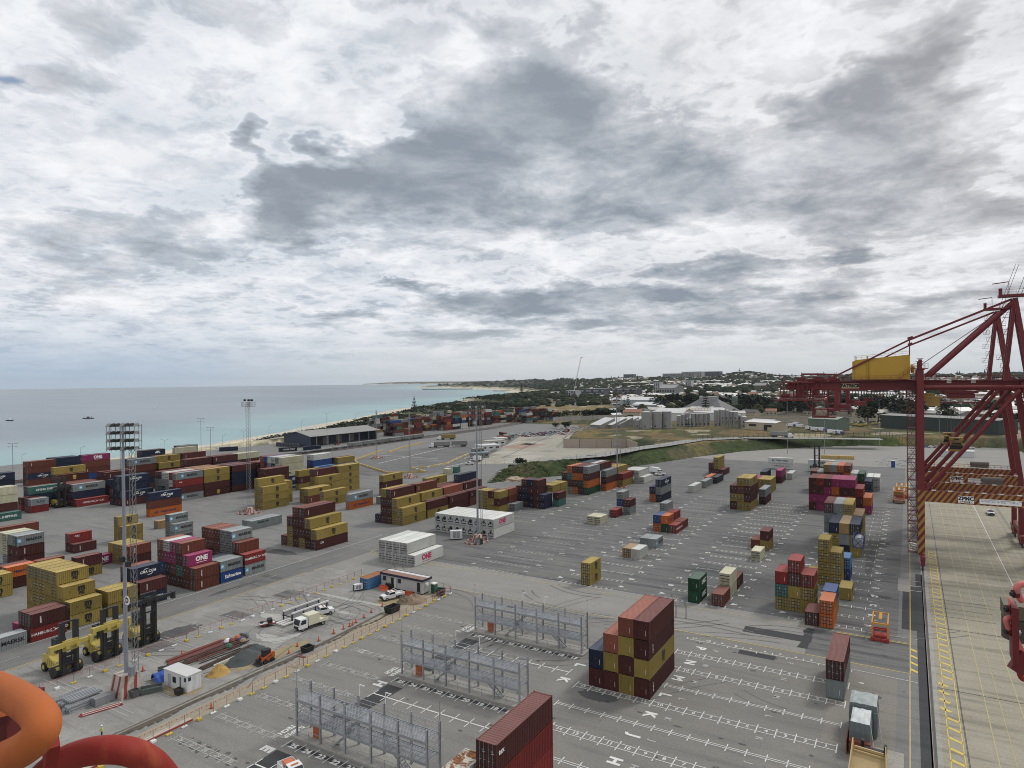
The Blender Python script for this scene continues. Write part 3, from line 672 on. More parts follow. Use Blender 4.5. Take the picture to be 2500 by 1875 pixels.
for i, (x, y, a, c, m) in enumerate([(-99,63.5,3.4,2.6,YSAND),(-99.5,74,3.2,2.6,YSAND),(-96.5,79.5,1.6,8,YSAND),(-98,111,2.5,4,YSAND),(-112,92,4,1.6,CHALK),(-104,84,3.4,1.4,CHALK),(-104.5,101,6,.7,CHALK),(-110,107.5,7,.6,CHALK),(-101,108,5,.5,CHALK),(-101,86,1.2,3.4,CHALK),
        (-154.5,128.5,7.0,2.2,STAIN),(-136.3,101,.9,7,STAIN),(-122,77,2.6,5,STAIN),(-75.6,165,4.6,.22,STAIN),(-83,177,3.4,.3,STAIN),(-41,93.0,3,1.6,STAIN),(-47.5,108.5,1.8,1.4,STAIN),(-5.5,113,1.5,1.0,STAIN),(-9,195,1.0,14,STAIN),(-8,217,3,6,STAIN),(-6,165,2.2,1.2,STAIN)]):
    sheet('stain', blob(x, y, a, c, 40, i, .16), m, 6+i*.09)
rr = random.Random(5)
for i in range(70):   # dark oil spots on the slots
    if i < 16: x = -84+1.9*(i//2)+rr.random()*.5; y = 53.2+(i % 2)*1.5+rr.random()*.4
    else: x = rr.choice([rr.uniform(-86,-48), rr.uniform(-45,-9)]); y = rr.uniform(62,122)
    sheet('oil_spot', blob(x, y, .25+.3*rr.random(), .12+.2*rr.random(), 9, i, .3), STAIN, 8+i*.005)

# ------------------------------------------------------------------ painted markings
PW = mat('white_road_paint', (.66,.66,.63), .7, var=.15, dirt=.45, dscale=1.6, dcol=(.26,.26,.25), rnd=0)
PWF = mat('faded_white_road_paint', (.42,.42,.40), .8, var=.2, dirt=.8, dscale=1.8, dcol=(.24,.24,.23), rnd=0)
PY = mat('yellow_road_paint', (.62,.47,.10), .7, var=.15, dirt=.5, dscale=1.5, dcol=(.28,.25,.17), rnd=0)
PYF = mat('faded_yellow_road_paint', (.44,.38,.20), .8, var=.2, dirt=.8, dscale=1.2, dcol=(.30,.28,.21), rnd=0)
Z = .034
def ln(b, x0, y0, x1, y1, w_=.12, z=Z):
    d = math.hypot(x1-x0, y1-y0); nx, ny = -(y1-y0)/d*w_/2, (x1-x0)/d*w_/2
    b.add([(x0+nx,y0+ny,z),(x0-nx,y0-ny,z),(x1-nx,y1-ny,z),(x1+nx,y1+ny,z)], [(0,1,2,3)])
def tx(b, s_, size, x, y, rot=0, z=Z+.003, off=.03):
    me = text_mesh(s_, 1.0, PW, off); c, s2 = math.cos(rot), math.sin(rot); o = len(b.v)
    b.add([(x+size*(v.co.x*c-v.co.y*s2), y+size*(v.co.x*s2+v.co.y*c), z) for v in me.vertices], [tuple(p.vertices) for p in me.polygons])
W1 = MB(); WF = MB(); Y1 = MB(); YF = MB(); NB = MB(); NF = MB()
# near yard: rows of 2.47 m slots
XR, XL, PT = -8.4, -45.4, 2.467
for yy, kind in [(121.6,'s'),(115,'n'),(108.2,'n'),(101.5,'d'),(94.85,'n'),(88.1,'d'),(81.6,'n'),(74.9,'d'),(68.3,'n'),(61.6,'d')]:
    xr = -10.9 if kind == 'x' else XR; n = 15
    if yy > 107: n = 11
    x0 = xr-n*PT
    if kind == 's': ln(W1, x0, yy, xr-4, yy, .14)
    elif kind == 'd': ln(W1, x0, yy+.2, xr, yy+.2); ln(W1, x0, yy-.2, xr, yy-.2)
    else: ln(W1, x0, yy+.6, xr, yy+.6); ln(W1, x0, yy-.6, xr, yy-.6)
    for k in range(n+1):
        x = xr-k*PT; h = .9 if kind == 'd' else 1.25
        if kind == 's': ln(W1, x, yy, x, yy+.8 if k % 2 else yy-.8, .14)
        else: ln(W1, x, yy-h, x, yy+h, .15)
        if kind != 'd' and k < n: tx(NB, str(k+1), .95, x-PT/2, yy+(.75 if kind == 's' else 0), off=.02)
for s_, yy in [('P',118.4),('N',111.6),('M',104.8),('L',98.2),('K',91.5),('J',84.9),('H',78.1),('G',71.4),('F',64.8)]:
    tx(NB, s_, 2.3, -32.2, yy, -math.pi/2, off=.05); tx(NF, s_, 1.3, -29.6, yy, -math.pi/2); tx(NB, s_, 1.2, -6.9, yy-1.4, -math.pi/2); tx(NF, s_, 1.2, -17.5, yy+1, -math.pi/2)
for s_, yy in [('K',95.5),('L',101.6),('J',88.2)]: tx(NB, s_, 2.3, -47.9, yy, -math.pi/2, off=.05)
# reefer area
for yy, n in [(55.2,9),(76.9,10),(98.3,10)]:
    ln(W1, -71.4, yy, -48.4, yy, .22)
    for k in range(n): ln(W1, -71.3+2.56*k, yy-1.3, -71.3+2.56*k, yy+1.3, .14)
for yy in (60.4, 82.0, 103.7):
    for k, t_ in enumerate(range(25, 16, -1)):
        tx(NB, str(t_), 1.25, -70.15+2.52*k, yy, off=.05); ln(W1, -71.5+2.52*k, yy-.9, -71.5+2.52*k, yy+1.2, .12)
    tx(NB, 'REEFER', 1.1, -73.0, yy+2.5, -math.pi/2, off=.04); tx(NB, 'TECH', 1.1, -74.3, yy+2.5, -math.pi/2, off=.04)
for s_, yy in [('E',58.3),('H',79.9)]: tx(NB, s_, 2.4, -72.7, yy, -math.pi/2, off=.06)
tx(NF, 'H', 2.0, -84, 88, -math.pi/2); tx(NF, 'H', 1.0, -77, 81.6, -math.pi/2)
for yy in (54.0, 60.8, 67.9, 74.6, 81, 94.6, 88, 101.5, 108):
    ln(WF, -86.5, yy+.45, -73.5, yy+.45, .1); ln(WF, -86.5, yy-.45, -73.5, yy-.45, .1)
    for k in range(5): ln(WF, -86+2.6*k, yy-1.1, -86+2.6*k, yy+1.1, .12); tx(NF, str(26+k), .9, -84.8+2.6*k, yy)
for yy in (67, 70.5, 88, 91.5): 
    for k in range(5): ln(WF, -66+3*k, yy-1.2, -66+3*k, yy+1.2, .08)
# mid yard grids
for gi, (gx0, gn) in enumerate([(-96.9,5),(-71.6,5),(-46.3,5),(-21.0,5),(-122,4)]):
    pt = 2.58
    for k in range(20 if gi != 4 else 14):
        yy = 141.9+6.62*k if gi < 4 else 196+6.62*k
        strip = k % 2 == 1; L_ = W1 if gi in (2, 3) else (W1 if (gi == 1 and k < 12) else WF)
        for q_ in range(gn+1): ln(L_, gx0+pt*q_, yy-.9, gx0+pt*q_, yy+.9, .14)
        for q_ in range(gn):
            xa = gx0+pt*q_
            if strip or k % 3 == 0: tx(NB if L_ is W1 else NF, str(8-q_-gi), .95, xa+pt/2, yy, off=.05); ln(L_, xa+.2, yy+.62, xa+pt-.2, yy+.62, .09); ln(L_, xa+.2, yy-.62, xa+pt-.2, yy-.62, .09)
            else: ln(L_, xa+.3, yy, xa+pt-.3, yy, .2)
        s_ = 'ABCDEFGHJKLMNPQRSTUV'[k]
        for xx in (gx0-1.6, gx0+gn*pt-1.4+.2): tx(NB if gi else NF, s_, 1.7, xx+(2.4 if xx > gx0 else 0), yy+2.9, -math.pi/2, off=.05)
        tx(NF, str(gi+1), .9, gx0-3.2, yy+1, -math.pi/2); tx(NF, str(gi+2), .9, gx0+gn*pt+2.7, yy+1.5, -math.pi/2)
rr = random.Random(11)
for i in range(12): x = -20+12.5*(i % 2); y = 150+16*i; ln(WF, -7.2, 142+i*6.62, -6.2, 142+i*6.62, .12)
for k in range(34): ln(W1, -6.6, 143+k*5.2, -5.6, 143.2+k*5.2, .16)
for k in range(34): tx(NF, rr.choice('ABCDEFH'), 1.1, -7.4, 145+k*5.2, -math.pi/2)
# left yard: faint rows of slot marks
for gx in (-168, -193, -218, -243):
    for k in range(26):
        yy = 70+6.5*k
        for q_ in range(5): ln(WF, gx+2.5*q_, yy-.8, gx+2.5*q_, yy+.8, .13); 
        ln(WF, gx, yy+.5, gx+10, yy+.5, .1); 
        if k % 2: ln(WF, gx, yy-.5, gx+10, yy-.5, .1)
for gx in (-122, -109):
    for k in range(9):
        yy = 54.5+6.6*k; ln(WF, gx, yy+.45, gx+11.5, yy+.45, .12); ln(WF, gx, yy-.45, gx+11.5, yy-.45, .12)
for k in range(40):
    if k % 2 == 0: ln(WF, -136, 20+k*5.6, -136, 23+k*5.6, .14)
ln(W1, -140.9, 30, -140.9, 106, .14); ln(W1, -140.9, 106, -142, 158, .14)
ln(Y1, -131.2, 20, -131.2, 118, .16)
for (x0,y0,x1,y1) in [(-131,120,-131,125),(-127,139.9,-103,139.2),(-131.3,142,-131.3,160),(-131.3,142,-130.4,140.4),(-130.4,140.4,-127,139.9)]: ln(Y1, x0, y0, x1, y1, .16)
ln(YF, -103, 139.2, -.3, 138.6, .18); ln(YF, -91, 125.1, -50, 125, .2); ln(Y1, -50, 125, -.3, 124.5, .15)
ln(Y1, -12, 138.2, -.3, 138.1, .2); ln(YF, -.25, 90, -.25, 124, .16); ln(Y1, -.2, 124.5, -.2, 420, .14)
ln(W1, -131, 141.55, -16, 141.45, .1); ln(W1, -16, 140.6, 1, 141.3, .1); ln(W1, -10.5, 122, .8, 121.4, .12)
for k in range(4): b_ = Y1; b_.add([(-.1,126+3.1*k,Z),(.85,125.2+3.1*k,Z),(.85,126+3.1*k,Z),(-.1,126.9+3.1*k,Z)], [(0,1,2,3)])
for k in range(5): ln(W1, -.1, 214+3*k, 1.2, 212.6+3*k, .5)
for k in range(5): ln(W1, .95, 68+k*5, 2.2, 68+k*5, .25)
for k in range(3): ln(W1, -.1, 173+k*4, 2, 173+k*4, .2)
# quay: yellow ladder and lane lines
for k in range(52): 
    y = 60+3.0*k
    if 113 < y < 124: continue
    ln(Y1, 4.15, y, 5.6, y-.9, .55, Z)
ln(Y1, 4.1, 60, 4.1, 215, .12); ln(Y1, 5.65, 60, 5.65, 215, .12)
for k in range(4): ln(Y1, 3.5, 114+3*k, 4.8, 113+3*k, .6)
for i, x in enumerate([9.2,11.0,13.4,15.2,17.6,19.4,21.8,24.2]): ln(YF, x, 20, x, 420, .09 if i % 2 else .13)
ln(W1, 19.9, 150, 19.9, 400, .16); ln(W1, 3.5, 186.3, 26, 186.3, .14)
b = MB()
for x in (6, 6.1, 25.2): ln(b, x, 20, x, 400, .05)
for y in (61.5, 92, 121, 150, 157.5, 163, 169): ln(b, 3.4, y, 14 if 150 < y < 175 else 30, y, .12)
struct('pavement_joints', b, A_DRK)
TM = MB(); rr = random.Random(99)
def arc(cx, cy, r, a0, a1, w_):
    n = max(4, int(abs(a1-a0)*r/1.2)); 
    for s_ in (-1, 1):
        for i in range(n):
            a, c = a0+(a1-a0)*i/n, a0+(a1-a0)*(i+1)/n; q = r+s_*1.0
            TM.add([(cx+(q-w_)*math.cos(a),cy+(q-w_)*math.sin(a),.0335),(cx+(q+w_)*math.cos(a),cy+(q+w_)*math.sin(a),.0335),(cx+(q+w_)*math.cos(c),cy+(q+w_)*math.sin(c),.0335),(cx+(q-w_)*math.cos(c),cy+(q-w_)*math.sin(c),.0335)], [(0,1,2,3)])
for i in range(48):
    x, y = rr.choice([(rr.uniform(-85,-5), rr.uniform(124,141)), (rr.uniform(-84,-10), rr.uniform(60,122)), (rr.uniform(-125,-5), rr.uniform(142,330)), (rr.uniform(-128,-95), rr.uniform(55,122)), (rr.uniform(-250,-132), rr.uniform(60,230)), (rr.uniform(-8,0), rr.uniform(110,300))])
    r = rr.uniform(6, 60); a = rr.uniform(0, 6.28); arc(x-r*math.cos(a), y-r*math.sin(a), r, a, a+rr.uniform(.3, 1.6)*min(1, 22/r), rr.uniform(.06,.16))
for i in range(4): x = rr.uniform(-110,-96); y = rr.uniform(78,110); r = rr.uniform(2,6); arc(x, y, r, rr.uniform(0,6), rr.uniform(6,9), .07)
struct('tyre_marks', TM, pave('tyre_rubber_scrub', (.165,.165,.16), (.14,.14,.14), (.20,.20,.195)))
# big apron beyond (truck area) and lot lines
for a in [((-268,296),(-291,408)),((-236,338),(-262,452)),((-302,330),(-250,330)),((-222,300),(-226,360))]: ln(W1, *a[0], *a[1], .55)
for k in range(24): ln(W1, -300+k*2.4, 322, -298.8+k*2.4, 322, .4)
struct('painted_lines', W1, PW); struct('faded_painted_lines', WF, PWF); struct('yellow_painted_lines', Y1, PY); struct('faded_yellow_lines', YF, PYF)
struct('painted_numbers', NB, PW); struct('faded_painted_numbers', NF, PWF)

# ------------------------------------------------------------------ container blocks (tiers bottom to top; columns right to left)
block('tall block right of the racks', (-33.6,95.6), [(0,0,'BYBB yBys BYs Bn')], 40, door=False)
block('bottom edge beside nearest rack', (-35.6,55.9), [(0,0,'wRrX . .'.replace(' .',''))], 40, door=True)
block('under the rust-stained container at the bottom edge', (-38.6,46.2), [(0,0,'cw')], 40, door=True)
o = container_now('w', 40, (-39.85,52.3,5.83), True, True, True, 'pale grey container with heavily rust-stained roof at the bottom edge', 2.9, 0, True)
RUST = bpy.data.materials.new('rust_stained_white_roof'); RUST.use_nodes = True; t = NT(RUST.node_tree); o1 = t.n('ShaderNodeOutputMaterial'); b1 = t.n('ShaderNodeBsdfPrincipled'); t.link(b1.outputs[0], o1.inputs[0])
p1 = t.n('ShaderNodeTexCoord').outputs['Object']; t.link(t.mix(t.ramp(t.noise(p1, .55, 8, .7, .6), .5, .58), (.50,.49,.42), t.mix(t.ramp(t.noise(p1, 3, 6, .7), .35, .65), (.30,.12,.04), (.12,.045,.025))), b1.inputs['Base Color']); b1.inputs['Roughness'].default_value = .9
for ch in o.children:
    if ch.name.startswith('roof'): ch.data = ch.data.copy(); ch.data.materials[0] = RUST
block('pair beside yellow line', (-63.9,141.9), [(0,0,'YY')], 20)
block('cream pair in mid yard', (-87.5,202.9), [(0,0,'c m'.replace(' m',' c'))], 20, door=True)
block('small stack behind cream pair', (-87.4,216.1), [(0,0,'r'),(6.6,-1,'MB muM')], 20)
block('grey pair in mid yard', (-61.6,182.0), [(0,0,'M m')], 20)
block('white and tan pair', (-61.7,168.9), [(0,0,'w k')], 20, door=None)
block('orange, blue and red cluster', (-62.0,202.2), [(0,0,'S gH ou'),(6.6,0,'b bS nnM','rear row')], 20)
block('navy trio in mid yard', (-82.6,251.0), [(0,0,'nMC on')], 40, door=True)
block('multicoloured block before green slope', (-114.4,253.2), [(0,0,'GHBM BgoB oBoB mBto lBB Bm','front row'),(12.9,-1,'HBM BBBB BBBw BBBn BBBn','rear row'),(26,-2,'Yr yBY yBy BBr','back row'),(39.5,-4,'V qw qw qw','white rear group')], 40, door=True, far=True)
block('navy and maroon block', (-116.4,218.3), [(0,0,'CC BBBB nnBn BnnB nnB Bn'),(6.6,-1,'tB BbY BBY BBB BBn'),(13.2,-1,'. YYY yyy')], 20)
block('mustard and maroon cube behind white block', (-126.8,203.4), [(0,0,'YBY yyB yyy yyy'),(6.6,-1,'m Bbs')], 20)
block('long white reefer block', (-108.4,170.4), [(0,0,'ZW qq wq qq wq qq qq qq qq')], 40, door='unit')
block('near white reefer group', (-110.1,134.9), [(0,0,'W wq qq qq qq')], 40, door=True)
block('stepped block left of white reefers', (-144.7,171.5), [(0,0,'YY yyY BBBB BBBy n','front row'),(13,0,'YB yBY BbBb BbB BBy','second row'),(26,0,'BB BBs BBB bBB BBBY','third row'),(39,0,'bB BBB oBBn BBB','fourth row')], 40, door=True)
block('stepped block beside the road', (-145.5,134.6), [(0,0,'IY BBY yBBB BBBb yyB B')], 40, door=True)
block('grey pair low on the ground', (-184.6,143.2), [(0,0,'L m')], 40)
block('mustard block at lattice mast', (-209.5,167.7), [(0,0,'YYY yyyY','front row'),(17.4,-2,'bY yy','rear row'),(6,2,'YYY yyy d','left row')], 40, door=True)
block('blue lettered tower', (-235.4,139.5), [(0,0,'HbC')], 40)
block('red and maroon group of three', (-204.7,99.1), [(0,0,'B BR')], 20)
block('magenta and brown block', (-142,94.6), [(0,0,'bb bbP BtBb Bbpp Bnpw Bubs')], 20, door=True)
block('grey and blue row behind magenta', (-142,101.2), [(0,0,'FM Bm un')], 20)
block('red and grey row near road', (-142.4,108.4), [(0,0,'MS mBb mmmM mmmm Bbbb bBbs bBbb')], 20, door=True)
block('navy lettered stack by yellow truck', (-142.6,82.0), [(0,0,'CB nBC nBb')], 20)
block('mustard pair behind lift truck', (-142.2,75.2), [(0,0,'YY yy')], 20)
block('big mustard steps', (-142,67.8), [(0,0,'YY yyY yyyY yyyy yyyy yyyy yyyy')], 20)
def FC(p, L): return (p[0], p[1]-L)
block('tall left block before the sea', (-361.7,155.1), [(0,0,'bCbb BBBs'),(13.5,2,'nnnn nFnn nnnn','navy row')], 40, far=True)
block('stack topped by pink, far left', (-337.4,168.2), [(0,0,'bubbP BnBnn')], 40, far=True)
block('stepped block beside lift truck', (-281.2,137.3), [(0,0,'S BnM BBB BBb Bbb BBb yBBE yyBBY','front row'),(14,1,'BBn BbbB bbB BBbB','rear row')], 40, door=True, far=True)
block('grey and mustard row behind lamp mast', (-298.7,168.0), [(0,0,'BnBbM bBnbn','front row'),(13,-.3,'BBBY BBByY ByBbb','mustard row'),(27,0,'BBBb bBnBB','third row')], 40, far=True)
block('dark blue topped far stack', (-332.2,193.2), [(0,0,'nBnBA BnBbb'),(16,-1,'mmmmc','rear one')], 40, far=True)
block('grey lettered far trio', (-368.7,236.2), [(0,0,'MMMM mBmB')], 40, far=True)
block('long maroon far row', (-274.2,179.4), [(0,0,'BnBBB nBBBb','front row'),(13,0,'bBBnB BBbBB','rear row'),(26,0,'nmBBc BBnnc','last row')], 40, far=True)
block('wide striped roof block', (-256.6,163.0), [(0,0,'MBRM BBwr mmmw mnmw BtmB Bmmb','front row'),(12.7,0,'EBYY BYss BBbk ysbk nBYs BBsk','second row'),(26.2,0,'BnCB nnBn nBBs BBBn BBnb','third row'),(40,0,'BBBB BnBb nBBs','fourth row')], 40, door=True, far=True)
block('navy block behind lamp mast', (-266,147), [(0,0,'BC BCnC nnCn BB')], 40)
block('tall maroon stack behind mustard block', (-233,188), [(0,0,'BBBB BnBB'),(15,3,'FUOcc nnBwm BBwnw BBBmw nBBBu BnBss','white topped row')], 40, far=True)
block('low stack between mustard blocks', (-233.8,206.5), [(0,0,'YBY')], 40)
block('mustard block far centre', (-210.6,196.3), [(0,0,'YYY yyyB','front row'),(13.2,.6,'YYYY yyyy','rear row')], 40)
block('lone mustard pair before far block', (-194.5,184), [(0,0,'YY')], 40)
block('rail side stack', (-254.6,236.5), [(0,0,'nl nnUq tBuw','front row'),(14,0,'dmY BmB','rear row')], 40, far=True)
block('small stack at lift truck', (-284,122.6), [(0,0,'KN BB'),(0,3,'KB')], 20, far=True)
block('teal lettered far left stack', (-292.2,125.8), [(0,0,'BnT BnB')], 40, far=True)
block('cream stack at left edge', FC((-279.74,116.58),12.19), [(0,0,'mBcc BBmc')], 40)
block('navy stack at left edge', FC((-325.40,134.67),12.19), [(0,0,'BCnC nCnn')], 40)
block('teal one at left edge', FC((-276.18,116.19),12.19), [(0,0,'T')], 40)
block('long maroon one at left edge', FC((-232.52,102.50),12.19), [(0,0,'Bb')], 40)
block('grey topped stack at left edge', (-191.08,79.36), [(0,0,'BBBM BBBm'),(0,2.2,'mMcc mwcc')], 20)
block('small mustard stack behind lamp mast', (-203.5,112.2), [(0,0,'YY yyY')], 20)
block('small tan one beside orange container', (-214,129.5), [(0,0,'k')], 20)
block('grey lettered trio', (-192.5,121.7), [(0,0,'MM mmM')], 20)
block('brown and mustard group behind mast', (-177.2,99.1), [(0,0,'Bb yy yy yY')], 20)
block('orange and grey pair behind steps', FC((-180.33,195.72),12.19), [(0,0,'HM'),(14,-1,'N')], 40)
block('maroon and orange pair at left', (-182.5,73.5), [(0,0,'BH bB'),(6.5,0,'Bb','rear')], 20)
block('mustard pair at left edge', FC((-177.22,72.56),6.06), [(0,0,'YY YY')], 20)
block('two-high mustard and maroon', (-177.1,86.2), [(0,0,'YB')], 20)
block('lone pink one behind mustard and maroon', FC((-185.23,99.34),6.06), [(0,0,'P')], 20)
block('maroon on red at yellow truck', (-141.0,60.6), [(0,0,'SB BB'),(0,2,'p')], 20)
block('white one beside the road', FC((-140.89,59.85),6.06), [(0,0,'M')], 20, H=2.62)
block('narrow block left of steps', (-189.4,212.2), [(0,0,'BBY')], 40)
# right half
block('mustard on maroon beyond mid yard', (-78.4,333.6), [(0,0,'B BYY BB')], 40, far=True)
block('low orange and black group', (-77.6,277.7), [(0,0,'w'),(15,-.4,'m'),(29,-1,'d'),(29,.3,'o')], 40, far=True)
block('mustard and maroon tower', (-49.2,249.6), [(0,0,'YBBY yyby BYB','front row'),(14,-1,'BM','right row'),(40,0,'YY yy rp','rear row')], 40, door=True)
block('black and pink group', (-52.3,304.2), [(0,0,'m'),(8,1.1,'dd'),(16,-1,'BP','middle row'),(30,-2,'w','rear row')], 40, far=True)
block('big magenta block', (-11.6,261.2), [(0,0,'po BBr BoBp ppBp Brop pppB ppBr BBBB'.replace('BBBB','BpBB'))], 40, door=False)
block('multicolour rear block', (-13.3,302), [(0,0,'nn BBg Bbw Boob BBBo Bobm rBBk mml lBB'.replace('mml','mBm')),(14,-1,'wq wV','rear row')], 40, door=None, far=True)
block('grey and navy steps', (-11.5,211), [(0,0,'yyk mmmY mmmm mmBm'.replace('mmBm','mmmB'),'rear row'),(-13,0,'yyd nmk yyn y','front row')], 40, door=None)
block('blue and mustard group', (-13.5,168.2), [(6.4,-.5,'ul','blue'),(0,0,'yyY yyyY y')], 20, door=True)
block('nearest right stack', (-13.3,139.5), [(0,-.25,'oo','orange front'),(0,.8,'B'),(6.6,-.2,'Yu','rear right'),(6.7,1.4,'yyr ybrr ytr'.replace('ybrr','yyBr'))], 20, door=None)
block('lone mustard right of stack', (-10.9,159), [(0,0,'Yy'.replace('Yy','Y'))], 20, door=False)
block('dark green pair', (-38.6,141.6), [(0,0,'GG')], 20)
block('maroon one beside dark green pair', (-36.2,148), [(0,-.4,'b')], 20, door=True) if False else None
block('cream tower and maroon neighbours', (-33.7,141.9), [(0,0,'b'),(6.6,0,'cc'),(13.2,0,'B')], 20, door=True)
block('single cream one on painted grid', (-33.6,181.9-13), [(13,0,'c')], 20, door=True)
block('maroon on mustard pair', (-33.6,194.7), [(0,0,'YB b')], 20)
block('maroon over grey single column', (-8.6,109.2), [(0,0,'mB')], 40)


# far container yard beyond the apron: joined, too many and too small to pick apart
rr = random.Random(77)
def far_yard():
    cols_c = 'BBBBbbbbrrMMnnutmYoqwcs'
    for gx, gy, nx, ny, hmax in [(-388,449,5,3,4),(-400,492,4,3,4),(-386,520,4,3,5),(-404,548,5,2,4),(-392,575,5,3,5),(-412,600,5,2,4),(-398,628,6,3,4),(-420,520,3,5,5),(-432,470,3,3,5),(-380,660,5,3,5),(-374,700,4,3,5),(-400,690,5,3,4),(-430,600,4,6,4),(-366,646,3,2,3)]:
        for i in range(nx):
            for j in range(ny):
                h = rr.randint(max(2,hmax-2), hmax+1)
                for t_ in range(h):
                    c_ = rr.choice(cols_c); container_mass(c_, rr.choice((40,40,20)), (gx-i*2.7-rr.choice((0,0,.5)), gy+j*13+6, t_*2.75), True, t_ == h-1, True, 2.7, True)
far_yard()
flush_queue(272)

# ------------------------------------------------------------------ ship-to-shore cranes
CRED = mat('crane_red_paint', (.155,.016,.020), .5, var=.2, dirt=.5, dscale=.5, dcol=(.085,.02,.018), rnd=.03, rust=.9, rth=.66)
CYEL = mat('machinery_house_yellow', (.50,.30,.035), .5, var=.1, dirt=.3, dscale=.4, dcol=(.35,.19,.03), rnd=.02)
HAZY = mat('hazard_yellow', (.30,.185,.035), .5, dirt=.3)
CRDK = mat('grating_dark_red', (.09,.015,.02), .6)
CABL = mat('steel_cable', (.12,.12,.12), .5)
LAMPW = mat('lamp_white', (.75,.75,.72), .4)
def rail(b, p0, p1, h=1.1, step=1.5, r=.03):
    p0 = Vector(p0); p1 = Vector(p1); d = p1-p0; n = max(1, int(d.length/step)); up = Vector((0,0,1))
    b.bar(p0+up*h, p1+up*h, r*2, r*2); b.bar(p0+up*h*.5, p1+up*h*.5, r*1.4, r*1.4)
    for i in range(n+1): q = p0+d*i/n; b.bar(q, q+up*h, r*1.6, r*1.6)
def stripes(b, x0, x1, z0, z1, y, w_=.62, face=-1):
    # slanted yellow stripes proud of a face lying in plane y, leaning with height
    h = z1-z0; x = x0-h*.7; 
    while x < x1:
        pts = [(x,z0),(x+w_,z0),(x+w_+h*.7,z1),(x+h*.7,z1)]
        poly = []
        def clipx(P_, xc, keep):
            out = []
            for i in range(len(P_)):
                a = P_[i]; c = P_[(i+1) % len(P_)]; ia = keep(a[0]); ic = keep(c[0])
                if ia: out.append(a)
                if ia != ic: t_ = (xc-a[0])/(c[0]-a[0]); out.append((xc, a[1]+t_*(c[1]-a[1])))
            return out
        pts = clipx(pts, x0, lambda v: v >= x0-1e-9); 
        if len(pts) > 2: pts = clipx(pts, x1, lambda v: v <= x1+1e-9)
        if len(pts) > 2: b.add([(p[0], y, p[1]) for p in pts], [tuple(range(len(pts)))])
        x += w_*2
def make_crane(y0, y1, label, full=True):
    t = thing('quay_crane', label, 'crane', (0,0,0), 0, 'quay cranes on the wharf'); ym = (y0+y1)/2
    XL_, XW = 2.55, 26.6; ZP = 19.2
    for y in (y0, y1):
        b = MB(); b.box(XL_-.95, XL_+.55, y-.75, y+.75, 3.2, 49.6); part('leg', b, CRED, t)
        b = MB(); b.box(XW-.6, XW+.6, y-.7, y+.7, 3.2, ZP-1); b.bar((XW,y,ZP-1), (XW-3.2,y+ (ym-y)*.15,45.5), 1.3, 1.3); part('leg', b, CRED, t)
        pb = MB(); pb.box(XL_+.56, XW-.65, y-.65, y+.65, ZP-2.6, ZP+.2); pb.m = 1; stripes(pb, XL_+.6, XW-.7, ZP-2.6, ZP+.2, y-.66)
        P_ = part('portal_beam', pb, [CRED, HAZY], t)
        sb = MB(); stripes(sb, XL_-.95, XL_+.55, 3.4, ZP+.2, y-.76, .75); part('hazard_stripe', sb, HAZY, P_)
        rb = MB(); rail(rb, (XL_+1,y-.7,ZP+.2), (XW,y-.7,ZP+.2)); rail(rb, (XL_+1,y+.7,ZP+.2), (XW,y+.7,ZP+.2)); part('handrail', rb, CRED, P_)
        lb = MB()
        for i in range(7): lb.box(XL_+2+i*3.4, XL_+2.9+i*3.4, y-.95, y-.7, ZP+.25, ZP+.5)
        part('lamp', lb, LAMPW, P_)
        gb = MB(); gb.box(16, 20.4, y-.6, y+.6, ZP+.5, ZP+1.6); gb.tube((15.8,y,ZP+1.65), (20.6,y,ZP+1.65), .6, 10)
        if y == y1: part('electrical_cabinet', gb, mat('weathered_grey_box', (.16,.15,.13), .7, dirt=.6), P_)
        b = MB(); b.tube((XL_+1.0,y,ZP+.4), (XW-4.2,y,44.4), .52, 12); b.tube((XL_+.2,y,ZP-.2),(XL_+1.9,y,ZP+1.2),.7,8); part('diagonal_brace', b, CRED, t)
        b = MB(); b.tube((XL_+.5,y,45.0), (XW-3,y,45.0), .42, 10); part('tie_tube', b, CRED, t)
        # bogies
        for xx in (XL_, XW):
            g = MB(); g.box(xx-.55, xx+.55, y-3.6, y+3.6, 2.2, 3.3)
            for k in (-2.3, 2.3): g.box(xx-.45, xx+.45, y+k-1.4, y+k+1.4, 1.1, 2.1)
            bo = part('bogie', g, CRED, t)
            for k in (-3.3,-2.3,-1.3,1.3,2.3,3.3): part('wheel', MB().wheel((xx, y+k, .45), .4, .3, 12), M_DARK, bo)
    # sill beams along the quay
    for xx in (XL_, XW):
        b = MB(); b.box(xx-.5, xx+.5, y0+.8, y1-.8, 16.8, 18.6); b.box(xx-.45, xx+.45, y0+.8, y1-.8, 3.4, 4.8); part('sill_beam', b, CRED, t)
    b = MB(); b.box(XL_-.5, XL_+.4, y0+.8, y1-.8, 44.0, 46.2); b.box(XW-4, XW-2.8, y0+.8, y1-.8, 43.6, 46); part('cross_beam', b, CRED, t)
    # main girder
    gb = MB()
    for yy in (y0+3.4, y0+6.6): gb.box(-24.8, 60, yy-.35, yy+.35, 44.2, 46.5)
    for x in range(-24, 60, 4): gb.box(x-.2, x+.2, y0+3.76, y0+6.24, 44.6, 46.2)
    gd = part('girder', gb, CRED, t)
    rb = MB(); rail(rb, (-25,y0+2.2,46.6), (50,y0+2.2,46.6)); rb.box(-25, 50, y0+2.1, y0+3.0, 46.5, 46.6); rail(rb, (-25,y0+7.9,46.6), (50,y0+7.9,46.6)); part('walkway', rb, CRED, gd)
    rb = MB(); rr = random.Random(4)
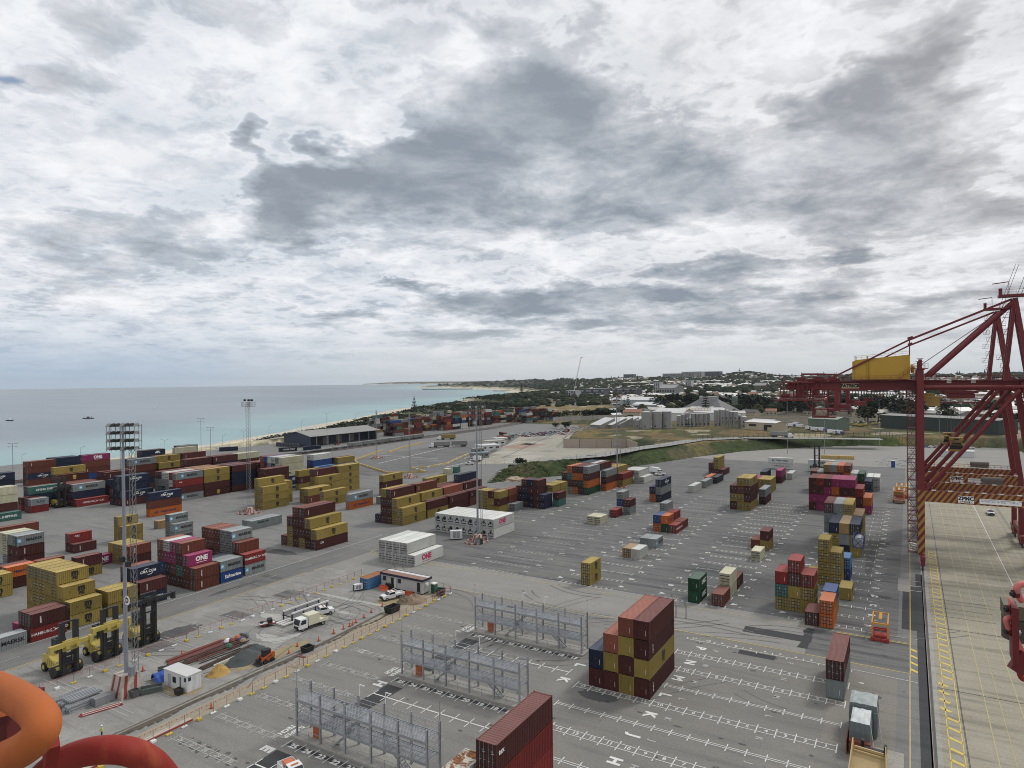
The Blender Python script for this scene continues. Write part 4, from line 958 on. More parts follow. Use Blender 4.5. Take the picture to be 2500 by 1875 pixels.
    for i in range(22): x = -13+i*.72; rb.bar((x,y0+3,44.1), (x,y0+3,42.6-1.6*rr.random()), .13, .13); rb.bar((x,y0+3,42.9), (x+.36,y0+3,41.7), .08, .08); rb.bar((x+.36,y0+3,41.7), (x+.72,y0+3,42.9), .08, .08)
    part('festoon_cable', rb, M_DARK, gd)
    bb = MB(); bb.box(-15.6, -11.4, y0+2.98, y0+3.04, 44.75, 46.05); nb = part('name_board', bb, mat('name_board_pale', (.52,.42,.28), .6), gd)
    link('lettering', text_mesh('PATRICK', 1.15, M_DARK, .06), nb, (-13.5, y0+2.95, 45.4), rot=(R(90),0,0))
    for k in range(2):
        bb = MB(); bb.box(8+k*5, 9+k*5, y0+2.95, y0+3.0, 46.0, 46.9); part('flood_lamp', bb, LAMPW, gd)
    # machinery house
    mh = MB(); mh.extr([(-12.3,47.1),(.2,47.1),(.2,53.3),(-12.3,52.2)], 'y', y0+1.2, y0+10.5); mh.extr([(-12.9,47.15),(-12.32,47.15),(-12.32,52.0),(-12.9,51.8)], 'y', y0+1.4, y0+10.2)
    ho = part('machinery_house', mh, CYEL, t)
    rb = MB(); rail(rb, (-12.3,y0+1.3,52.3), (.2,y0+1.3,53.3), .9); rail(rb, (-12.3,y0+1.3,52.3), (-12.3,y0+10,52.3), .9); part('roof_rail', rb, CYEL, ho)
    rb = MB(); rb.tube((-9.4,y0+1.1,47.2), (-9.4,y0+1.1,53.2), .16, 6); rb.tube((-9.0,y0+1.1,47.2), (-9.0,y0+1.1,52.6), .06, 6)
    for i in range(14): rb.bar((-9.4,y0+1.1,47.4+i*.4), (-9.0,y0+1.1,47.4+i*.4), .06, .06)
    part('roof_ladder', rb, CYEL, ho)
    rb = MB(); rb.tube((.3,y0+3,50.2), (.8,y0+3,50.2), .7, 10); rb.tube((.8,y0+3,50.3), (.8,y0+3,48.7), .4, 8); part('duct', rb, CYEL, ho)
    rb = MB(); rail(rb, (-12.3,y0+.6,47.0), (-2.5,y0+.6,47.0), 1.0); rb.box(-12.6, 2, y0+.4, y0+1.2, 46.85, 47.0)
    rb.bar((-2.5,y0+.7,47.0), (1.2,y0+.7,50), .25, .1); rail(rb, (-2.5,y0+.55,47.0), (1.2,y0+.55,50.0), 1.0); part('stair', rb, CRED, t)
    # backreach end: two decks with rails, suspended service frame
    rb = MB(); rb.box(-30.2,-22, y0+1.6, y0+8.4, 46.2, 46.6); rail(rb, (-30.2,y0+1.6,46.6), (-22,y0+1.6,46.6)); rail(rb, (-30.2,y0+8.4,46.6), (-22,y0+8.4,46.6)); rail(rb, (-30.2,y0+1.6,46.6), (-30.2,y0+8.4,46.6))
    rb.box(-26.6,-24.4, y0+2.5, y0+5, 46.7, 47.8); rb.box(-22.4,-20.2, y0+2.5, y0+5, 46.7, 47.9); rb.bar((-25.5,y0+3,48.7), (-19.5,y0+3,48.6), .25, .5); rb.bar((-25.5,y0+3,46.7),(-25.5,y0+3,49.3),.1,.1); rb.bar((-20,y0+3,46.7),(-20,y0+3,49.3),.1,.1)
    for i in range(6): rb.tube((-28.5+i*.7,y0+4,45.7), (-28.5+i*.7,y0+7,45.7), .7, 8)
    rb.box(-29.5,-21,y0+2.6,y0+7.4,44.4,45.9); rb.box(-24,-19,y0+3,y0+7,46.6,47.3)
    for i in range(9): rb.bar((-30+i*1.2,y0+1.7,46.2),(-29.4+i*1.2,y0+1.7,41.8),.12,.12)
    part('end_deck', rb, CRED, t)
    rb = MB(); rb.box(-32.4,-20.5, y0+1.2, y0+8.6, 41.4, 41.8); rail(rb, (-32.4,y0+1.2,41.8), (-20.5,y0+1.2,41.8), 1.1); rail(rb, (-32.4,y0+8.6,41.8), (-20.5,y0+8.6,41.8), 1.1); rail(rb, (-32.4,y0+1.2,41.8), (-32.4,y0+8.6,41.8))
    for x in (-31,-27.5,-24): 
        for yy in (y0+2,y0+8): rb.bar((x,yy,41.8), (x+.3,yy,46.2), .25, .25)
    rb.bar((-31,y0+2,41.8),(-27.5,y0+2,46.2),.15,.15); rb.bar((-27.5,y0+2,41.8),(-24,y0+2,46.2),.15,.15)
    rb.box(-27,-25.2,y0+3,y0+6,42,44.4); rb.box(-30.5,-28.8,y0+3,y0+6,42,43.2)
    part('lower_deck', rb, CRED, t)
    rb = MB()
    for x in (-22.6,-18.9):
        for yy in (y0+1.4,y0+4.4): rb.bar((x,yy,37.0), (x,yy,45.2 if x < -20 else 44.2), .22, .22)
    for z in (37.2, 39.2, 41.6, 44.8): 
        for yy in (y0+1.4,y0+4.4): rb.bar((-22.6,yy,z), (-18.9,yy,z), .18, .18)
    rb.bar((-22.6,y0+1.4,44.8),(-18.9,y0+1.4,41.6),.12,.12); rb.bar((-22.6,y0+1.4,39.2),(-18.9,y0+1.4,41.6),.12,.12); rb.bar((-22.6,y0+1.4,41.6),(-18.9,y0+1.4,37.2),.12,.12)
    rb.bar((-24.6,y0+1.4,41.5),(-22.0,y0+1.4,38.2),.3,.3)
    for z in (37.0, 39.2): rb.box(-22.7,-12.5 if z > 38 else -17, y0+1.3, y0+4.5, z-.15, z+.1)
    rail(rb, (-22.7,y0+1.3,37.1), (-17,y0+1.3,37.1)); rail(rb, (-17,y0+1.3,39.3), (-12.5,y0+1.3,39.3)); rb.box(-17,-13.5,y0+2,y0+4,39.5,40.5); rb.box(-12.5,-9.8,y0+2,y0+4,40.2,41.3); rb.box(-17.3,-16.2,y0+1.5,y0+4.3,39.3,44.2)
    for i in range(8): rb.bar((-22.4+i*.7,y0+1.4,37.1),(-21.9+i*.7,y0+1.4,38.1),.1,.1)
    part('service_frame', rb, CRED, t)
    # A-frame, backstays, struts
    ax, az = 21.6, 66.0
    for sy in (y0+1.0, y0+4.2):
        b = MB(); b.bar((ax,sy,az), (24.3,sy-.6,46), 1.0, 1.0); b.bar((ax,sy,az), (19.6,sy,46.4), .8, .8); part('a_frame_leg', b, CRED, t)
    b = MB(); b.tube((ax-.2,y0+1,az-.8), (4.2,y0+1,47.8), .58, 12); part('main_strut', b, CRED, t)
    b = MB(); b.bar((ax-.6,y0+1,az-.2), (.0,y0+1,57.0), .42, .5); b.bar((0,y0+1,57.0), (-18.5,y0+1,47.2), .36, .42); b.bar((-.3,y0+1,57.2),(.9,y0+1,57.6),.6,.8); b.bar((.1,y0+1,57), (.1,y0+1,53.2), .25, .25); part('backstay', b, CRED, t)
    b = MB()
    for k in (0,.5): b.tube((ax-1,y0+1.5+k,az-1.5), (2.4,y0+1.5+k,50.6), .05, 5)
    for k in (0,.8): b.tube((ax+.6+k,y0+2+k,az+1.0), (ax+4.4+k,y0+2+k,az+13), .06, 5)
    part('rope', b, CABL, t)
    b = MB(); b.box(ax-3.2,ax+3.4,y0-.2,y0+2.6,az+.3,az+.9); rail(b, (ax-3.2,y0-.2,az+.9), (ax+3.4,y0-.2,az+.9)); b.bar((ax-1.2,y0+.4,az+.9), (ax-1.2,y0+.4,az+3.9), .12, .12); b.bar((ax-4.4,y0+.4,az+3.6), (ax-1.2,y0+.4,az+3.9), .14, .2); b.box(ax-3.2,ax-2.5,y0,y0+.6,az+.9,az+2.4)
    part('apex_deck', b, CRED, t)
    b = MB()
    for i in range(9):
        z = 47.5+i*2.0; x = 18.6+(i % 2)*.8+i*.10; b.box(x-.9, x+.5, y0-.2, y0+1, z, z+.08); rail(b, (x-.9,y0-.2,z+.1), (x+.5,y0-.2,z+.1), 1.0, .7); b.bar((x-.6,y0-.1,z), (x+.4,y0-.1,z+2), .25, .08)
    part('access_ladder', b, CRED, t)
    # stair tower beside the landside leg
    b = MB(); yy = y1+.2 if full else y0+2
    for i in range(16):
        z = 3.4+i*2.62
        b.box(-.6,1.45,y0-.2+.0,y0+1.6,z,z+.08); rail(b, (-.6,y0-.2,z+.08), (1.45,y0-.2,z+.08), 1.05, .7, .025); rail(b, (-.6,y0-.2,z+.08), (-.6,y0+1.6,z+.08), 1.05, .9, .025)
        a, c = ((-.5,1.3) if i % 2 else (1.3,-.5)); b.bar((a,y0+.1,z), (c,y0+.1,z+2.62), .5, .08); b.bar((a,y0-.15,z+1), (c,y0-.15,z+3.62), .05, .05)
    for x in (-.6,1.4): b.bar((x,y0-.2,3.2), (x,y0-.2,45.5), .1, .1); b.bar((x,y0+1.6,3.2), (x,y0+1.6,45.5), .1, .1)
    part('stair_tower', b, CRDK, t)
    b = MB(); b.box(XL_-1.7,XL_+1.5,y0-1.3,y0+1.3,49.6,49.8); rail(b, (XL_-1.7,y0-1.3,49.8), (XL_+1.5,y0-1.3,49.8), 1.1, .8); b.box(XL_-.6,XL_+.2,y0-.4,y0+.4,49.8,52.0)
    for z in (50.6,51.4,52.1): b.box(XL_-.9,XL_+.5,y0-.6,y0+.6,z,z+.12)
    part('leg_cap', b, CRED, t)
    # trolley with cabin under the girder
    b = MB(); b.box(7.5,14.5,y0+2.4,y0+7.4,43.4,44.0); b.box(8.2,13.8,y0+2.6,y0+7.2,42.2,43.3); rail(b, (6.8,y0+2.2,41.3), (14.2,y0+2.2,41.3)); b.box(6.8,14.2,y0+2.2,y0+7.2,41.1,41.3); tr = part('trolley', b, CRED, t)
    b = MB(); b.box(3.6,6.6,y0+2.6,y0+5.4,40.2,42.6); part('operator_cabin', b, mat('cabin_yellow', (.35,.22,.05), .5), tr)
    return t
craneA = make_crane(195.6, 211.5, 'dark red quay crane nearer the viewer, tall yellow machinery house and white builder sign')
for sz, txts in ((0, None),):
    pb = MB(); pb.box(10.0,13.2,194.88,194.93,16.9,18.6); s_ = part('sign_board', pb, M_WHITE, craneA)
    link('lettering', text_mesh('ZPMC', 1.2, M_DARK, .05), s_, (11.6,194.87,17.95), rot=(R(90),0,0)); link('lettering', text_mesh('上海振华重工', .45, M_DARK, .02), s_, (11.6,194.87,17.15), rot=(R(90),0,0))
    pb = MB(); pb.box(14.3,22.4,194.88,194.93,17.0,18.2); s_ = part('sign_board', pb, M_WHITE, craneA)
    link('lettering', text_mesh('RATED CAPACITY 65t UNDER SPREADER        RATED CAPACITY\n75t UNDER HEAVY LIFT BEAM         CLASS U8', .36, M_NAVYP, .01, cx='LEFT'), s_, (14.6,194.87,17.75), rot=(R(90),0,0))
craneB = make_crane(233, 247.5, 'dark red quay crane farther along the wharf behind the first crane', False)
pb = MB(); pb.box(10.0,13.2,232.28,232.33,16.9,18.6); s_ = part('sign_board', pb, M_WHITE, craneB)
link('lettering', text_mesh('ZPMC', 1.2, M_DARK, .05), s_, (11.6,232.27,17.95), rot=(R(90),0,0))
pb = MB(); pb.box(14.3,22.4,232.28,232.33,17.0,18.2); part('sign_board', pb, M_WHITE, craneB)
def make_spreader(label, loc):
    t = thing('container_spreader', label, 'spreader', loc, 0, 'yellow headblocks hanging under the cranes')
    b = MB(); b.box(-1.7,1.7,-1.2,1.2,0,.5); b.box(-1.3,1.3,-1.0,1.0,1.6,2.4)
    for x in (-1.5,-.5,.5,1.5): b.bar((x,-1,.5),(x*.8,-1,1.6),.25,.25)
    b.box(-1.5,1.5,-1.1,1.1,2.7,3.4); part('headblock', b, HAZY, t)
    b = MB(); b.box(-1.0,1.0,-1.25,-1.2,1.75,2.2); b.box(-.5,.5,-1.26,-1.2,2.85,3.2); b.box(-1.4,1.4,-1.26,-1.15,.55,1.5); part('sheave', b, M_DARK, t)
    b = MB()
    for x in (-1,-.4,.4,1): b.tube((x,0,3.4),(x,0,48.2-loc[2]-4.2),.04,4)
    part('rope', b, CABL, t); return t
make_spreader('nearer yellow headblock hanging on ropes under the nearer crane', (10.10,203.00,28.72))
make_spreader('farther yellow headblock hanging behind the nearer headblock', (10.21,240.00,27.22))

# ------------------------------------------------------------------ buildings round the yard
def gable(b, L, W_, H, ridge, ov=.4, wall=0, roof=1):
    b.m = wall; b.extr([(-W_/2,0),(W_/2,0),(W_/2,H),(0,H+ridge),(-W_/2,H)], 'x', -L/2, L/2)
    b.m = roof; k = ridge/(W_/2)
    for s_ in (-1,1): b.add([(-L/2-ov,0,H+ridge+.06),(L/2+ov,0,H+ridge+.06),(L/2+ov,s_*(W_/2+ov),H-k*ov+.06),(-L/2-ov,s_*(W_/2+ov),H-k*ov+.06),(-L/2-ov,0,H+ridge+.2),(L/2+ov,0,H+ridge+.2),(L/2+ov,s_*(W_/2+ov),H-k*ov+.2),(-L/2-ov,s_*(W_/2+ov),H-k*ov+.2)],
        [(0,1,2,3),(4,7,6,5),(0,4,5,1),(1,5,6,2),(2,6,7,3),(3,7,4,0)])
NAVYW = mat('navy_wall_cladding', (.035,.045,.075), .6, dirt=.2); GROOF = mat('grey_roof_cladding', (.26,.26,.25), .6, dirt=.5, dscale=.1); 
t = thing('open_shed', 'long navy shed with grey gable roof and open columned front, by the beach', 'shed', (-396,384,0))
b = MB(); b.extr([(-14,0),(2,0),(2,9.8),(0,10.8),(-14,8.3)], 'y', -36, 38); part('wall', b, NAVYW, t)
b = MB(); b.add([(-15,-37,8.5),(0,-37,11.1),(0,39,11.1),(-15,39,8.5),(-15,-37,8.8),(0,-37,11.4),(0,39,11.4),(-15,39,8.8)], [(0,3,2,1),(4,5,6,7),(0,1,5,4),(3,7,6,2),(0,4,7,3)]); b.add([(0,-37,11.1),(15.5,-37,7.6),(15.5,39,7.6),(0,39,11.1),(0,-37,11.4),(15.5,-37,7.9),(15.5,39,7.9),(0,39,11.4)], [(0,3,2,1),(4,5,6,7),(0,1,5,4),(3,7,6,2),(1,2,6,5)]); part('roof', b, GROOF, t)
b = MB(); b.extr([(2,0),(14.5,0),(14.5,7.5),(2,10.2)], 'y', -36, -35.6); part('gable_wall', b, NAVYW, t); b = MB(); b.extr([(2,0),(13,0),(13,7.5),(2,10.2)], 'y', 37, 37.4); part('gable_wall', b, NAVYW, t)
for k in range(7): part('column', MB().box(14.2,14.6,-30+k*11.2,-29.6+k*11.2,0,7.7), M_STEEL, t)
for y in (-12, 2, 16): part('door', MB().box(2.0,2.08,y,y+6,0,5.5), mat('shed_door', (.24,.22,.19)), t)
b = MB(); rr = random.Random(2)
for k in range(9): o = thing('water_tank', 'dark round tank in the row along the navy shed end', 'tank', (-412+2.9*k,343.5,0), 0, 'tanks along the shed end', None); part('shell', MB().lathe([(1.2,0),(1.2,2.6),(.8,3.0),(0,3.1)], n=12), mat('dark_tank', (.06,.065,.08)), o)

# retaining wall with field above
WALL = mat('tan_rendered_wall', (.34,.285,.235), .9, dirt=.5, dscale=.3, dcol=(.2,.16,.13))
t = thing('retaining_wall', 'long tan retaining wall between demolished slabs and dry field', 'wall', (0,0,0))
WP = [(-209.3,421.2),(-188,430),(-169,439),(-152,414)]
for (a, c) in zip(WP[:-1], WP[1:]):
    n = max(1, int(math.hypot(c[0]-a[0], c[1]-a[1])/9))
    for i in range(n):
        p = Vector((*a,0)).lerp(Vector((*c,0)), i/n); q = Vector((*a,0)).lerp(Vector((*c,0)), (i+.97)/n)
        hh = 6.3; d = (q-p).normalized(); nrm = Vector((-d.y,d.x,0))*.25
        bb = MB(); bb.add([p-nrm-Vector((0,0,.7)),q-nrm-Vector((0,0,.7)),q+nrm-Vector((0,0,.7)),p+nrm-Vector((0,0,.7)),p-nrm+Vector((0,0,hh)),q-nrm+Vector((0,0,hh)),q+nrm+Vector((0,0,hh)),p+nrm+Vector((0,0,hh))], [(0,3,2,1),(4,5,6,7),(0,1,5,4),(1,2,6,5),(2,3,7,6),(3,0,4,7)]); part('wall_panel', bb, WALL, t)
for (pts, h_, z_, nm_, lb_) in (([(-211,424),(-221,451),(-236,489),(-238,518),(-217,536)], 1.4, 5.4, 'edge_wall', 'low pale curved wall along the edge of the dry field'), ([(-330,640),(-287,707),(-250,752),(-205,790)], 4.5, 3, 'panel_wall', 'long pale panel wall behind the parked cars and bushes')):
    t = thing(nm_, lb_, 'wall', (0,0,0))
    for a, c in zip(pts[:-1], pts[1:]):
        a = Vector(a); c = Vector(c); k_ = max(1, int((c-a).length/7))
        for i in range(k_): p, q = a.lerp(c, i/k_), a.lerp(c, (i+.94)/k_); part('wall_panel', MB().bar((p.x,p.y,z_+h_/2),(q.x,q.y,z_+h_/2),.4,h_), mat('pale_panel', (.36,.34,.31), .9, dirt=.5, dscale=.4), t)
# demolished slab lot
sheet('slab_lot', [(-214,318),(-182,340),(-158,350),(-153,376),(-156,412),(-170,438),(-209,421),(-221,451),(-235,489),(-262,545),(-288,498)], pave('pale_demolished_slab', (.36,.34,.285), (.25,.23,.19), (.42,.40,.34), streak='y', amt=.6), 6)
SL = [(pave('slab_tone_a', (.43,.41,.36), (.33,.31,.27), (.46,.44,.39)),[((-212,345),(-196,372)),((-236,368),(-214,388)),((-206,330),(-196,342)),((-250,430),(-240,455))]),(pave('slab_tone_red', (.34,.24,.185), (.27,.2,.16), (.38,.29,.22)),[((-252,402),(-232,440))]),(pave('slab_tone_b', (.27,.255,.21), (.2,.19,.16), (.33,.31,.26)),[((-240,330+12),(-226,366)),((-266,460),(-250,490)),((-214,392),(-204,402))])]
for m_, rs_ in SL:
    for (a, c) in rs_: sheet('slab', rect(a[0],a[1],c[0],c[1]), m_, 9)
b = MB(); ln(b, -268,520, -216,350, .8, .05); ln(b, -224,360, -208,352, .5, .05); struct('painted_lines', b, mat('dark_slot', (.05,.05,.045)))
# access road climbing along the slope
RD = [(-178.51,290.45),(-173.55,297.95),(-160.03,321.19),(-143.37,333.60),(-137.51,377.91),(-130.2,402.3),(-120.7,447.6),(-98.1,474.1),(-56.1,488.9),(-15.2,498.3)]
b = MB(); zz = [.6,3,5.4]+[6.4]*7
for i in range(len(RD)-1):
    a, c = RD[i], RD[i+1]; d = Vector((c[0]-a[0],c[1]-a[1],0)).normalized(); n_ = Vector((-d.y,d.x,0))*9
    b.add([(a[0]-n_.x*.3,a[1]-n_.y*.3,zz[i]),(c[0]-n_.x*.3,c[1]-n_.y*.3,zz[i+1]),(c[0]+n_.x,c[1]+n_.y,zz[i+1]),(a[0]+n_.x,a[1]+n_.y,zz[i])], [(0,1,2,3)])
struct('access_road', b, pave('access_road_asphalt', (.30,.30,.29), (.24,.24,.235), (.34,.34,.32)))
FN = mat('fence_wire_dark', (.05,.05,.05), .7)
def fence(name, label, pts, h, step, r=.05, mesh_n=2, m=FN, cat='fence', zf=None):
    t = thing(name, label, cat, (0,0,0)); n_ = 0
    for (a, c) in zip(pts[:-1], pts[1:]):
        a = Vector(a); c = Vector(c); L_ = (c-a).length; k = max(1, int(L_/step))
        for i in range(k):
            p = a.lerp(c, i/k); n_ += 1
            if n_ < 260: part('post', MB().bar((0,0,-.3),(0,0,h),r*1.6,r*1.6), m, t, tuple(p))
        wb = MB()
        for z in [h*(j+1)/mesh_n for j in range(mesh_n)]: wb.bar(a+Vector((0,0,z-.02)), c+Vector((0,0,z-.02)), r*.6, r*.6)
        part('wire', wb, m, t)
    return t
fence('chain_fence', 'thin wire fence along the top of the green slope road', [(p[0]+3,p[1]-1,z_+.0) for p, z_ in zip(RD[2:], zz[2:])], 2.2, 5, .06)
fence('steel_fence', 'dark steel railing fence below the highway on the slope top', [(RD[6][0],RD[6][1]+7,6.2),(RD[8][0]-20,RD[8][1]+7,6.2),(-14,530,6.2),(0,505,5)], 3.0, 3.6, .14, 3)
fence('lot_fence', 'wire fence round the demolished slab lot', [(-216,322,0),(-290,500,0)], 2.4, 6, .05)
fence('lot_fence', 'wire fence in front of the demolished slabs', [(-206,316,0),(-187,345,0),(-183,352,2)], 2.4, 5, .05)

# silos
SIL = mat('silo_grey_concrete', (.27,.265,.265), .85, dirt=.35, dscale=.15); SWH = mat('pale_roof', (.60,.60,.59), .5, dirt=.1, dscale=.1)
def smooth_lathe(pr):
    b = MB(); b.sm = True; b.lathe(pr, n=24); return b
def silo(x, y, r, h, label, m=SIL, legs=0):
    t = thing('storage_silo', label, 'silo', (x,y,6), 0, 'grey silos behind the dry field')
    part('shell', smooth_lathe([(r,legs),(r,h)]), m, t); part('roof', MB().lathe([(r+.15,h),(r+.15,h+.3),(r*.5,h+.8),(0,h+1)], n=20), mat('silo_roof', (.5,.5,.48)), t)
    part('hatch', MB().box(-.5,.5,-r-.05,-r+.3,1.2+legs,2.6+legs), M_DARK, t)
    if legs:
        for a in range(6): part('leg', MB().bar((r*.8*math.cos(a),r*.8*math.sin(a),0),(r*.8*math.cos(a),r*.8*math.sin(a),legs),.4,.4), SIL, t)
        part('cone', MB().lathe([(.5,legs-2.5),(r,legs)], n=14), m, t)
def silopx(bx, by, wpx, tpy, label, legs=0):
    pass
SI = [(600,822,58,625,'largest grey silo at the left end, streaked shell',0),(728,818,57,620,'second large grey silo from the left end',0),(848,815,57,618,'third large grey silo, beside the white roofed shed',0),(497,822,24,725,'small grey silo left of the largest one',0),
 (993,800,24,672,'slim grey silo right of the big three',0),(1045,798,22,655,'slim silo second right of the big three',0),(1090,795,36,640,'mid-size silo under rusty gantry, leftmost of its row',0),(1170,795,26,645,'silo under rusty gantry, second of its row',0),(1217,795,20,650,'narrow silo under rusty gantry',0),(1262,795,24,645,'silo under rusty gantry, middle of the row',0),(1310,793,20,648,'narrow silo right of the middle one',0),(1355,790,20,640,'last silo at the right end of the rusty gantry',0),(1098,795,12,705,'little pale silo in front of the gantry row',0),(1127,795,12,690,'second little pale silo in front of the gantry row',0),
 (1450,800,30,605,'tall grey silo with ladder left of the legged ones',0),(1490,800,22,602,'tall grey silo behind the ladder silo',0),(1532,810,24,602,'tallest silo standing on legs',6),(1580,810,21,605,'legged silo second from the tallest',6),(1630,810,24,622,'legged silo, third from the tallest',6),(1683,812,28,625,'wide legged silo right of the narrow ones',6),(1733,810,18,665,'short legged silo at the right end of the row',6),(1787,815,30,685,'low wide pale tank at the right end',3)]
SIPX = [SI_ for SI_ in SI]
SIG = [(-190.5,534.3),(-183.6,541.1),(-176.9,546.8),(-197.0,531.7),(-172.0,564.5),(-169.2,567.8),(-167.1,571.8),(-161.9,573.9),(-158.8,575.1),(-155.9,576.2),(-153.3,579.4),(-151.2,583.5),(-165.7,569.1),(-163.8,569.8),(-142.6,576.0),(-141.2,581.9),(-135.1,568.4),(-132.1,569.6),(-129.0,570.8),(-125.3,570.3),(-122.6,573.4),(-118.3,570.0)]
for (gx, gy), (bx, by, wp, tp, lab, lg) in zip(SIG, SI):
    dep = gy*math.cos(TH)-gx*math.sin(TH); s_ = .20344*dep/1629.7
    silo(gx, gy+6, wp*s_, (by-tp)*s_, lab, SIL, lg)
dep = 590; t = thing('gantry_walkway', 'rusty orange walkway over the silo row', 'walkway', (0,0,6)); b = MB()
a = Vector((*SIG[6],0)); c = Vector((*SIG[11],0)); b.bar(a+Vector((0,6,13.6)), c+Vector((2,6,13.8)), 1.2, .4); rail(b, a+Vector((0,5,13.8)), c+Vector((2,5,14)), 1.4, 2.5, .12); part('deck', b, mat('rusty_orange', (.36,.20,.08), .8, dirt=.4), t)

def bld(name, label, cat, x, y, z, L_, W_, H, ridge, rz, wm, rm, wins=0, door=None, group=None, wm2=None):
    z = height(x, y) if z is None else z
    t = thing(name, label, cat, (x,y,z), rz, group)
    b = MB(); b.extr([(-W_/2,-2),(W_/2,-2),(W_/2,H),(0,H+ridge),(-W_/2,H)] if ridge else [(-W_/2,-2),(W_/2,-2),(W_/2,H),(-W_/2,H)], 'x', -L_/2, L_/2); part('wall', b, wm, t)
    b = MB()
    if ridge:
        gable(b, L_, W_, H, ridge, .5); b2 = MB(); k = [i for i, m_ in enumerate(b.mi) if m_ == 1]; b2.v = b.v; b2.f = [b.f[i] for i in k]; b2.mi = [0]*len(k); b2.smooth = [False]*len(k); part('roof', b2, rm, t)
    else: b.box(-L_/2-.3, L_/2+.3, -W_/2-.3, W_/2+.3, H, H+.5); part('roof', b, rm, t)
    for i in range(wins):
        x_ = -L_/2+L_*(i+.5)/wins; part('window', MB().box(x_-L_/wins*.25, x_+L_/wins*.25, -W_/2-.06, -W_/2+.02, H*.45, H*.75), M_GLASS, t)
    if door: part('door', MB().box(door-1.6, door+1.6, -W_/2-.08, -W_/2+.02, 0, H*.55), M_DARK, t)
    return t
M_GLASS = mat('dark_window_glass', (.03,.035,.045), .15, dirt=.0)
WWALL = mat('white_wall', (.55,.56,.56), .7, dirt=.25, dscale=.2); BWALL = mat('beige_wall', (.42,.36,.27), .8, dirt=.3, dscale=.3); YW = mat('ochre_wall', (.36,.26,.10), .8, dirt=.3, dscale=.2); BLW = mat('pale_blue_wall', (.36,.42,.45), .7, dirt=.2); GRW = mat('dull_green_wall', (.13,.17,.14), .7, dirt=.3, dscale=.3)
GREYW = mat('grey_wall', (.22,.22,.21), .8, dirt=.4, dscale=.2); TERR = mat('terracotta_roof', (.28,.13,.085), .8, dirt=.4, dscale=.4); DROOF = mat('dark_slate_roof', (.085,.085,.09), .7, dirt=.3); MROOF = mat('mid_grey_roof', (.30,.30,.30), .6, dirt=.4)
aV = -TH   # facing the camera
for args in [
 ('warehouse','long white roofed warehouse with pale blue walls left of the ochre one','building',*(-340.8,942.4),6,58,26,11,4,-.2,BLW,SWH,0,None),
 ('warehouse','ochre warehouse with flat pale roof','building',*(-340.7,1077.3),6,50,24,15,1.5,-.2,YW,SWH,0,None),
 ('warehouse','low pale gabled shed in front of the white warehouse','building',*(-302.6,869.3),6,38,22,7,3,-.25,BLW,SWH,3,4),
 ('warehouse','wide white roofed shed behind the three big silos','building',*(-201.6,652.8),6,34,20,8,4,-.3,WWALL,SWH,0,None),
 ('warehouse','white roofed shed between the gantry silos and tall silos','building',*(-170.9,671.0),6,34,20,8,4,-.3,WWALL,SWH,0,None),
 ('sales_building','beige single-storey building right of the silos','building',*(-99.2,562.8),6,28,14,6,1.2,-.45,BWALL,SWH,2,5),
 ('green_shed','dull green shed among parked trucks','shed',*(-54.6,575.9),6,24,17,9,1.5,-.45,GRW,mat('green_roof', (.24,.30,.26), .7, dirt=.3),0,None),
 ('white_shed','small white shed left of the green shed','shed',*(-100.8,567.0),6,20,12,6,2,-.45,WWALL,SWH,2,3),
 ('brick_hall','old brown hall with grey hip roof among suburb trees','building',*(-304.8,1680.4),None,30,20,8,6,-.3,mat('brown_brick', (.17,.10,.08), .9),MROOF,5,None),
 ('mill_building','grey gabled three-storey mill with white windows','building',*(-428.9,1373.8),None,46,26,16,7,-.5,GREYW,MROOF,6,None),
 ('low_hall','long cream-roofed hall before the hillside houses','building',*(-805.6,2197.0),None,120,26,8,3,-.4,GREYW,mat('cream_roof', (.45,.42,.36), .7),0,None),
 ('low_shed','wide grey stadium-like roof right of the green shed','building',*(19.1,759.9),6,60,30,6,2,-.5,GREYW,GROOF,0,None),
 ('black_fence_shed','long dark green warehouse wall behind the crane legs','building',*(22.6,603.8),4,90,22,12,1,-.62,mat('very_dark_green_wall', (.03,.045,.04), .7, dirt=.1),GROOF,0,None)]:
    bld(*args)
for i, gx in enumerate([(-227.8,526.7),(-219.7,533.0),(-216.0,538.8),(-213.5,546.1),(-210.8,554.9)]):
    t = thing('sawtooth_shed', ['leftmost','second','third','fourth','rightmost'][i]+' bay of the white sawtooth roofed shed', 'shed', (gx[0],gx[1]+8,6), -.35, 'sawtooth shed bays')
    b = MB(); b.extr([(-9,0),(9,0),(9,8),(-9,2.8)], 'x', -6.5, 6.5); part('wall', b, GREYW, t); b = MB(); b.extr([(-9.4,2.8),(9.3,8.1),(9.3,8.4),(-9.4,3.1)], 'x', -6.2, 6.2); part('roof', b, SWH, t)
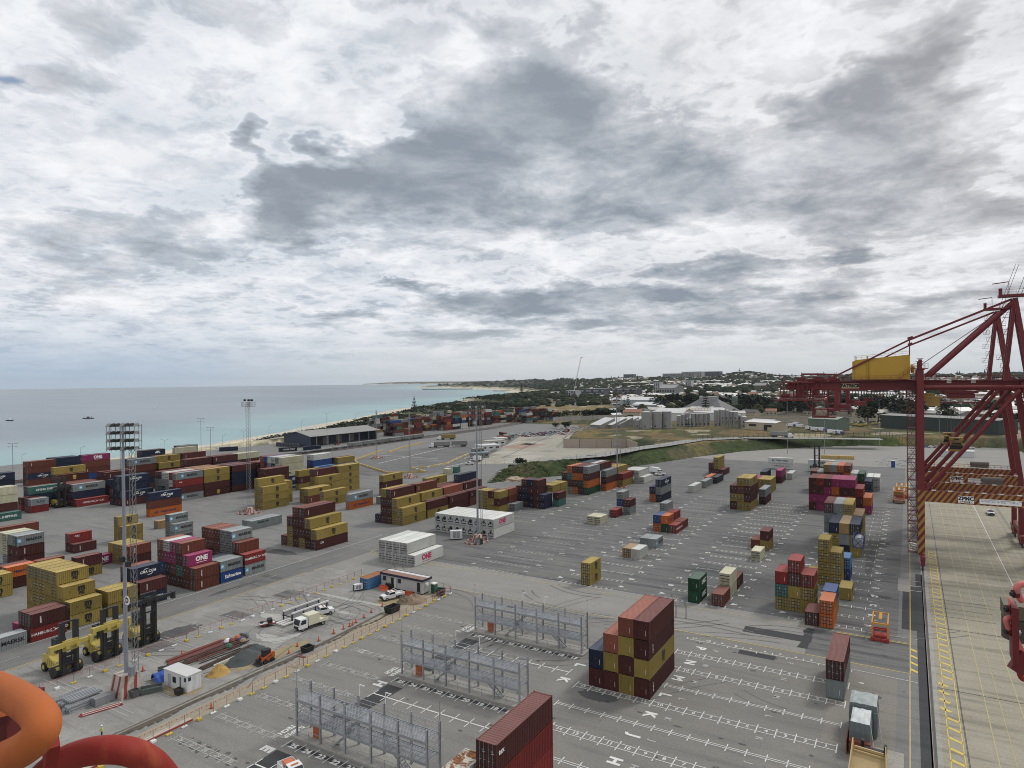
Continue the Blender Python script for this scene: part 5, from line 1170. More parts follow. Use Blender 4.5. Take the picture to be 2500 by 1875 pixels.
# big hipped storage shed with ridge monitor and tower
t = thing('bulk_storage_shed', 'huge dark grey pitched storage shed with raised ridge', 'shed', (*(-211.2,825.7),5.5), -.33)
b = MB(); b.extr([(-36,0),(36,0),(36,2),(5,25),(-5,25),(-36,2)], 'x', -14, 14)
b = MB(); L2, W2 = 30, 17
b.add([(-L2,-W2,0),(L2,-W2,0),(L2,W2,0),(-L2,W2,0),(-L2,-W2,3.5),(L2,-W2,3.5),(L2,W2,3.5),(-L2,W2,3.5),(-11,0,17.5),(11,0,17.5)], [(0,1,5,4),(1,2,6,5),(2,3,7,6),(3,0,4,7)])
part('wall', b, mat('dark_shed_wall', (.06,.06,.065)), t)
b = MB(); b.add([(-L2-1,-W2-1,3.2),(L2+1,-W2-1,3.2),(L2+1,W2+1,3.2),(-L2-1,W2+1,3.2),(-11,0,17.5),(11,0,17.5)], [(0,1,5,4),(1,2,5),(2,3,4,5),(3,0,4)]); part('roof', b, mat('charcoal_roof', (.15,.15,.155), .75, dirt=.3, dscale=.08), t)
b = MB(); b.extr([(-2.5,14),(2.5,14),(2.5,19.5),(0,20.3),(-2.5,19.5)], 'x', -12, 12); part('ridge_monitor', b, GROOF, t)
t = thing('transfer_tower', 'green-grey tower on legs right of the storage shed', 'tower', (*(-191.6,876.7),6)); 
for sx in (-2.6,2.6):
    for sy in (-2.6,2.6): part('leg', MB().box(sx-.3,sx+.3,sy-.3,sy+.3,0,7), GREYW, t)
part('wall', MB().box(-3,3,-3,3,6,17), GRW, t); part('roof', MB().box(-3.2,3.2,-3.2,3.2,17,17.6), SWH, t); part('conveyor', MB().bar((-3,0,14),(-18,3,18),2,2), GREYW, t)

# apartment blocks, towers
APD = mat('dark_apartment_render', (.075,.08,.095), .7); APW = mat('white_apartment_render', (.52,.53,.54), .7)
def apartment(label, x, y, z, L_, W_, storeys, rz, m1, m2, n):
    z = height(x, y) if z is None else z
    t = thing('apartment_building', label, 'apartment building', (x,y,z), rz); H = storeys*3.2
    part('wall', MB().box(-L_/2,L_/2,-W_/2,W_/2,-3,H), m1, t); part('roof', MB().box(-L_/2-.5,L_/2+.5,-W_/2-.5,W_/2+.5,H,H+.6), SWH if m1 is APW else MROOF, t)
    bm_ = MB().box(-L_/n*.36,L_/n*.36,-1.4,0,0,1.1).mesh('balcony', m2); wm_ = MB().box(-L_/n*.3,L_/n*.3,-.08,.02,1.1,2.7).mesh('window', M_GLASS)
    for s_ in range(storeys):
        for i in range(n):
            x_ = -L_/2+L_*(i+.5)/n
            link('window', wm_, t, (x_,-W_/2,s_*3.2))
            if (i+s_//2) % 3: link('balcony', bm_, t, (x_,-W_/2,s_*3.2))
    return t
apartment('dark apartment block with white balconies, left half of the row', *(-570.2,1300.0),8,62,16,6,-.30,APD,APW,9)
apartment('dark apartment block at the right end of the row', *(-529.2,1380.1),8,70,16,6,-.35,APD,APW,10)
apartment('small white apartment block below the tower crane', *(-609.6,1276.9),8,28,16,5,-.3,APW,APD,4)
apartment('second dark block between the long ones', *(-577.0,1336.2),8,50,16,6,-.35,APD,APW,7)
apartment('long pale office block on the ridge', *(-857.0,2864.7),None,150,30,7,-.2,GREYW,APW,12)
apartment('pale hotel block beside the long office block', *(-821.1,2944.2),None,95,30,9,-.2,mat('pale_hotel_wall', (.38,.37,.35)),APW,9)
apartment('glassy blue-grey block under the hill', *(-775.5,3029.6),None,120,30,9,-.2,mat('blue_grey_glass_wall', (.09,.12,.14), .3),APD,9)
apartment('square slate-blue tower on the left skyline', *(-1295.5,3418.4),None,60,30,9,-.2,mat('slate_blue_wall', (.09,.115,.15)),APD,5)
apartment('lower slate tower beside the square one', *(-1293.8,3535.8),None,50,30,6,-.2,mat('slate_blue_wall', (.09,.115,.15)),APD,5)
apartment('pale silo-like twin tower block in the suburb', *(-484.5,1457.1),None,16,14,8,-.3,APW,MROOF,3)
apartment('pale narrow tower block near the mill', *(-480.6,1692.1),None,16,14,7,-.3,APW,MROOF,3)
apartment('hazy blue tower far away on the right skyline', *(867.8,10408.8),None,34,30,19,-.2,mat('slate_blue_wall', (.09,.115,.15)),APD,5)
apartment('long hazy blue block beside the far tower', *(942.4,10453.2),None,80,30,12,-.2,mat('slate_blue_wall', (.09,.115,.15)),APD,7)
t = thing('tower_crane', 'thin pale luffing crane jib above the white apartment block', 'crane', (*(-606.9,1277.2),8))
b = MB(); b.bar((0,0,0),(0,0,22),1.6,1.6); part('mast', b, mat('pale_crane', (.42,.42,.41)), t)
b = MB(); 
for i in range(14): z = 22+i*4.6; x = i*1.15; b.bar((x-.8,0,z),(x+1.15-.8,0,z+4.6),.35,.35); b.bar((x+.8,0,z),(x+1.15+.8,0,z+4.6),.35,.35); b.bar((x-.8,0,z),(x+1.95,0,z+4.6),.25,.25)
b.bar((15.5,0,86),(20,0,85),1,1); part('jib', b, mat('pale_crane', (.42,.42,.41)), t)
t = thing('mast_tower', 'slim mast on top of the wooded hill', 'mast', (*(-720.9,3411.4),62)); b = MB(); b.bar((0,0,0),(0,0,34),1.4,1.4); b.lathe([(0,18),(5,19),(5,22),(0,23)], n=10); part('mast', b, GREYW, t)
# breakwater and headland jetty
b = MB(); rr = random.Random(8)
for i in range(60):
    f = i/59; x = -2010-390*f*0-(-2010+2720)*0; 
    a = Vector((-2250,3300,0)); c = Vector((-2560,3250,0)); p = a.lerp(c, f); b.cb((p.x+rr.uniform(-6,6), p.y+rr.uniform(-6,6), -3), (14,14,7))
for i in range(30): p = Vector((-1480,2720,0)).lerp(Vector((-1700,2690,0)), i/29); b.cb((p.x, p.y, -3.2), (10,10,5))
tt = thing('rock_breakwater', 'low dark rock breakwater reaching into the bay', 'breakwater', me=b.mesh('rock_breakwater', mat('dark_rock', (.07,.07,.07), .9)))

# ------------------------------------------------------------------ vegetation
LEAF = [mat('foliage_'+n_, c, .9, var=.3, dirt=.3, dscale=.5, dcol=(.03,.035,.015), rnd=.2, spec=.1) for n_, c in (('dark', (.022,.032,.019)), ('olive', (.038,.046,.024)), ('grey_green', (.036,.044,.034)))]
BARK = mat('bark', (.12,.09,.07), .9)
def crown_mesh(kind, seed, n=260):
    rr = random.Random(seed); b = MB()
    if kind == 'pine':
        for k in range(9):
            z = .12+.095*k; r = (.36*(1-k/9.5))
            for i in range(9):
                a = i*.7+k*.4; p = (r*math.cos(a), r*math.sin(a), z); s_ = .10*(1-k/12)
                b.add([(0,0,z+.05),(p[0]-s_*math.sin(a),p[1]+s_*math.cos(a),z),(p[0]*1.1,p[1]*1.1,z-.03),(p[0]+s_*math.sin(a),p[1]-s_*math.cos(a),z)], [(0,1,2),(0,2,3)])
        return b
    lobes = [(rr.uniform(-.26,.26), rr.uniform(-.26,.26), rr.uniform(.45,.75), rr.uniform(.17,.30)) for _ in range(7)]
    for i in range(n):
        c = lobes[i % 7]; u = rr.uniform(-1,1); a = rr.uniform(0, 6.283); q = math.sqrt(1-u*u); R_ = c[3]*rr.uniform(.75,1.05)
        p = Vector((c[0]+R_*q*math.cos(a), c[1]+R_*q*math.sin(a), c[2]+R_*u*.8)); s_ = rr.uniform(.045,.09)
        d1 = Vector((rr.uniform(-1,1),rr.uniform(-1,1),rr.uniform(-.5,.5))).normalized()*s_; d2 = d1.cross(Vector((rr.uniform(-1,1),rr.uniform(-1,1),1))).normalized()*s_
        b.add([p-d1, p-d2*.8, p+d1, p+d2], [(0,1,2,3)])
    return b
TRK = MB().tube((0,0,-.1),(0,0,.5),.035,6,.02).bar((0,0,.4),(.15,.1,.6),.02,.02).bar((0,0,.35),(-.15,-.05,.58),.02,.02).mesh('trunk', BARK)
CRN = {('round', s_, k): crown_mesh('round', s_, 300).mesh('crown', LEAF[k]) for s_ in (1,2,3) for k in (0,1,2)}
CRN['pine'] = crown_mesh('pine', 4).mesh('crown', LEAF[0])
def tree(x, y, h, label, kind='round', w_=1.0, k=None, group='trees beyond the yard', z=None):
    rr = random.Random(int(x*7+y*3)); z = height(x, y) if z is None else z
    t = thing('pine_tree' if kind == 'pine' else 'tree', label, 'tree', (x,y,z), rr.uniform(0,6), group, None, (h*w_,h*w_,h))
    link('trunk', TRK, t); link('crown', CRN['pine'] if kind == 'pine' else CRN[('round', rr.randint(1,3), rr.randint(0,2) if k is None else k)], t)
for i, (x, h) in enumerate([(((-593.4,989.6)),9),((-585.6,954.7),8),((-638.6,1018.3),9),((-561.5,960.6),7),((-359.3,681.0),13),((-432.4,747.9),9),((-353.9,700.1),11),((-356.5,727.6),11),((-351.0,739.4),10),
        ((-328.7,717.4),13),((-323.1,728.8),12),((-312.8,732.2),13),((-303.6,735.3),13),((-285.0,577.7),9),((-300.1,588.0),7),((-325.4,747.9),12),((-306.7,724.2),13),((-302.9,735.1),12),((-291.8,738.7),9),
        ((-277.3,851.7),15),((-266.3,831.3),13),((-252.7,847.0),14),((-244.7,644.6),6),((-586.3,816.9),5),((-179.25,301.54),4.5),((-177.72,305.90),6)]):
    tree(*x, h, 'bushy dark tree, %s of those scattered between beach scrub and silos' % ORD(i % 12) if i < 24 else ['small dark bush at the corner of the green slope','taller dark bush at the corner of the green slope'][i-24], w_=1.35)
for (p, h, l) in [((-320.8,839.0),26,'tall Norfolk pine left of the white gabled shed'),((-205.0,786.2),30,'tall Norfolk pine against the storage shed roof'),((-836.4,1452.1),34,'lone dark pine by the beach'),((-607.7,668.8),9,'small pine at the left end of the beach scrub'),((-677.9,833.6),24,'tall thin pine beside the far container yard'),((-334.3,860.3),20,'smaller pine left of the tall one')]:
    tree(*p, h, l, 'pine', .62)
rr = random.Random(21)
for i in range(34):     # belt of large trees behind the storage shed, right of it
    f = i/33; a = Vector((-330,960)).lerp(Vector((-20,760)), f); p = (a.x+rr.uniform(-25,25), a.y+rr.uniform(-10,60))
    tree(*p, rr.uniform(17,24), 'large dark tree, %s along the dense belt right of the storage shed' % (ORD(i % 12) if i < 12 else ('thirteenth or later')), w_=1.25, k=0)
for i in range(26):
    p = (rr.uniform(-40,140), rr.uniform(600,1000)); tree(*p, rr.uniform(12,18), 'dark tree among houses behind the crane legs, %s' % ('nearer the legs' if p[0] > 50 else 'left of the legs'), w_=1.2, k=rr.randint(0,1))
# scrub on the dunes: stuff
b = MB(); b2 = MB()
def clump(b, x, y, z, s_, rr, n=10, fl=.55):
    for i in range(n):
        a = rr.uniform(0,6.283); q = rr.uniform(0,1)**.5; p = Vector((x+s_*q*math.cos(a), y+s_*q*math.sin(a), z+s_*fl*(1-q*q)*rr.uniform(.6,1)))
        d1 = Vector((rr.uniform(-1,1),rr.uniform(-1,1),rr.uniform(-.4,.4))).normalized()*s_*.3; d2 = d1.cross(Vector((rr.uniform(-.6,.6),rr.uniform(-.6,.6),1))).normalized()*s_*.3
        b.add([p-d1, p-d2, p+d1, p+d2], [(0,1,2,3)])
rr = random.Random(31); cnt = 0
while cnt < 3600:
    y = rr.uniform(150, 1900)
    cx = [c for c in COAST if True]
    for (a, c) in zip(COAST[:-1], COAST[1:]):
        if a[1] <= y <= c[1]: xc = a[0]+(c[0]-a[0])*(y-a[1])/(c[1]-a[1]); break
    off = rr.uniform(55, 120 if y < 700 else 260); x = xc+off
    if y < 330 and off < 62: continue
    if noise.noise(Vector((x*.03, y*.03, 1))) < -.12: continue
    if x > -445 and y < 640: continue
    clump(b, x, y, height(x, y), rr.uniform(1.2, 3.2)*(1+y/900), rr, 9); cnt += 1
struct('dune_scrub', b, LEAF[0], 'stuff', 'low dark scrub covering the dunes behind the beach')
b = MB(); SLG = mat('slope_weeds', (.075,.095,.03), .95, var=.35, rnd=0, dscale=.15, dirt=.5, dcol=(.14,.12,.06))
FOOT = [(-172,262),(-148,290),(-120,345),(-82,409),(-44,459),(-15,516)]
for i in range(5200):
    k = rr.randint(0,4); f = rr.random(); a = FOOT[k]; c = FOOT[k+1]; p = (a[0]+(c[0]-a[0])*f, a[1]+(c[1]-a[1])*f); d = Vector((-(c[1]-a[1]), c[0]-a[0])).normalized(); o = rr.uniform(-1, 22)
    x, y = p[0]+d.x*o, p[1]+d.y*o
    if noise.noise(Vector((x*.06, y*.06, 7))) > .28: continue
    clump(b, x, y, height(x, y)-.1, rr.uniform(.5,1.3), rr, 6, .4)
struct('slope_weeds', b, SLG, 'stuff', 'green weeds and grass covering the embankment')
b = MB()
for i in range(2600):
    x, y = rr.uniform(-250,0), rr.uniform(390,660)
    if pdist(x, y, PLAT) < 12 or noise.noise(Vector((x*.05, y*.05, 9))) < .05: continue
    clump(b, x, y, height(x, y)-.1, rr.uniform(.4,1.0), rr, 4, .35)
struct('field_tufts', b, mat('dry_grass_tufts', (.16,.13,.05), .95, var=.3), 'stuff', 'dry grass tufts scattered over the field')
# distant woods: crowns joined into one mass
b = MB(); rr = random.Random(41)
def far_crown(b, x, y, z, w_, h, rr):
    n = 7; pts = [(x+w_*.5*math.cos(6.283*i/n)*rr.uniform(.7,1.1), y+w_*.5*math.sin(6.283*i/n)*rr.uniform(.7,1.1), z+h*rr.uniform(.35,.6)) for i in range(n)]
    up = [(x+w_*.28*math.cos(6.283*i/n+.4), y+w_*.28*math.sin(6.283*i/n+.4), z+h*rr.uniform(.8,1.0)) for i in range(n)]
    b.add(pts+up+[(x,y,z+h*1.02)]+[(x+w_*.3*math.cos(6.283*i/n), y+w_*.3*math.sin(6.283*i/n), z) for i in range(n)], [(i,(i+1)%n,n+(i+1)%n,n+i) for i in range(n)]+[(n+i,n+(i+1)%n,2*n) for i in range(n)]+[(2*n+1+i,2*n+1+(i+1)%n,(i+1)%n,i) for i in range(n)])
WOODS = [MB(), MB()]
for i in range(15500):
    d = 800+3300*rr.random()**.8 if i < 13500 else rr.uniform(4100, 7800); a = R(rr.uniform(-64, 11)); x, y = d*math.sin(a), d*math.cos(a)
    cd = coast_d(x, y)
    if cd < 130: continue
    if noise.noise(Vector((x*.004, y*.004, 2))) < (-.16 if d > 1400 else .0): continue
    h = rr.uniform(6, 13)*(1 if d < 4000 else 1.3); far_crown(WOODS[i % 2], x, y, height(x, y)-1, h*rr.uniform(1.0,1.7)*(1+d/6000), h, rr)
for k, wb in enumerate(WOODS): struct('far_woodland', wb, LEAF[k], 'stuff', 'distant tree cover between the houses and on the ridges')
b = MB()
for i in range(420):     # spiky pines along the ridges
    d = rr.uniform(2600, 4300); a = R(rr.uniform(-55, 5)); x, y = d*math.sin(a), d*math.cos(a)
    if coast_d(x, y) < 120: continue
    if math.degrees(a) > -25 and rr.random() < .75: continue
    h = rr.uniform(16, 27); z = height(x, y); b.lathe([(h*.16,h*.15),(h*.1,h*.5),(0,h)], (x,y,z), 5)
struct('far_pines', b, LEAF[0], 'stuff', 'rows of distant Norfolk pines on the ridge')
# houses in the suburb: nearest 280 as things, the rest as one mass
RM = [SWH, MROOF, mat('pale_tile_roof', (.50,.48,.44), .7, dirt=.3), TERR, DROOF, mat('bright_white_roof', (.78,.78,.77), .5, dirt=.1)]
RN = ['white', 'mid grey', 'pale', 'terracotta', 'dark slate', 'bright white']
HM = {}
def house_mesh(k, v):
    if (k, v) not in HM:
        b = MB(); gable(b, [14,18,11][v], [10,9,9][v], 3.2+v*.6, 2.2, .5); b.m = 2
        for x in (-4, 0, 4): b.box(x-.8,x+.8,-[5,4.5,4.5][v]-.05,-[5,4.5,4.5][v]+.02,1,2.4)
        HM[(k, v)] = b.mesh('house', [BWALL if v != 1 else WWALL, RM[k], M_GLASS])
    return HM[(k, v)]
cand = []
for i in range(5200):
    d = 760+2700*rr.random()**.9; a = R(rr.uniform(-50, 11)); x, y = d*math.sin(a), d*math.cos(a); cd = coast_d(x, y)
    if cd < 230: continue
    if d < 1150 and not (a > R(-22)): continue
    if math.degrees(a) < -26 and noise.noise(Vector((x*.003, y*.003, 4))) < .12: continue
    if noise.noise(Vector((x*.004, y*.004, 2))) > .30: continue
    cand.append((d, x, y, rr.choice([0,0,1,2,2,3,4,5,5]), rr.randint(0,2), rr.uniform(0, 3.14)))
cand.sort(); rest = MB()
for i, (d, x, y, k, v, rz) in enumerate(cand):
    if i < 260:
        side = 'behind the crane and trees' if math.atan2(x, y) > R(-14) else 'in the suburb beyond the silos'
        thing('house', '%s detached house with %s gabled roof %s' % (['small','wide','compact'][v], RN[k], side), 'house', (x,y,height(x,y)), rz, 'detached houses of the suburb', house_mesh(k, v), 1.0+.2*(i % 3))
    else:
        me_ = house_mesh(k, v); c_, s_ = math.cos(rz), math.sin(rz); o = len(rest.v); sc_ = .8+.35*rr.random(); z = height(x, y)
        rest.v += [(x+(p.co.x*c_-p.co.y*s_)*sc_, y+(p.co.x*s_+p.co.y*c_)*sc_, z+p.co.z*sc_) for p in me_.vertices]
        for p in me_.polygons: rest.f.append(tuple(o+q for q in p.vertices)); rest.mi.append(1+k if p.material_index == 1 else (0 if p.material_index == 0 else 7)); rest.smooth.append(False)
struct('far_houses', rest, [BWALL]+RM+[M_GLASS], 'stuff', 'houses of the distant suburb climbing the hillside')

# ------------------------------------------------------------------ vehicles
VP = {k: mat('vehicle_paint_'+n_, c, .3, dirt=.12, rnd=.03, spec=.6) for k, n_, c in (('w','white',(.74,.75,.75)),('s','silver',(.40,.41,.42)),('k','black',(.02,.02,.022)),('b','blue',(.05,.12,.30)),('r','red',(.35,.04,.03)),('y','cream',(.62,.60,.45)),('o','orange',(.55,.13,.03)))}
TYRE = mat('tyre_rubber', (.025,.025,.026), .85); CHRM = mat('wheel_rim', (.35,.35,.36), .4, .5); TAILR = mat('tail_lamp_red', (.35,.02,.02), .4)
def car_mesh(k):
    key = ('car', k)
    if key in _cm: return _cm[key]
    b = MB(); b.extr([(-2.2,.35),(2.2,.35),(2.25,.75),(1.3,.95),(-2.15,1.0)], 'y', -.88, .88); b.m = 1; b.extr([(-1.85,.98),(1.05,.93),(.45,1.42),(-1.4,1.45)], 'y', -.78, .78); b.m = 0; b.box(-1.35,.42,-.76,.76,1.43,1.48); b.m = 2
    for x in (-1.4,1.35):
        for y in (-.85,.85): b.wheel((x,y,.33), .33, .2, 10, 'y')
    _cm[key] = b.mesh('parked_car', [VP[k], M_GLASS, TYRE]); return _cm[key]
CN = {'w':'white','s':'silver','k':'black','b':'blue','r':'red'}
rr = random.Random(51)
def cars(corner, du, dv, nu, nv, grp, where, ang, z, keep=.9):
    for i in range(nu):
        for j in range(nv):
            if rr.random() > keep: continue
            x = corner[0]+du[0]*i+dv[0]*j; y = corner[1]+du[1]*i+dv[1]*j; k = rr.choice('wwwwsskbr')
            thing('parked_car', '%s car parked %s' % (CN[k], where), 'car', (x, y, z if z is not None else height(x,y)), ang+(math.pi if rr.random() < .4 else 0)+rr.uniform(-.03,.03), grp, car_mesh(k))
cars((-300,500), (2.6,4.4), (4.6,-2.2), 14, 6, 'cars in the lot beyond the slabs', 'in the crowded lot beyond the slabs', .5, .02)
cars((-262,556), (2.4,3.4), (-7,4), 10, 5, 'cars in the lot beyond the slabs', 'at the far end of the lot beyond the slabs', .5, .4, .8)
cars((-60,660), (3.1,1.2), (3,7), 20, 3, 'cars parked by the canopies', 'in rows by the white canopies', 1.2, 6.05)
cars((6,520), (3.1,.5), (4,9), 10, 3, 'cars parked behind the crane legs', 'on the concrete behind the crane legs', .3, .1, .8)
def truck_small(label, cat, loc, rz, body='w', box=True, cabc='w', L_=4.4, name='delivery_truck', group=None):
    t = thing(name, label, cat, loc, rz, group)
    b = MB(); b.extr([(1.2,.55),(3.05,.55),(3.1,1.3),(2.75,2.35),(1.3,2.45),(1.2,2.3)], 'y', -1.0, 1.0); cb_ = part('cab', b, VP[cabc], t)
    b = MB(); b.extr([(2.72,1.35),(3.12,1.33),(2.79,2.28),(2.5,2.28)], 'y', -.9, .9); part('windscreen', b, M_GLASS, cb_)
    for s_ in (-1,1): part('side_window', MB().extr([(1.5,1.35),(2.65,1.35),(2.5,2.15),(1.5,2.15)], 'y', s_*1.0-.012, s_*1.0+.012), M_GLASS, cb_)
    part('grille', MB().box(3.06,3.13,-.8,.8,.55,1.05), M_DARK, cb_)
    for s_ in (-1,1): part('headlight', MB().box(3.05,3.14,s_*.85-.14,s_*.85+.14,.75,.95), M_WHITE, cb_); part('mirror', MB().box(2.6,2.7,s_*1.18-.12,s_*1.18+.12,1.5,1.9), M_DARK, cb_)
    part('chassis', MB().box(-L_/2-1.2,1.2,-.5,.5,.45,.75), M_DARK, t)
    if box:
        part('cargo_box', MB().box(-1.5,1.0,-1.05,1.05,.8,2.75), VP[body], t); part('tray', MB().box(-L_/2-1.4,-1.55,-1.05,1.05,.75,.95).box(-L_/2-1.4,-1.55,1.0,1.05,.95,1.3).box(-L_/2-1.4,-1.55,-1.05,-1.0,.95,1.3).box(-L_/2-1.4,-L_/2-1.35,-1.05,1.05,.95,1.3), VP[body], t)
    else: part('cargo_box', MB().box(-L_/2-1.2,1.0,-1.15,1.15,.8,3.1), VP[body], t)
    for x in (2.2,-L_/2-.1):
        for y in (-.85,.85): w_ = part('wheel', MB().wheel((x,y,.42), .42, .28, 14, 'y'), TYRE, t); part('rim', MB().wheel((x,y*1.12,.42), .22, .1, 10, 'y'), CHRM, w_)
    return t
def ute(label, loc, rz, tray='t', cat='pickup truck', group=None, load=None):
    t = thing('pickup_truck', label, cat, loc, rz, group)
    b = MB(); b.extr([(-.6,.45),(2.35,.45),(2.45,.8),(2.35,1.1),(1.3,1.2),(-.6,1.15)], 'y', -.92, .92); b.extr([(-.6,1.14),(1.35,1.14),(.75,1.72),(-.45,1.75)], 'y', -.80, .80); bd = part('body', b, VP['w'], t)
    b = MB(); b.extr([(1.42,1.17),(.85,1.70),(.78,1.68),(1.3,1.16)], 'y', -.74, .74); part('windscreen', b, M_GLASS, bd)
    for s_ in (-1,1): part('side_window', MB().extr([(-.45,1.2),(1.15,1.2),(.68,1.64),(-.4,1.66)], 'y', s_*.80-.02, s_*.80+.02), M_GLASS, bd)
    part('rear_window', MB().box(-.63,-.6,-.6,.6,1.25,1.6), M_GLASS, bd)
    part('bumper', MB().box(2.35,2.55,-.9,.9,.4,.75), M_DARK, bd); part('grille', MB().box(2.42,2.47,-.5,.5,.78,1.0), M_DARK, bd)
    for s_ in (-1,1): part('headlight', MB().box(2.38,2.46,s_*.72-.14,s_*.72+.14,.82,1.02), M_WHITE, bd)
    b = MB()
    if tray == 't': b.box(-2.7,-.68,-.95,.95,.8,.9); 
    else: b.box(-2.75,-.6,-.92,.92,.55,.62)
    h0, h1 = (.9,1.2) if tray == 't' else (.45,1.15)
    for s_ in (-1,1): y0, y1 = sorted((s_*.95,s_*.90)); b.box(-2.75,-.65,y0,y1,h0,h1)
    b.box(-2.78,-2.72,-.93,.93,h0,h1)
    tr = part('tray', b, VP['w'], t)
    if tray == 't':
        b = MB()
        for y in (-.85,0,.85): b.bar((-.75,y,.9),(-.75,y,2.0),.06,.06)
        b.bar((-.75,-.85,2.0),(-.75,.85,2.0),.06,.06); b.bar((-.75,-.85,1.5),(-.75,.85,1.5),.05,.05); part('headboard', b, M_WHITE, tr)
    part('beacon', MB().box(.2,.4,-.45,.45,1.75,1.84), VP['o'], bd)
    if load: part('cargo', MB().cb((-1.7,.1,1.05),(1.2,1.1,.5)), VP[load], tr)
    for s_ in (-1,1): part('tail_lamp', MB().box(-2.8,-2.78,s_*.85-.07,s_*.85+.07,.8,1.0), TAILR, tr)
    for x in (1.55,-1.65):
        for y in (-.8,.8): w_ = part('wheel', MB().wheel((x,y,.38), .38, .26, 14, 'y'), TYRE, t); part('rim', MB().wheel((x,y*1.13,.38), .2, .1, 10, 'y'), CHRM, w_)
    return t
def handler(label, loc, rz, sp_z=5.6, sp='y', mast_h=9.0, L_=5.9):
    """empty-container lift truck facing +X"""
    t = thing('container_lift_truck', label, 'forklift', loc, rz, 'container lift trucks')
    HY = mat('lift_truck_yellow', (.47,.375,.09), .45, dirt=.6, dscale=2, dcol=(.22,.17,.06))
    b = MB(); b.extr([(-5.2,1.0),(-4.9,.7),(-3.4,.8),(-1.6,.9),(.2,.9),(.6,1.7),(-1.2,1.9),(-2.2,2.3),(-3.2,2.9),(-5.0,2.8)], 'y', -1.25, 1.25)
    b.box(-.7,.9,-1.9,-1.0,1.3,1.75); b.box(-.7,.9,1.0,1.9,1.3,1.75); part('chassis', b, HY, t)
    b = MB(); b.box(-5.0,-3.3,1.26,1.32,1.2,2.2); b.box(-3.2,-.8,-1.0,1.0,1.9,1.96); b.box(-4.6,-3.4,-1.0,1.0,2.9,2.95); part('deck_plate', b, mat('deck_grey', (.20,.19,.16), .6), t)
    rb = MB(); rail(rb, (-3.3,1.3,1.2), (-.9,1.3,1.2), 1.1, .6, .035); rail(rb, (-3.3,-1.3,1.2), (-.9,-1.3,1.2), 1.1, .6, .035)
    for k in range(4): rb.box(-2.6+.0,-2.0,1.3,1.6,.4+k*.3,.45+k*.3)
    part('handrail', rb, HY, t)
    b = MB(); b.extr([(-4.2,3.2),(-2.7,3.2),(-2.45,4.2),(-2.7,5.0),(-4.1,5.0)], 'y', -.2, 1.2); cb_ = part('cab', b, mat('cab_glass_dark_green', (.025,.045,.045), .15), t)
    part('cab_roof', MB().box(-4.3,-2.6,-.3,1.3,5.0,5.1).bar((-3.4,.4,5.1),(-3.4,.4,6.4),.05,.05).box(-3.6,-3.3,.2,.5,5.1,5.3), M_DARK, cb_); b = MB()
    for (x, y) in ((-4.2,-.2),(-4.2,1.2),(-2.6,-.2),(-2.6,1.2)): b.bar((x,y,2.8),(x,y,5.0),.1,.1)
    part('cab_post', b, M_DARK, cb_)
    for s_ in (-1,1):
        for dy in (1.25, 1.9): part('wheel', MB().wheel((.1,s_*dy,.92), .92, .58, 22, 'y'), TYRE, t)
        w_ = part('wheel', MB().wheel((-4.3,s_*1.25,.75), .75, .5, 18, 'y'), TYRE, t); part('rim', MB().wheel((-4.3,s_*1.52,.75), .38, .06, 12, 'y'), HY, w_)
    b = MB()
    for s_ in (-1,1):
        y = s_*1.05; b.box(.65,1.3,y-.36,y+.36,.5,mast_h); b.box(1.0,1.4,y-.12,y+.12,.4,mast_h*.62)
    for z in (.8,2.0,3.3,3.6,mast_h*.62,mast_h-.15): b.box(.8,1.2,-1.0,1.0,z,z+.22)
    b.box(.85,.95,-.35,.35,1.6,3.0)
    for y in (-.45,.45): b.tube((.9,y,.5),(.9,y,mast_h*.6),.09,6)
    ms = part('mast', b, mat('black_mast_steel', (.022,.022,.024), .5, dirt=.3), t)
    part('placard', MB().box(.74,.76,-.5,.4,2.3,3.1), M_WHITE, ms)
    sm = HY if sp == 'y' else MATS['black_mast_steel']
    b = MB(); b.bar((1.7,-L_/2,sp_z+.0),(1.7,L_/2,sp_z),.55,.62); b.bar((1.7,-L_/2-.25,sp_z+.05),(1.7,L_/2*.35,sp_z+.05),.62,.72); b.box(1.25,2.1,-L_/2-.35,-L_/2+.2,sp_z-.8,sp_z+.4); b.box(1.25,2.1,L_/2-.2,L_/2+.35,sp_z-.9,sp_z+.4); b.box(1.1,1.6,-1.2,1.2,sp_z-1.1,sp_z+.6); b.box(1.9,2.3,-1.0,-.4,sp_z-.6,sp_z); b.box(1.9,2.3,.6,1.2,sp_z-.6,sp_z); part('side_spreader', b, sm, t)
    return t
handler('yellow lift truck with dark cab, nearest of the parked row', (-120.9,57.0,.02), 0, 5.4)
handler('yellow lift truck in the middle of the parked row, raised boom', (-121.6,63.9,.02), 0, 6.1)
handler('yellow lift truck with raised black spreader, last of the parked row', (-121.8,71.0,.02), 0, 8.4, 'k', 9.6, 8.5)
handler('lift truck with tall black mast before the teal container', (*(-287.38,134.38),.02), 0, 8.0, 'k', 12.0)
handler('lift truck facing the white reefers at the far end of the yard', (*(-39.61,360.42),.02), R(90), 3.0, 'k', 14.0)
truck_small('cream boxed light truck parked beside the steel frames', 'truck', (-101.3,91.7,.02), R(-98), 'y', True, 'w')
ute('white pickup truck parked behind the boxed truck, nose away', (-104.6,97.8,.02), R(62), 'b')
ute('white tray pickup truck parked before the site cabin', (-98.6,112.6,.02), R(-112), 't')
ute('white pickup truck with orange load at the bottom edge', (-64.6,55.6,.02), R(-18), 'b', load='o')
ute('white pickup truck in front of the white container by the slope', (*(-106.29,320.67),.02), R(-150), 't')
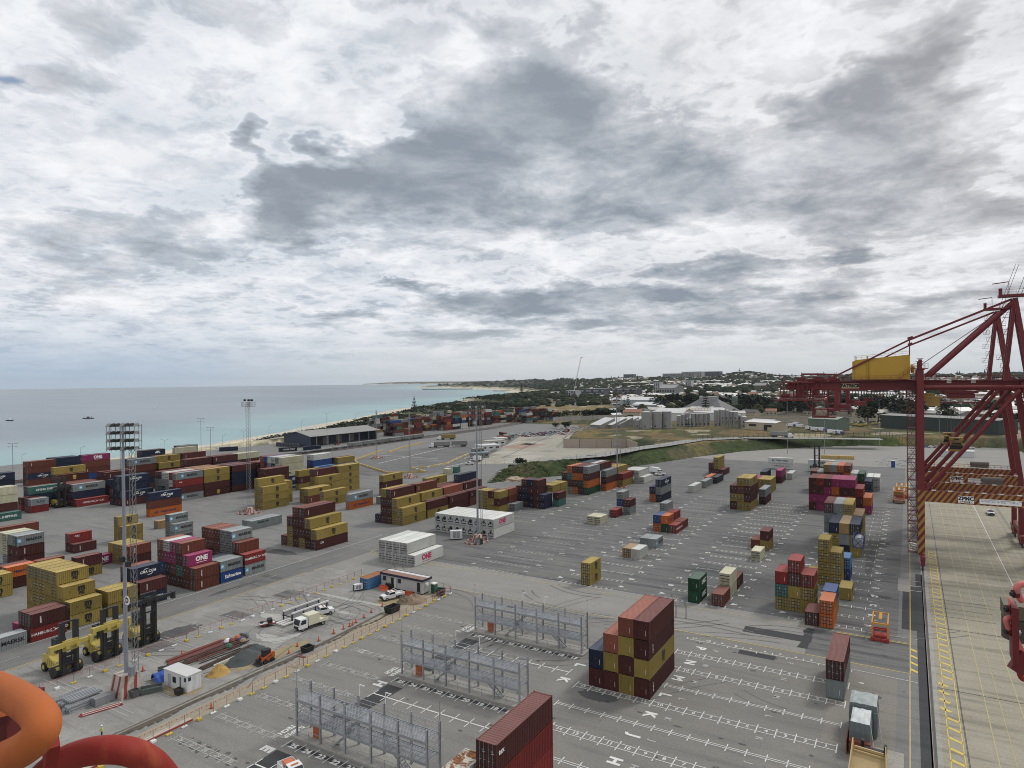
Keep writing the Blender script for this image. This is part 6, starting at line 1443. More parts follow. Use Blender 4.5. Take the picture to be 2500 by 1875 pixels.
ute('white pickup truck under the crane portal on the quay', (*(23.54,279.55),.04), R(-88), 'b')
ute('white pickup truck beside the low orange-edged barriers', (*(-215.97,314.20),.04), R(-170), 't')
truck_small('small white truck by the grey site sheds', 'truck', (*(-222.37,330.35),.04), R(-170), 'w', False, 'w')
truck_small('white delivery truck behind the parked white pickup near the slope', 'truck', (-109.8,326,.04), R(-20), 'w', False, 'w', 5)
def road_train(label, loc, rz, c1='m', n=2, cabc='w'):
    t = thing('semi_trailer_truck', label, 'truck', loc, rz)
    b = MB(); b.extr([(1.5,.7),(4.9,.7),(4.9,1.8),(3.9,2.0),(3.6,3.0),(1.5,3.2)], 'y', -1.2, 1.2); cb_ = part('cab', b, VP[cabc], t); part('windscreen', MB().extr([(3.75,2.05),(4.0,2.02),(3.65,2.95),(3.5,2.95)], 'y', -1.05, 1.05), M_GLASS, cb_); part('grille', MB().box(4.88,4.95,-.8,.8,.8,1.7), M_DARK, cb_)
    x0 = 1.0
    for k in range(n):
        x1 = x0-11.5; part('trailer_bed', MB().box(x1,x0,-1.2,1.2,1.05,1.3), M_DARK, t); b = MB(); b.box(x1+.1,x0-.1,-1.22,1.22,1.32,4.1); bx = part('trailer_body', b, mat('grey_curtain_side', (.22,.22,.21), .8, dirt=.4) if c1 == 'm' else cm[c1], t)
        part('stanchion', MB().bar((x1+.1,-1.25,1.4),(x1+.1,-1.25,4.1),.12,.05).bar((x0-.1,-1.25,1.4),(x0-.1,-1.25,4.1),.12,.05), M_STEEL, bx)
        for q in (1.5,2.8,4.1): 
            for s_ in (-1,1): part('wheel', MB().wheel((x1+q,s_*1.0,.5),.5,.4,12,'y'), TYRE, t)
        x0 = x1-1.2
    for x in (4.1,.6,-.6):
        for s_ in (-1,1): part('wheel', MB().wheel((x,s_*1.0,.5),.5,.4,12,'y'), TYRE, t)
    return t
road_train('grey double-trailer truck with white cab on the open apron', (*(-294.49,385.82),.02), R(-135), 'm', 2)
road_train('truck carrying a mustard container behind the concrete barriers', (*(-328.0,439.4),.02), R(-135), 'Y', 1)
road_train('dark grey tarpaulin truck driving on the road above the slope', (*(-73.1,490.7),6.35), R(0), 'm', 1)
tt = road_train('truck with pale green container near the fence end', (*(-8.2,530.7),.6), R(-8), 't', 1)
rr = random.Random(61)
for i, (gx, wd) in enumerate([((-87.3,582.2),'first'),((-84.0,598.9),'second'),((-76.6,591.5),'third'),((-67.8,570.6),'fourth'),((-62.3,559.1),'fifth'),((-56.9,557.0),'sixth'),((-92.9,606.0),'seventh'),((-82.9,615.3),'eighth'),((-48.1,535.4),'ninth'),((-43.0,533.6),'tenth')]):
    truck_small('%s pale blue and white truck among those left of the green shed' % wd, 'truck', (gx[0],gx[1],6.1), R(rr.uniform(-60,-10)), 'w', False, 'wb'[i % 2], 5.5, group='trucks parked by the green shed')
for i, gx in enumerate([(-51.0,650.2),(-45.8,640.7),(-38.8,631.5),(-35.5,627.6),(-32.1,634.1),(-25.9,647.2)]):
    t = thing('excavator', 'yellow earth mover parked right of the green shed, %s along the row' % ORD(i), 'excavator', (*gx,5.5), rr.uniform(0,3), 'yellow machines right of the green shed'); ey = MATS['lift_truck_yellow']
    part('body', MB().box(-2.4,1.6,-1.4,1.4,1.2,2.6), ey, t); part('cab', MB().box(.4,1.8,.2,1.3,1.8,3.4), M_GLASS, t); part('track', MB().box(-2.4,2.4,-1.6,-1,0,1.1).box(-2.4,2.4,1,1.6,0,1.1), M_DARK, t); part('boom', MB().bar((1.4,0,2),(4.4,0,4.6),.5,.6).bar((4.4,0,4.6),(6,0,1.6),.4,.5), ey, t)

# ------------------------------------------------------------------ reefer racks
def reefer_rack(label, y):
    t = thing('reefer_rack', label, 'steel rack', (-71.5,y,0), 0, 'steel reefer access racks'); L_ = 22.2; D_ = 2.5; GV = mat('galvanised_steel', (.36,.375,.395), .5, .3, dirt=.3, dscale=2); GRT = mat('steel_grating', (.40,.42,.45), .55, .3, dirt=.3)
    part('plinth', MB().box(-.6,L_+.5,-.5,D_+.4,0,.28), pave('rack_plinth_concrete', (.36,.35,.32), (.25,.24,.22), (.4,.39,.36)), t)
    for k in range(6):
        x = L_*k/5
        for yy in (0, D_): part('column', MB().box(x-.11,x+.11,yy-.13,yy-.09,.28,6.75).box(x-.11,x+.11,yy+.09,yy+.13,.28,6.75).box(x-.04,x+.04,yy-.09,yy+.09,.28,6.75), GV, t)
    for z in (2.45, 4.95):
        b = MB(); b.box(-.1,L_+.1,-.12,-.04,z,z+.36); b.box(-.1,L_+.1,D_+.04,D_+.12,z,z+.36); part('beam', b, GV, t)
        for k in range(15):
            x0 = L_*k/15; 
            if z == 4.95 and k == 4: continue
            link('grating_panel', _grat(GRT), t, (x0,0,z+.3))
        b = MB(); rail(b, (0,-.02,z+.36), (L_,-.02,z+.36), 1.1, 2.2, .03); rail(b, (0,D_,z+.36), (L_,D_,z+.36), 1.1, 2.2, .03); part('handrail', b, GV, t)
        b = MB()
        for k in range(11): b.bar((L_*k/10,0,z+.37),(L_*k/10,D_,z+.37),.06,.03)
        part('joist', b, M_STEEL, t)
        b = MB()
        for e in (0, L_): 
            for q in (.5,1.0): b.bar((e,0,z+.36+q),(e,D_,z+.36+q),.07,.07)
        part('end_rail', b, GV, t)
    for e in (0, L_):
        for z in (.3,2.8): part('cross_brace', MB().bar((e,0,z),(e,D_,z+2.2),.06,.06), GV, t); part('cross_brace', MB().bar((e,D_,z),(e,0,z+2.2),.06,.06), GV, t)
    for (x0, x1, z0, z1) in ((18.6,15.4,.3,2.7),(6.2,9.0,.3,2.7),(8.4,11.2,2.8,5.2)):
        b = MB()
        for yy in (.7,1.5): b.bar((x0,yy,z0),(x1,yy,z1),.06,.2)
        for q in range(9): f = (q+.5)/9; b.box(x0+(x1-x0)*f-.12, x0+(x1-x0)*f+.12, .7, 1.5, z0+(z1-z0)*f-.02, z0+(z1-z0)*f+.02)
        for yy in (.7,1.5): b.bar((x0,yy,z0+1),(x1,yy,z1+1),.05,.05); 
        for q in range(4): f = q/3; b.bar((x0+(x1-x0)*f,.7,z0+(z1-z0)*f),(x0+(x1-x0)*f,.7,z0+(z1-z0)*f+1),.04,.04)
        part('stair', b, GV, t)
    ob = part('switch_cabinet', MB().box(2.3,3.4,.7,1.2,.3,2.0), mat('orange_cabinet', (.42,.12,.04), .5), t)
    b = MB(); rail(b, (0,0,.28), (L_,0,.28), 1.0, 2.2, .025); part('guard_rail', b, GV, t)
    b = MB(); b.bar((0,0,6.7),(0,0,9.0),.05,.05); b.bar((L_,D_,6.7),(L_,D_,9.2),.05,.05); b.box(-.05,.05,-.05,.05,9,9.15); part('lightning_rod', b, M_STEEL, t)
    b = MB()
    for x in (9.1, 13.6): b.bar((x,D_,6.7),(x,D_,8.2),.06,.06); b.bar((x,D_,8.2),(x+.9,D_,8.2),.07,.14)
    part('lamp', b, M_WHITE, t)
    return t
def _grat(m):
    k = ('grat', m.name)
    if k not in _cm:
        b = MB(); w_ = 22.2/15
        for i in range(12): b.box(.02, w_-.02, .08+i*.2, .08+i*.2+.075, 0, .04)
        b.box(.02,.06,.05,2.45,-.01,.05); b.box(w_-.06,w_-.02,.05,2.45,-.01,.05); _cm[k] = b.mesh('grating_panel', m)
    return _cm[k]
reefer_rack('two-level galvanised steel rack nearest the camera', 62.2)
reefer_rack('two-level galvanised steel rack, middle one of three', 83.9)
reefer_rack('two-level galvanised steel rack, farthest of the three', 105.4)

# ------------------------------------------------------------------ masts and poles
PG = mat('pole_grey_steel', (.26,.275,.31), .5, .2, dirt=.2); STRW = mat('white_striped_concrete', (.44,.40,.35), .85, dirt=.8, dscale=1.5); STRR = mat('red_stripe', (.30,.05,.04), .7, dirt=.3); LAT = mat('lattice_grey', (.25,.25,.25), .5, .3); LATR = mat('lattice_red', (.36,.10,.08), .6)
def pedestal(t, w0=1.75, w1=1.3, h=3.3):
    b = MB(); b.add([(-w0,-w0,0),(w0,-w0,0),(w0,w0,0),(-w0,w0,0),(-w1,-w1,h),(w1,-w1,h),(w1,w1,h),(-w1,w1,h)], [(4,5,6,7),(0,1,5,4),(1,2,6,5),(2,3,7,6),(3,0,4,7)]); pd = part('pedestal', b, STRW, t)
    b = MB()
    for k in range(2):
        a = -w0+.3+k*1.5; b.add([(w0+.01-0*.1,a,0),(w0+.01,a+.5,0),(w1+.02,a+.95,h),(w1+.02,a+.5,h)], [(0,1,2,3)]); b.add([(a,-w0-.01,0),(a+.5,-w0-.01,0),(a+.95,-w1-.02,h),(a+.5,-w1-.02,h)], [(0,1,2,3)])
    part('stripe', b, STRR, pd)
def kerb_ring(label, x, y, rx, ry, n=22):
    t = thing('kerb_ring', label, 'barrier', (x,y,0), 0, 'red and white kerb rings round the masts')
    for i in range(n):
        a = 2*math.pi*i/n; c = (rx*math.cos(a), ry*math.sin(a)); a2 = 2*math.pi*(i+.9)/n; d = (rx*math.cos(a2), ry*math.sin(a2)); part('kerb_segment', MB().bar((*c,.2),(*d,.2),.35,.4), STRW if i % 2 else STRR, t)
def light_mast(label, x, y, H, rows=4, cols=7, W_=4.6, sign=None, ladder=True):
    t = thing('light_mast', label, 'light mast', (x,y,0)); pedestal(t, *((1.75, 1.3, 3.3) if y < 100 else (1.35, .8, 2.0)))
    part('pole', MB().tube((0,0,1.8),(0,0,H-4),.34,12,.22).tube((0,0,H-4),(0,0,H),.16,8), PG, t)
    b = MB()
    return t
def frame_head(t, H, rows, cols, W_, ang, lampm=None):
    b = MB(); c_, s_ = math.cos(ang), math.sin(ang); f = lambda u, w_, z: (u*c_-w_*s_, u*s_+w_*c_, z)
    h0 = H-3.6; dz = 3.6/max(1, rows-1) if rows > 1 else 0
    for r_ in range(rows): b.bar(f(-W_/2,0,h0+dz*r_), f(W_/2,0,h0+dz*r_), .09, .09); b.bar(f(-W_/2,.9,h0+dz*r_), f(W_/2,.9,h0+dz*r_), .07, .07)
    for k in range(cols+1): u = -W_/2+W_*k/cols; b.bar(f(u,0,h0-.3), f(u,0,H+.2), .07, .07)
    for u in (-W_/2,0,W_/2): b.bar(f(u,.9,h0-.3), f(u,.9,H+.2), .07, .07); b.bar(f(u,0,h0),f(u,.9,h0),.07,.07); b.bar(f(u,0,H),f(u,.9,H),.07,.07)
    part('head_frame', b, LAT, t)
    for r_ in range(rows):
        for k in range(cols):
            u = -W_/2+W_*(k+.5)/cols; lb = MB(); lb.add([f(u-.24,-.15,h0+dz*r_+.32),f(u+.24,-.15,h0+dz*r_+.32),f(u+.24,.25,h0+dz*r_+.42),f(u-.24,.25,h0+dz*r_+.42),f(u-.3,-.5,h0+dz*r_-.05),f(u+.3,-.5,h0+dz*r_-.05),f(u+.3,.1,h0+dz*r_-.12),f(u-.3,.1,h0+dz*r_-.12)], [(0,1,2,3),(4,7,6,5),(0,4,5,1),(1,5,6,2),(2,6,7,3),(3,7,4,0)]); part('floodlight', lb, M_DARK if k % 3 else LAT, t)
def lattice(b, x, y, z0, z1, w_, step=1.2, th=.05):
    C_ = [(-w_/2,-w_/2),(w_/2,-w_/2),(0,w_/2)]
    for c in C_: b.bar((x+c[0],y+c[1],z0),(x+c[0],y+c[1],z1),th,th)
    z = z0; i = 0
    while z < z1-step*.5:
        for k in range(3): a = C_[k]; c = C_[(k+1) % 3]; b.bar((x+a[0],y+a[1],z),(x+c[0],y+c[1],min(z+step,z1)),th*.7,th*.7)
        z += step; i += 1
t = light_mast('tall grey floodlight mast on striped pedestal, nearest, by the works', -104.9, 58.0, 42)
frame_head(t, 41.6, 4, 7, 4.8, TH+.1)
b = MB(); lattice(b, 1.1, .9, 3, 38, .75, 1.1, .06); part('ladder_tower', b, LAT, t)
part('junction_box', MB().box(1.2,2.0,-.4,.3,3.3,4.6), PG, t)
s_ = part('sign_disc', MB().tube((1.3,-.42,14.8),(1.3,-.45,14.8),.72,18), M_WHITE, t); link('lettering', text_mesh('D', 1.1, M_DARK, .05), s_, (1.3,-.47,14.8), rot=(R(90),0,0))
part('camera_arm', MB().bar((0,0,21),(2.2,-.6,21.3),.12,.12).box(1.9,2.5,-1,-.4,20.2,21).box(-.2,.5,-.7,-.2,20.6,21.4), M_DARK, t)
t = light_mast('grey floodlight mast beside the long white reefer block', -111.2, 165.8, 40); frame_head(t, 40, 3, 7, 4.4, TH); b = MB(); lattice(b, 1.0, .8, 3, 37, .6, 1.2, .05); part('ladder_tower', b, LAT, t)
t = light_mast('grey floodlight mast behind the multicoloured block', -113.1, 281.7, 40); frame_head(t, 40, 3, 7, 4.4, TH); b = MB(); lattice(b, 1.0, .8, 3, 37, .6, 1.2, .05); part('ladder_tower', b, LAT, t)
for z in (18,): part('cable_box', MB().box(-1.5,1.5,-.3,.3,z,z+.5), PG, t)
def lattice_mast(label, x, y, H, w_=1.3, head=True):
    t = thing('lattice_mast', label, 'light mast', (x,y,0)); pedestal(t, 1.5, .9, 2.0); b = MB(); lattice(b, 0, 0, 2, H, w_, 1.5, .07); part('tower', b, LAT, t)
    if head:
        b = MB(); rail(b, (-2.3,-1.2,H-1.2), (2.3,-1.2,H-1.2), 1.6, .6, .05); rail(b, (-2.3,1.2,H-1.2), (2.3,1.2,H-1.2), 1.6, .6, .05); b.box(-2.3,2.3,-1.2,1.2,H-1.3,H-1.2); part('platform', b, LAT, t)
        for x_ in (-2,.2,1.9): part('floodlight', MB().cb((x_,0,H+1.1),(.8,.6,.7)), M_DARK, t)
    return t
lattice_mast('lattice mast with square platform among mustard containers', -210.5, 162.5, 40.6)
lattice_mast('thin lattice mast with striped base at the apron corner', -214.9, 260.3, 33, .6, False)
lattice_mast('thin lattice mast standing inside the yellow barrier loop', -287.4, 316, 30, .6, False)
for a in ((-210.5,162.5,4.2,4.2,'kerb ring round the platform lattice mast'),(-111,165,3.0,4.0,'kerb ring round the mast by the white reefer block'),(-112,280,4,5,'kerb ring round the mast behind the multicoloured block'),(-214.9,260.3,4,4,'kerb ring at the apron corner mast'),(-287.4,316,4,4,'kerb ring inside the yellow barrier loop')): kerb_ring(a[4], *a[:4])
def pole(label, x, y, H, arms=2, grp='thin lamp poles', z=0, name='lamp_post', r=.16, ang=0.0):
    t = thing(name, label, 'lamp post', (x,y,z), ang, grp); part('pole', MB().tube((0,0,0),(0,0,H),r,8,r*.6), PG, t); b = MB()
    if arms == 4:
        for s_ in (-1,1):
            for zz_ in (H,H-1.6): b.bar((0,0,zz_),(s_*1.6,0,zz_),.1,.1); b.box(s_*1.6-.5,s_*1.6+.5,-.25,.25,zz_-.15,zz_+.1)
    elif arms == 2:
        for s_ in (-1,1): b.bar((0,0,H-.5),(s_*2.0,0,H+.4),.1,.1); b.box(s_*2.2-.5,s_*2.2+.3,-.2,.2,H+.32,H+.5)
    else: b.bar((0,0,H-.6),(1.9,0,H+.4),.1,.1); b.box(1.8,2.7,-.2,.2,H+.32,H+.5)
    part('lamp_head', b, PG, t); return t
for (p, l) in [((-345.44, 142.26, 22.36),'four-lamp pole at the far left behind the blue containers'),((-341.42, 187.38, 27.39),'four-lamp pole just left of the tall floodlight head'),((-386.66, 262.8, 25.93),'tall thin pole before the beach, left of the four-lamp one'),((-345.41, 240.74, 22.95),'four-lamp pole behind the three grey containers')]:
    pole(l, p[0], p[1], p[2], 4, ang=TH)
for (p, l, a) in [((-450.67, 190.25, 7.56),'leftmost street lamp by the beach',1),((-431.03, 212.96, 10.51),'second street lamp from left by the beach',1),((-455.98, 281.59, 8.31),'double-arm street lamp by the beach behind blue container',2),((-450.71, 324.38, 8.48),'street lamp by the dunes, single arm',1),((-453.86, 345.49, 10.52),'double-arm street lamp on the coast road',2),((-453.84, 369.78, 12.75),'street lamp left of the navy shed',1),((-428.0, 381.0, 17.01),'street lamp behind the navy shed',1),((-443.67, 459.86, 18.13),'street lamp right of the navy shed',1)]:
    pole(l, p[0], p[1], p[2], a, 'street lamps along the coast road', name='street_lamp', r=.1, ang=TH)
for (p, l) in [((-366.02, 349.69, 25.3),'tall single pole in front of the navy shed'),((-65.3,443.5,35),'tall black pole at the foot of the slope'),((-45.3,452.8,32),'tall grey pole with white cabinet at the slope foot'),((-17.7,515,32),'tall grey pole near the right end of the slope'),((6,470,30),'tall pole behind the crane leg'),((16,500,30),'second tall pole behind the crane leg')]:
    pole(l, p[0], p[1], p[2], 2, 'tall poles round the yard', ang=TH)
for i, p in enumerate([(-50.8,900.4),(-37.6,931.6),(-43.2,1021.3),(-65.9,775.1),(-217.9,917.5),(-220.6,974.1),(-60.6,848.1),(-345.5,492.4),(-368.4,537.0)]):
    pole('distant lamp pole among the trees, %s counted from nowhere'.replace('counted from nowhere','along the road') % ORD(i), p[0], p[1], [36,30,22,24,34,38,20,16,16][i], 2, 'distant lamp poles', z=height(*p), ang=TH)

# ------------------------------------------------------------------ construction site
t = thing('site_hut', 'white container hut with two windows beside the sand piles', 'site hut', (-99.5,63.8,.02)); WP_ = mat('white_hut_panel', (.70,.71,.71), .5, dirt=.15)
b = MB(); b.box(-3.0,3.0,-1.2,1.2,.05,2.6); hb = part('wall', b, WP_, t); b = MB()
for i in range(11): b.box(3.0,3.03,-1.1+i*.2,-1.0+i*.2,.15,2.45)
part('rib', b, WP_, hb); part('roof', MB().box(-3.1,3.1,-1.3,1.3,2.6,2.7), SWH, t); part('door', MB().box(-1.9,-1.2,-1.25,-1.2,.15,2.1), mat('hut_door', (.42,.43,.44)), t)
for x in (0.1,): part('window', MB().box(x-.75,x+.05,-1.26,-1.2,1.0,1.9), M_GLASS, t)
part('window', MB().box(2.35,2.75,-1.26,-1.2,1.7,2.3), M_GLASS, t); part('window', MB().box(3.0,3.05,-1.0,-.55,1.8,2.35), M_GLASS, t); part('placard', MB().box(1.2,1.4,-1.25,-1.2,.5,2.2), M_DARK, t)
t = thing('site_cabin', 'long grey portable cabin with brown roof and navy fascia', 'site cabin', (-100.4,119.5,.02), R(-2)); CW_ = mat('cabin_panel', (.43,.425,.40), .7, dirt=.2)
b = MB(); b.box(-6.3,6.3,-1.4,1.4,.25,3.0); wl = part('wall', b, CW_, t); part('roof', MB().box(-6.45,6.45,-1.6,1.6,3.28,3.34), mat('rusty_brown_roof', (.27,.15,.12), .8, dirt=.4), t); part('roof_panel', MB().box(-6.2,6.3,.5,1.5,3.34,3.42), SWH, t)
b = MB(); b.box(-6.5,6.5,-1.68,-1.6,2.95,3.45); b.box(6.45,6.55,-1.6,1.7,2.95,3.45); b.box(-6.55,-6.45,-1.6,1.7,2.95,3.45); b.box(-6.5,6.5,1.6,1.7,2.95,3.45); part('fascia', b, mat('navy_fascia', (.02,.025,.05)), t)
for x in (-5.2,-.6): part('window', MB().box(x-.5,x+.5,-1.45,-1.4,1.6,2.6), M_GLASS, t)
part('doorway', MB().box(-3.2,-2.3,-1.43,-1.4,.4,2.6), M_DARK, t); part('door', MB().bar((-1.8,-1.95,1.5),(-1.55,-1.45,1.5),.06,2.2), WP_, t); part('doorway', MB().box(4.7,5.6,-1.43,-1.4,.4,2.6), M_DARK, t)
part('air_conditioner', MB().box(6.3,6.75,-.5,.3,1.9,2.4), WP_, t); part('skid', MB().box(-6.2,6.2,-1.2,1.2,0,.25), M_DARK, t); part('step', MB().box(4.6,5.7,-2.1,-1.5,0,.15), M_STEEL, t)
c = container('l', 20, (-108.7,117.6,.02), True, True, True, 'blue container with rusty orange roof and open doors by the cabin', 2.6, 0, True)
for ch in c.children:
    if ch.name.startswith('roof'): ch.data = ch.data.copy(); ch.data.materials[0] = mat('rust_orange_roof', (.40,.17,.08), .9, dirt=.5, dscale=2)
def genset(label, loc, rz, L_=2.0, W_=.95, H=1.2):
    t = thing('generator', label, 'generator', loc, rz); part('body', MB().box(-L_/2,L_/2,-W_/2,W_/2,.3,H+.3), WP_, t); part('grille', MB().box(-L_/2-.02,-L_/2,-W_/2+.05,W_/2-.05,.35,H+.2), M_DARK, t); part('base', MB().box(-L_/2,L_/2,-W_/2,W_/2,0,.3), M_DARK, t); part('door_panel', MB().box(-L_*.3,-.05,-W_/2-.02,-W_/2,.5,H+.1).box(.05,L_*.3,-W_/2-.02,-W_/2,.5,H+.1), M_STEEL, t); return t
genset('white generator with black end beside the blue container', (-109.4,113.4,.02), R(62))
genset('white generator set by the white reefer block', (-118.3,164.6,.02), R(40), 3.6, 1.6, 2.4)
t = thing('portable_toilet', 'green portable toilet with white roof beside the cabin', 'toilet', (-92.8,120.4,.02)); part('cubicle', MB().box(-.55,.55,-.55,.55,0,2.1), mat('toilet_green', (.03,.14,.08)), t); part('roof', MB().box(-.6,.6,-.6,.6,2.1,2.3), WP_, t); part('door', MB().box(-.4,.4,-.58,-.55,.1,1.95), mat('toilet_dark_green', (.02,.07,.05)), t)
def bin_(label, loc, rz, L_, W_, H, m, fill=None):
    t = thing('skip_bin', label, 'bin', loc, rz); b = MB(); w0 = .85; th = .08
    b.add([(-L_/2*w0,-W_/2*w0,0),(L_/2*w0,-W_/2*w0,0),(L_/2*w0,W_/2*w0,0),(-L_/2*w0,W_/2*w0,0),(-L_/2,-W_/2,H),(L_/2,-W_/2,H),(L_/2,W_/2,H),(-L_/2,W_/2,H),(-L_/2+th,-W_/2+th,H),(L_/2-th,-W_/2+th,H),(L_/2-th,W_/2-th,H),(-L_/2+th,W_/2-th,H),(-L_/2*.8,-W_/2*.8,.15),(L_/2*.8,-W_/2*.8,.15),(L_/2*.8,W_/2*.8,.15),(-L_/2*.8,W_/2*.8,.15)],
        [(0,3,2,1),(0,1,5,4),(1,2,6,5),(2,3,7,6),(3,0,4,7),(4,5,9,8),(5,6,10,9),(6,7,11,10),(7,4,8,11),(8,9,13,12),(9,10,14,13),(10,11,15,14),(11,8,12,15),(12,13,14,15)]); part('tub', b, m, t); part('rim', MB().box(-L_/2-.04,L_/2+.04,-W_/2-.06,-W_/2,H-.15,H), m, t)
    if fill: part('waste', MB().cb((0,0,H*.7),(L_*.7,W_*.7,.3)), fill, t)
    return t
BKM = mat('black_bin_steel', (.02,.02,.022), .5); GYM = mat('grey_green_bin', (.11,.13,.12), .6, dirt=.4)
bin_('black open bin over the trench at its far end', (-92.9,106.2,.03), R(88), 3.0, 2.0, 1.3, BKM); bin_('black open bin in the trench beside the fence', (-92.8,83.3,.02), R(85), 1.9, 1.6, .9, BKM)
bin_('long grey-green skip before the striped pedestal', (-102.0,60.2,.02), R(60), 3.2, 1.4, .9, GYM, M_DARK); bin_('small dark grey square bin beside the striped pedestal', (-102.7,58.0,.02), R(0), 1.2, 1.2, 1.1, mat('dark_grey_bin', (.09,.09,.09)), M_DARK)
bin_('small grey skip behind the blue tarpaulin', (-107.0,65.3,.02), R(60), 1.8, 1.2, .9, GYM); bin_('black closed bin at the corner of the white hut', (-97.4,61.8,.02), 0, 1.2, .9, .9, BKM, M_DARK); bin_('dark green waste bin beside the portable toilet', (-90.5,119.8,.02), R(20), 1.9, 1.5, 1.5, mat('dark_green_bin', (.03,.05,.045)), M_DARK)
t = thing('plate_stack', 'dark electrical cabinet beside the striped mast base', 'cabinet', (-108.9,163,.02)); part('body', MB().box(-.9,.9,-.6,.6,0,1.6), M_DARK, t); part('door', MB().box(-.8,.8,-.64,-.6,.1,1.5), M_STEEL, t)
def pile(name, label, cat, x, y, rx, ry, h, m, seed=1, bumpy=.12):
    b = MB(); n = 28; k = 12; vs = []; b.sm = True
    for j in range(k+1):
        f = j/k; r_ = 1-f
        for i in range(n):
            a = 2*math.pi*i/n; nz = noise.fractal(Vector((math.cos(a)*2+seed, math.sin(a)*2, f*3)), 1, 2, 4)*bumpy
            vs.append((rx*r_*math.cos(a)*(1+nz*1.2), ry*r_*math.sin(a)*(1+nz*1.2), h*(1-(1-f)**1.25*1.0)*(1+nz) if f > 0 else -.02))
    b.add(vs, [(j*n+i, j*n+(i+1)%n, (j+1)*n+(i+1)%n, (j+1)*n+i) for j in range(k) for i in range(n)]); o = thing(name, label, cat, (x,y,.03), 0, None, b.mesh(name, m)); return o
pile('gravel_pile', 'large dark grey gravel heap beside the small orange loader', 'gravel pile', -99.3, 75.2, 2.3, 3.7, 1.9, mat('dark_gravel', (.075,.085,.085), .95, var=.2, bump=.8, bscale=14), 1)
pile('gravel_pile', 'lower back heap of dark grey gravel', 'gravel pile', -100.8, 78.5, 1.8, 2.4, 1.4, MATS['dark_gravel'], 5)
pile('sand_pile', 'small orange-yellow sand heap right of the white hut', 'sand pile', -98.6, 69.6, 1.6, 2.0, 1.4, mat('orange_sand', (.40,.25,.08), .95, var=.3, bump=.6, bscale=8), 2, .2)
pile('spoil_pile', 'tan heap of dug earth behind the fence by the cabin', 'earth pile', -93.0, 113.6, 2.3, 2.8, 1.7, mat('tan_spoil', (.27,.20,.145), .95, var=.3, bump=1, bscale=9), 3, .25)
pile('spoil_pile', 'darker brown earth heap beside the tan one', 'earth pile', -94.6, 112.4, 1.8, 1.9, 1.4, mat('brown_spoil', (.17,.135,.09), .95, var=.3, bump=1, bscale=9), 4, .25)
pile('rubble_pile', 'pale branch and rubble heap at the foot of the slope', 'rubble pile', *(-163.17,275.57), 7, 6, 1.6, mat('pale_rubble', (.38,.30,.23), .95, var=.4, bump=1, bscale=6), 6, .4)
t = thing('branch_pile', 'pale broken branches tangled on the rubble heap', 'branches', (*(-158.64,271.33),.3)); b = MB(); rr = random.Random(4)
for i in range(46): p = Vector((rr.uniform(-8,8), rr.uniform(-4,4), rr.uniform(0,1))); b.bar(p, p+Vector((rr.uniform(-2,2), rr.uniform(-2,2), rr.uniform(0,.8))), .12, .12)
part('branch', b, mat('pale_wood', (.42,.34,.27), .9), t)
# compact loader
t = thing('skid_loader', 'small orange and black loader with bucket facing the gravel', 'loader', (-95.4,76.4,.03), R(-100)); ORG = mat('loader_orange', (.45,.10,.03), .5, dirt=.3)
part('body', MB().box(-1.3,.6,-.6,.6,.4,1.0).box(-1.4,-.6,-.6,.6,1.0,1.5), ORG, t); part('cab', MB().box(-.7,.5,-.5,.5,1.0,2.1), M_DARK, t); part('cab_roof', MB().box(-.8,.6,-.55,.55,2.1,2.2), M_DARK, t)
for s_ in (-1,1):
    part('lift_arm', MB().bar((-1.2,s_*.72,1.7),(.8,s_*.72,1.0),.14,.28).bar((.8,s_*.72,1.0),(1.25,s_*.72,.4),.14,.25), ORG, t)
    for x in (-.85,.45): part('wheel', MB().wheel((x,s_*.78,.4),.4,.28,14,'y'), TYRE, t)
part('bucket', MB().extr([(1.2,.1),(2.0,.05),(1.35,.2),(1.3,.7),(1.15,.7)], 'y', -.95, .95), M_DARK, t); part('tail_panel', MB().box(-1.45,-1.4,-.5,.5,.6,1.5), mat('loader_yellow', (.55,.30,.05)), t)
# tarp, materials
def drape(name, label, cat, pts, m, loc=(0,0,0)):
    b = MB(); b.sm = False; b.add(pts[0], pts[1]); return thing(name, label, cat, loc, 0, None, b.mesh(name, m))
b = MB(); rr = random.Random(9)
n = 10
vs = []; 
for i in range(n+1):
    for j in range(7):
        u, v = i/n, j/6; h = 1.5*math.sin(math.pi*min(1, max(0, v)))**.7*(1-.4*abs(u-.4)); vs.append((-1.2+2.4*v+rr.uniform(-.08,.08), -1.9+3.8*u+rr.uniform(-.08,.08), max(0, h+rr.uniform(-.12,.12))))
b.add(vs, [(i*7+j,i*7+j+1,(i+1)*7+j+1,(i+1)*7+j) for i in range(n) for j in range(6)]); thing('tarpaulin', 'bright blue tarpaulin draped over material left of the white hut', 'tarpaulin', (-104.6,64.2,.03), -.3, None, b.mesh('tarpaulin', mat('blue_tarpaulin', (.02,.08,.38), .5, bump=.5, bscale=3)))
def bars(name, label, cat, p0, p1, n, w_, m, spread, th=.14, h=1, seed=1, jit=.2):
    rr = random.Random(seed); t = thing(name, label, cat, (0,0,0)); p0 = Vector((*p0,0)); p1 = Vector((*p1,0)); d = (p1-p0).normalized(); s_ = Vector((-d.y,d.x,0))
    for i in range(n):
        o = s_*(spread*(i/(max(1,n-1))-.5)+rr.uniform(-jit,jit)); z = .1+rr.randint(0, h)*th; a = p0+o+d*rr.uniform(-jit*3,jit*3); c = p1+o+s_*rr.uniform(-jit,jit)+d*rr.uniform(-jit*3,jit*3); part('length', MB().bar((a.x,a.y,z),(c.x,c.y,z),th,th), m[i % len(m)] if isinstance(m, list) else m, t)
    return t
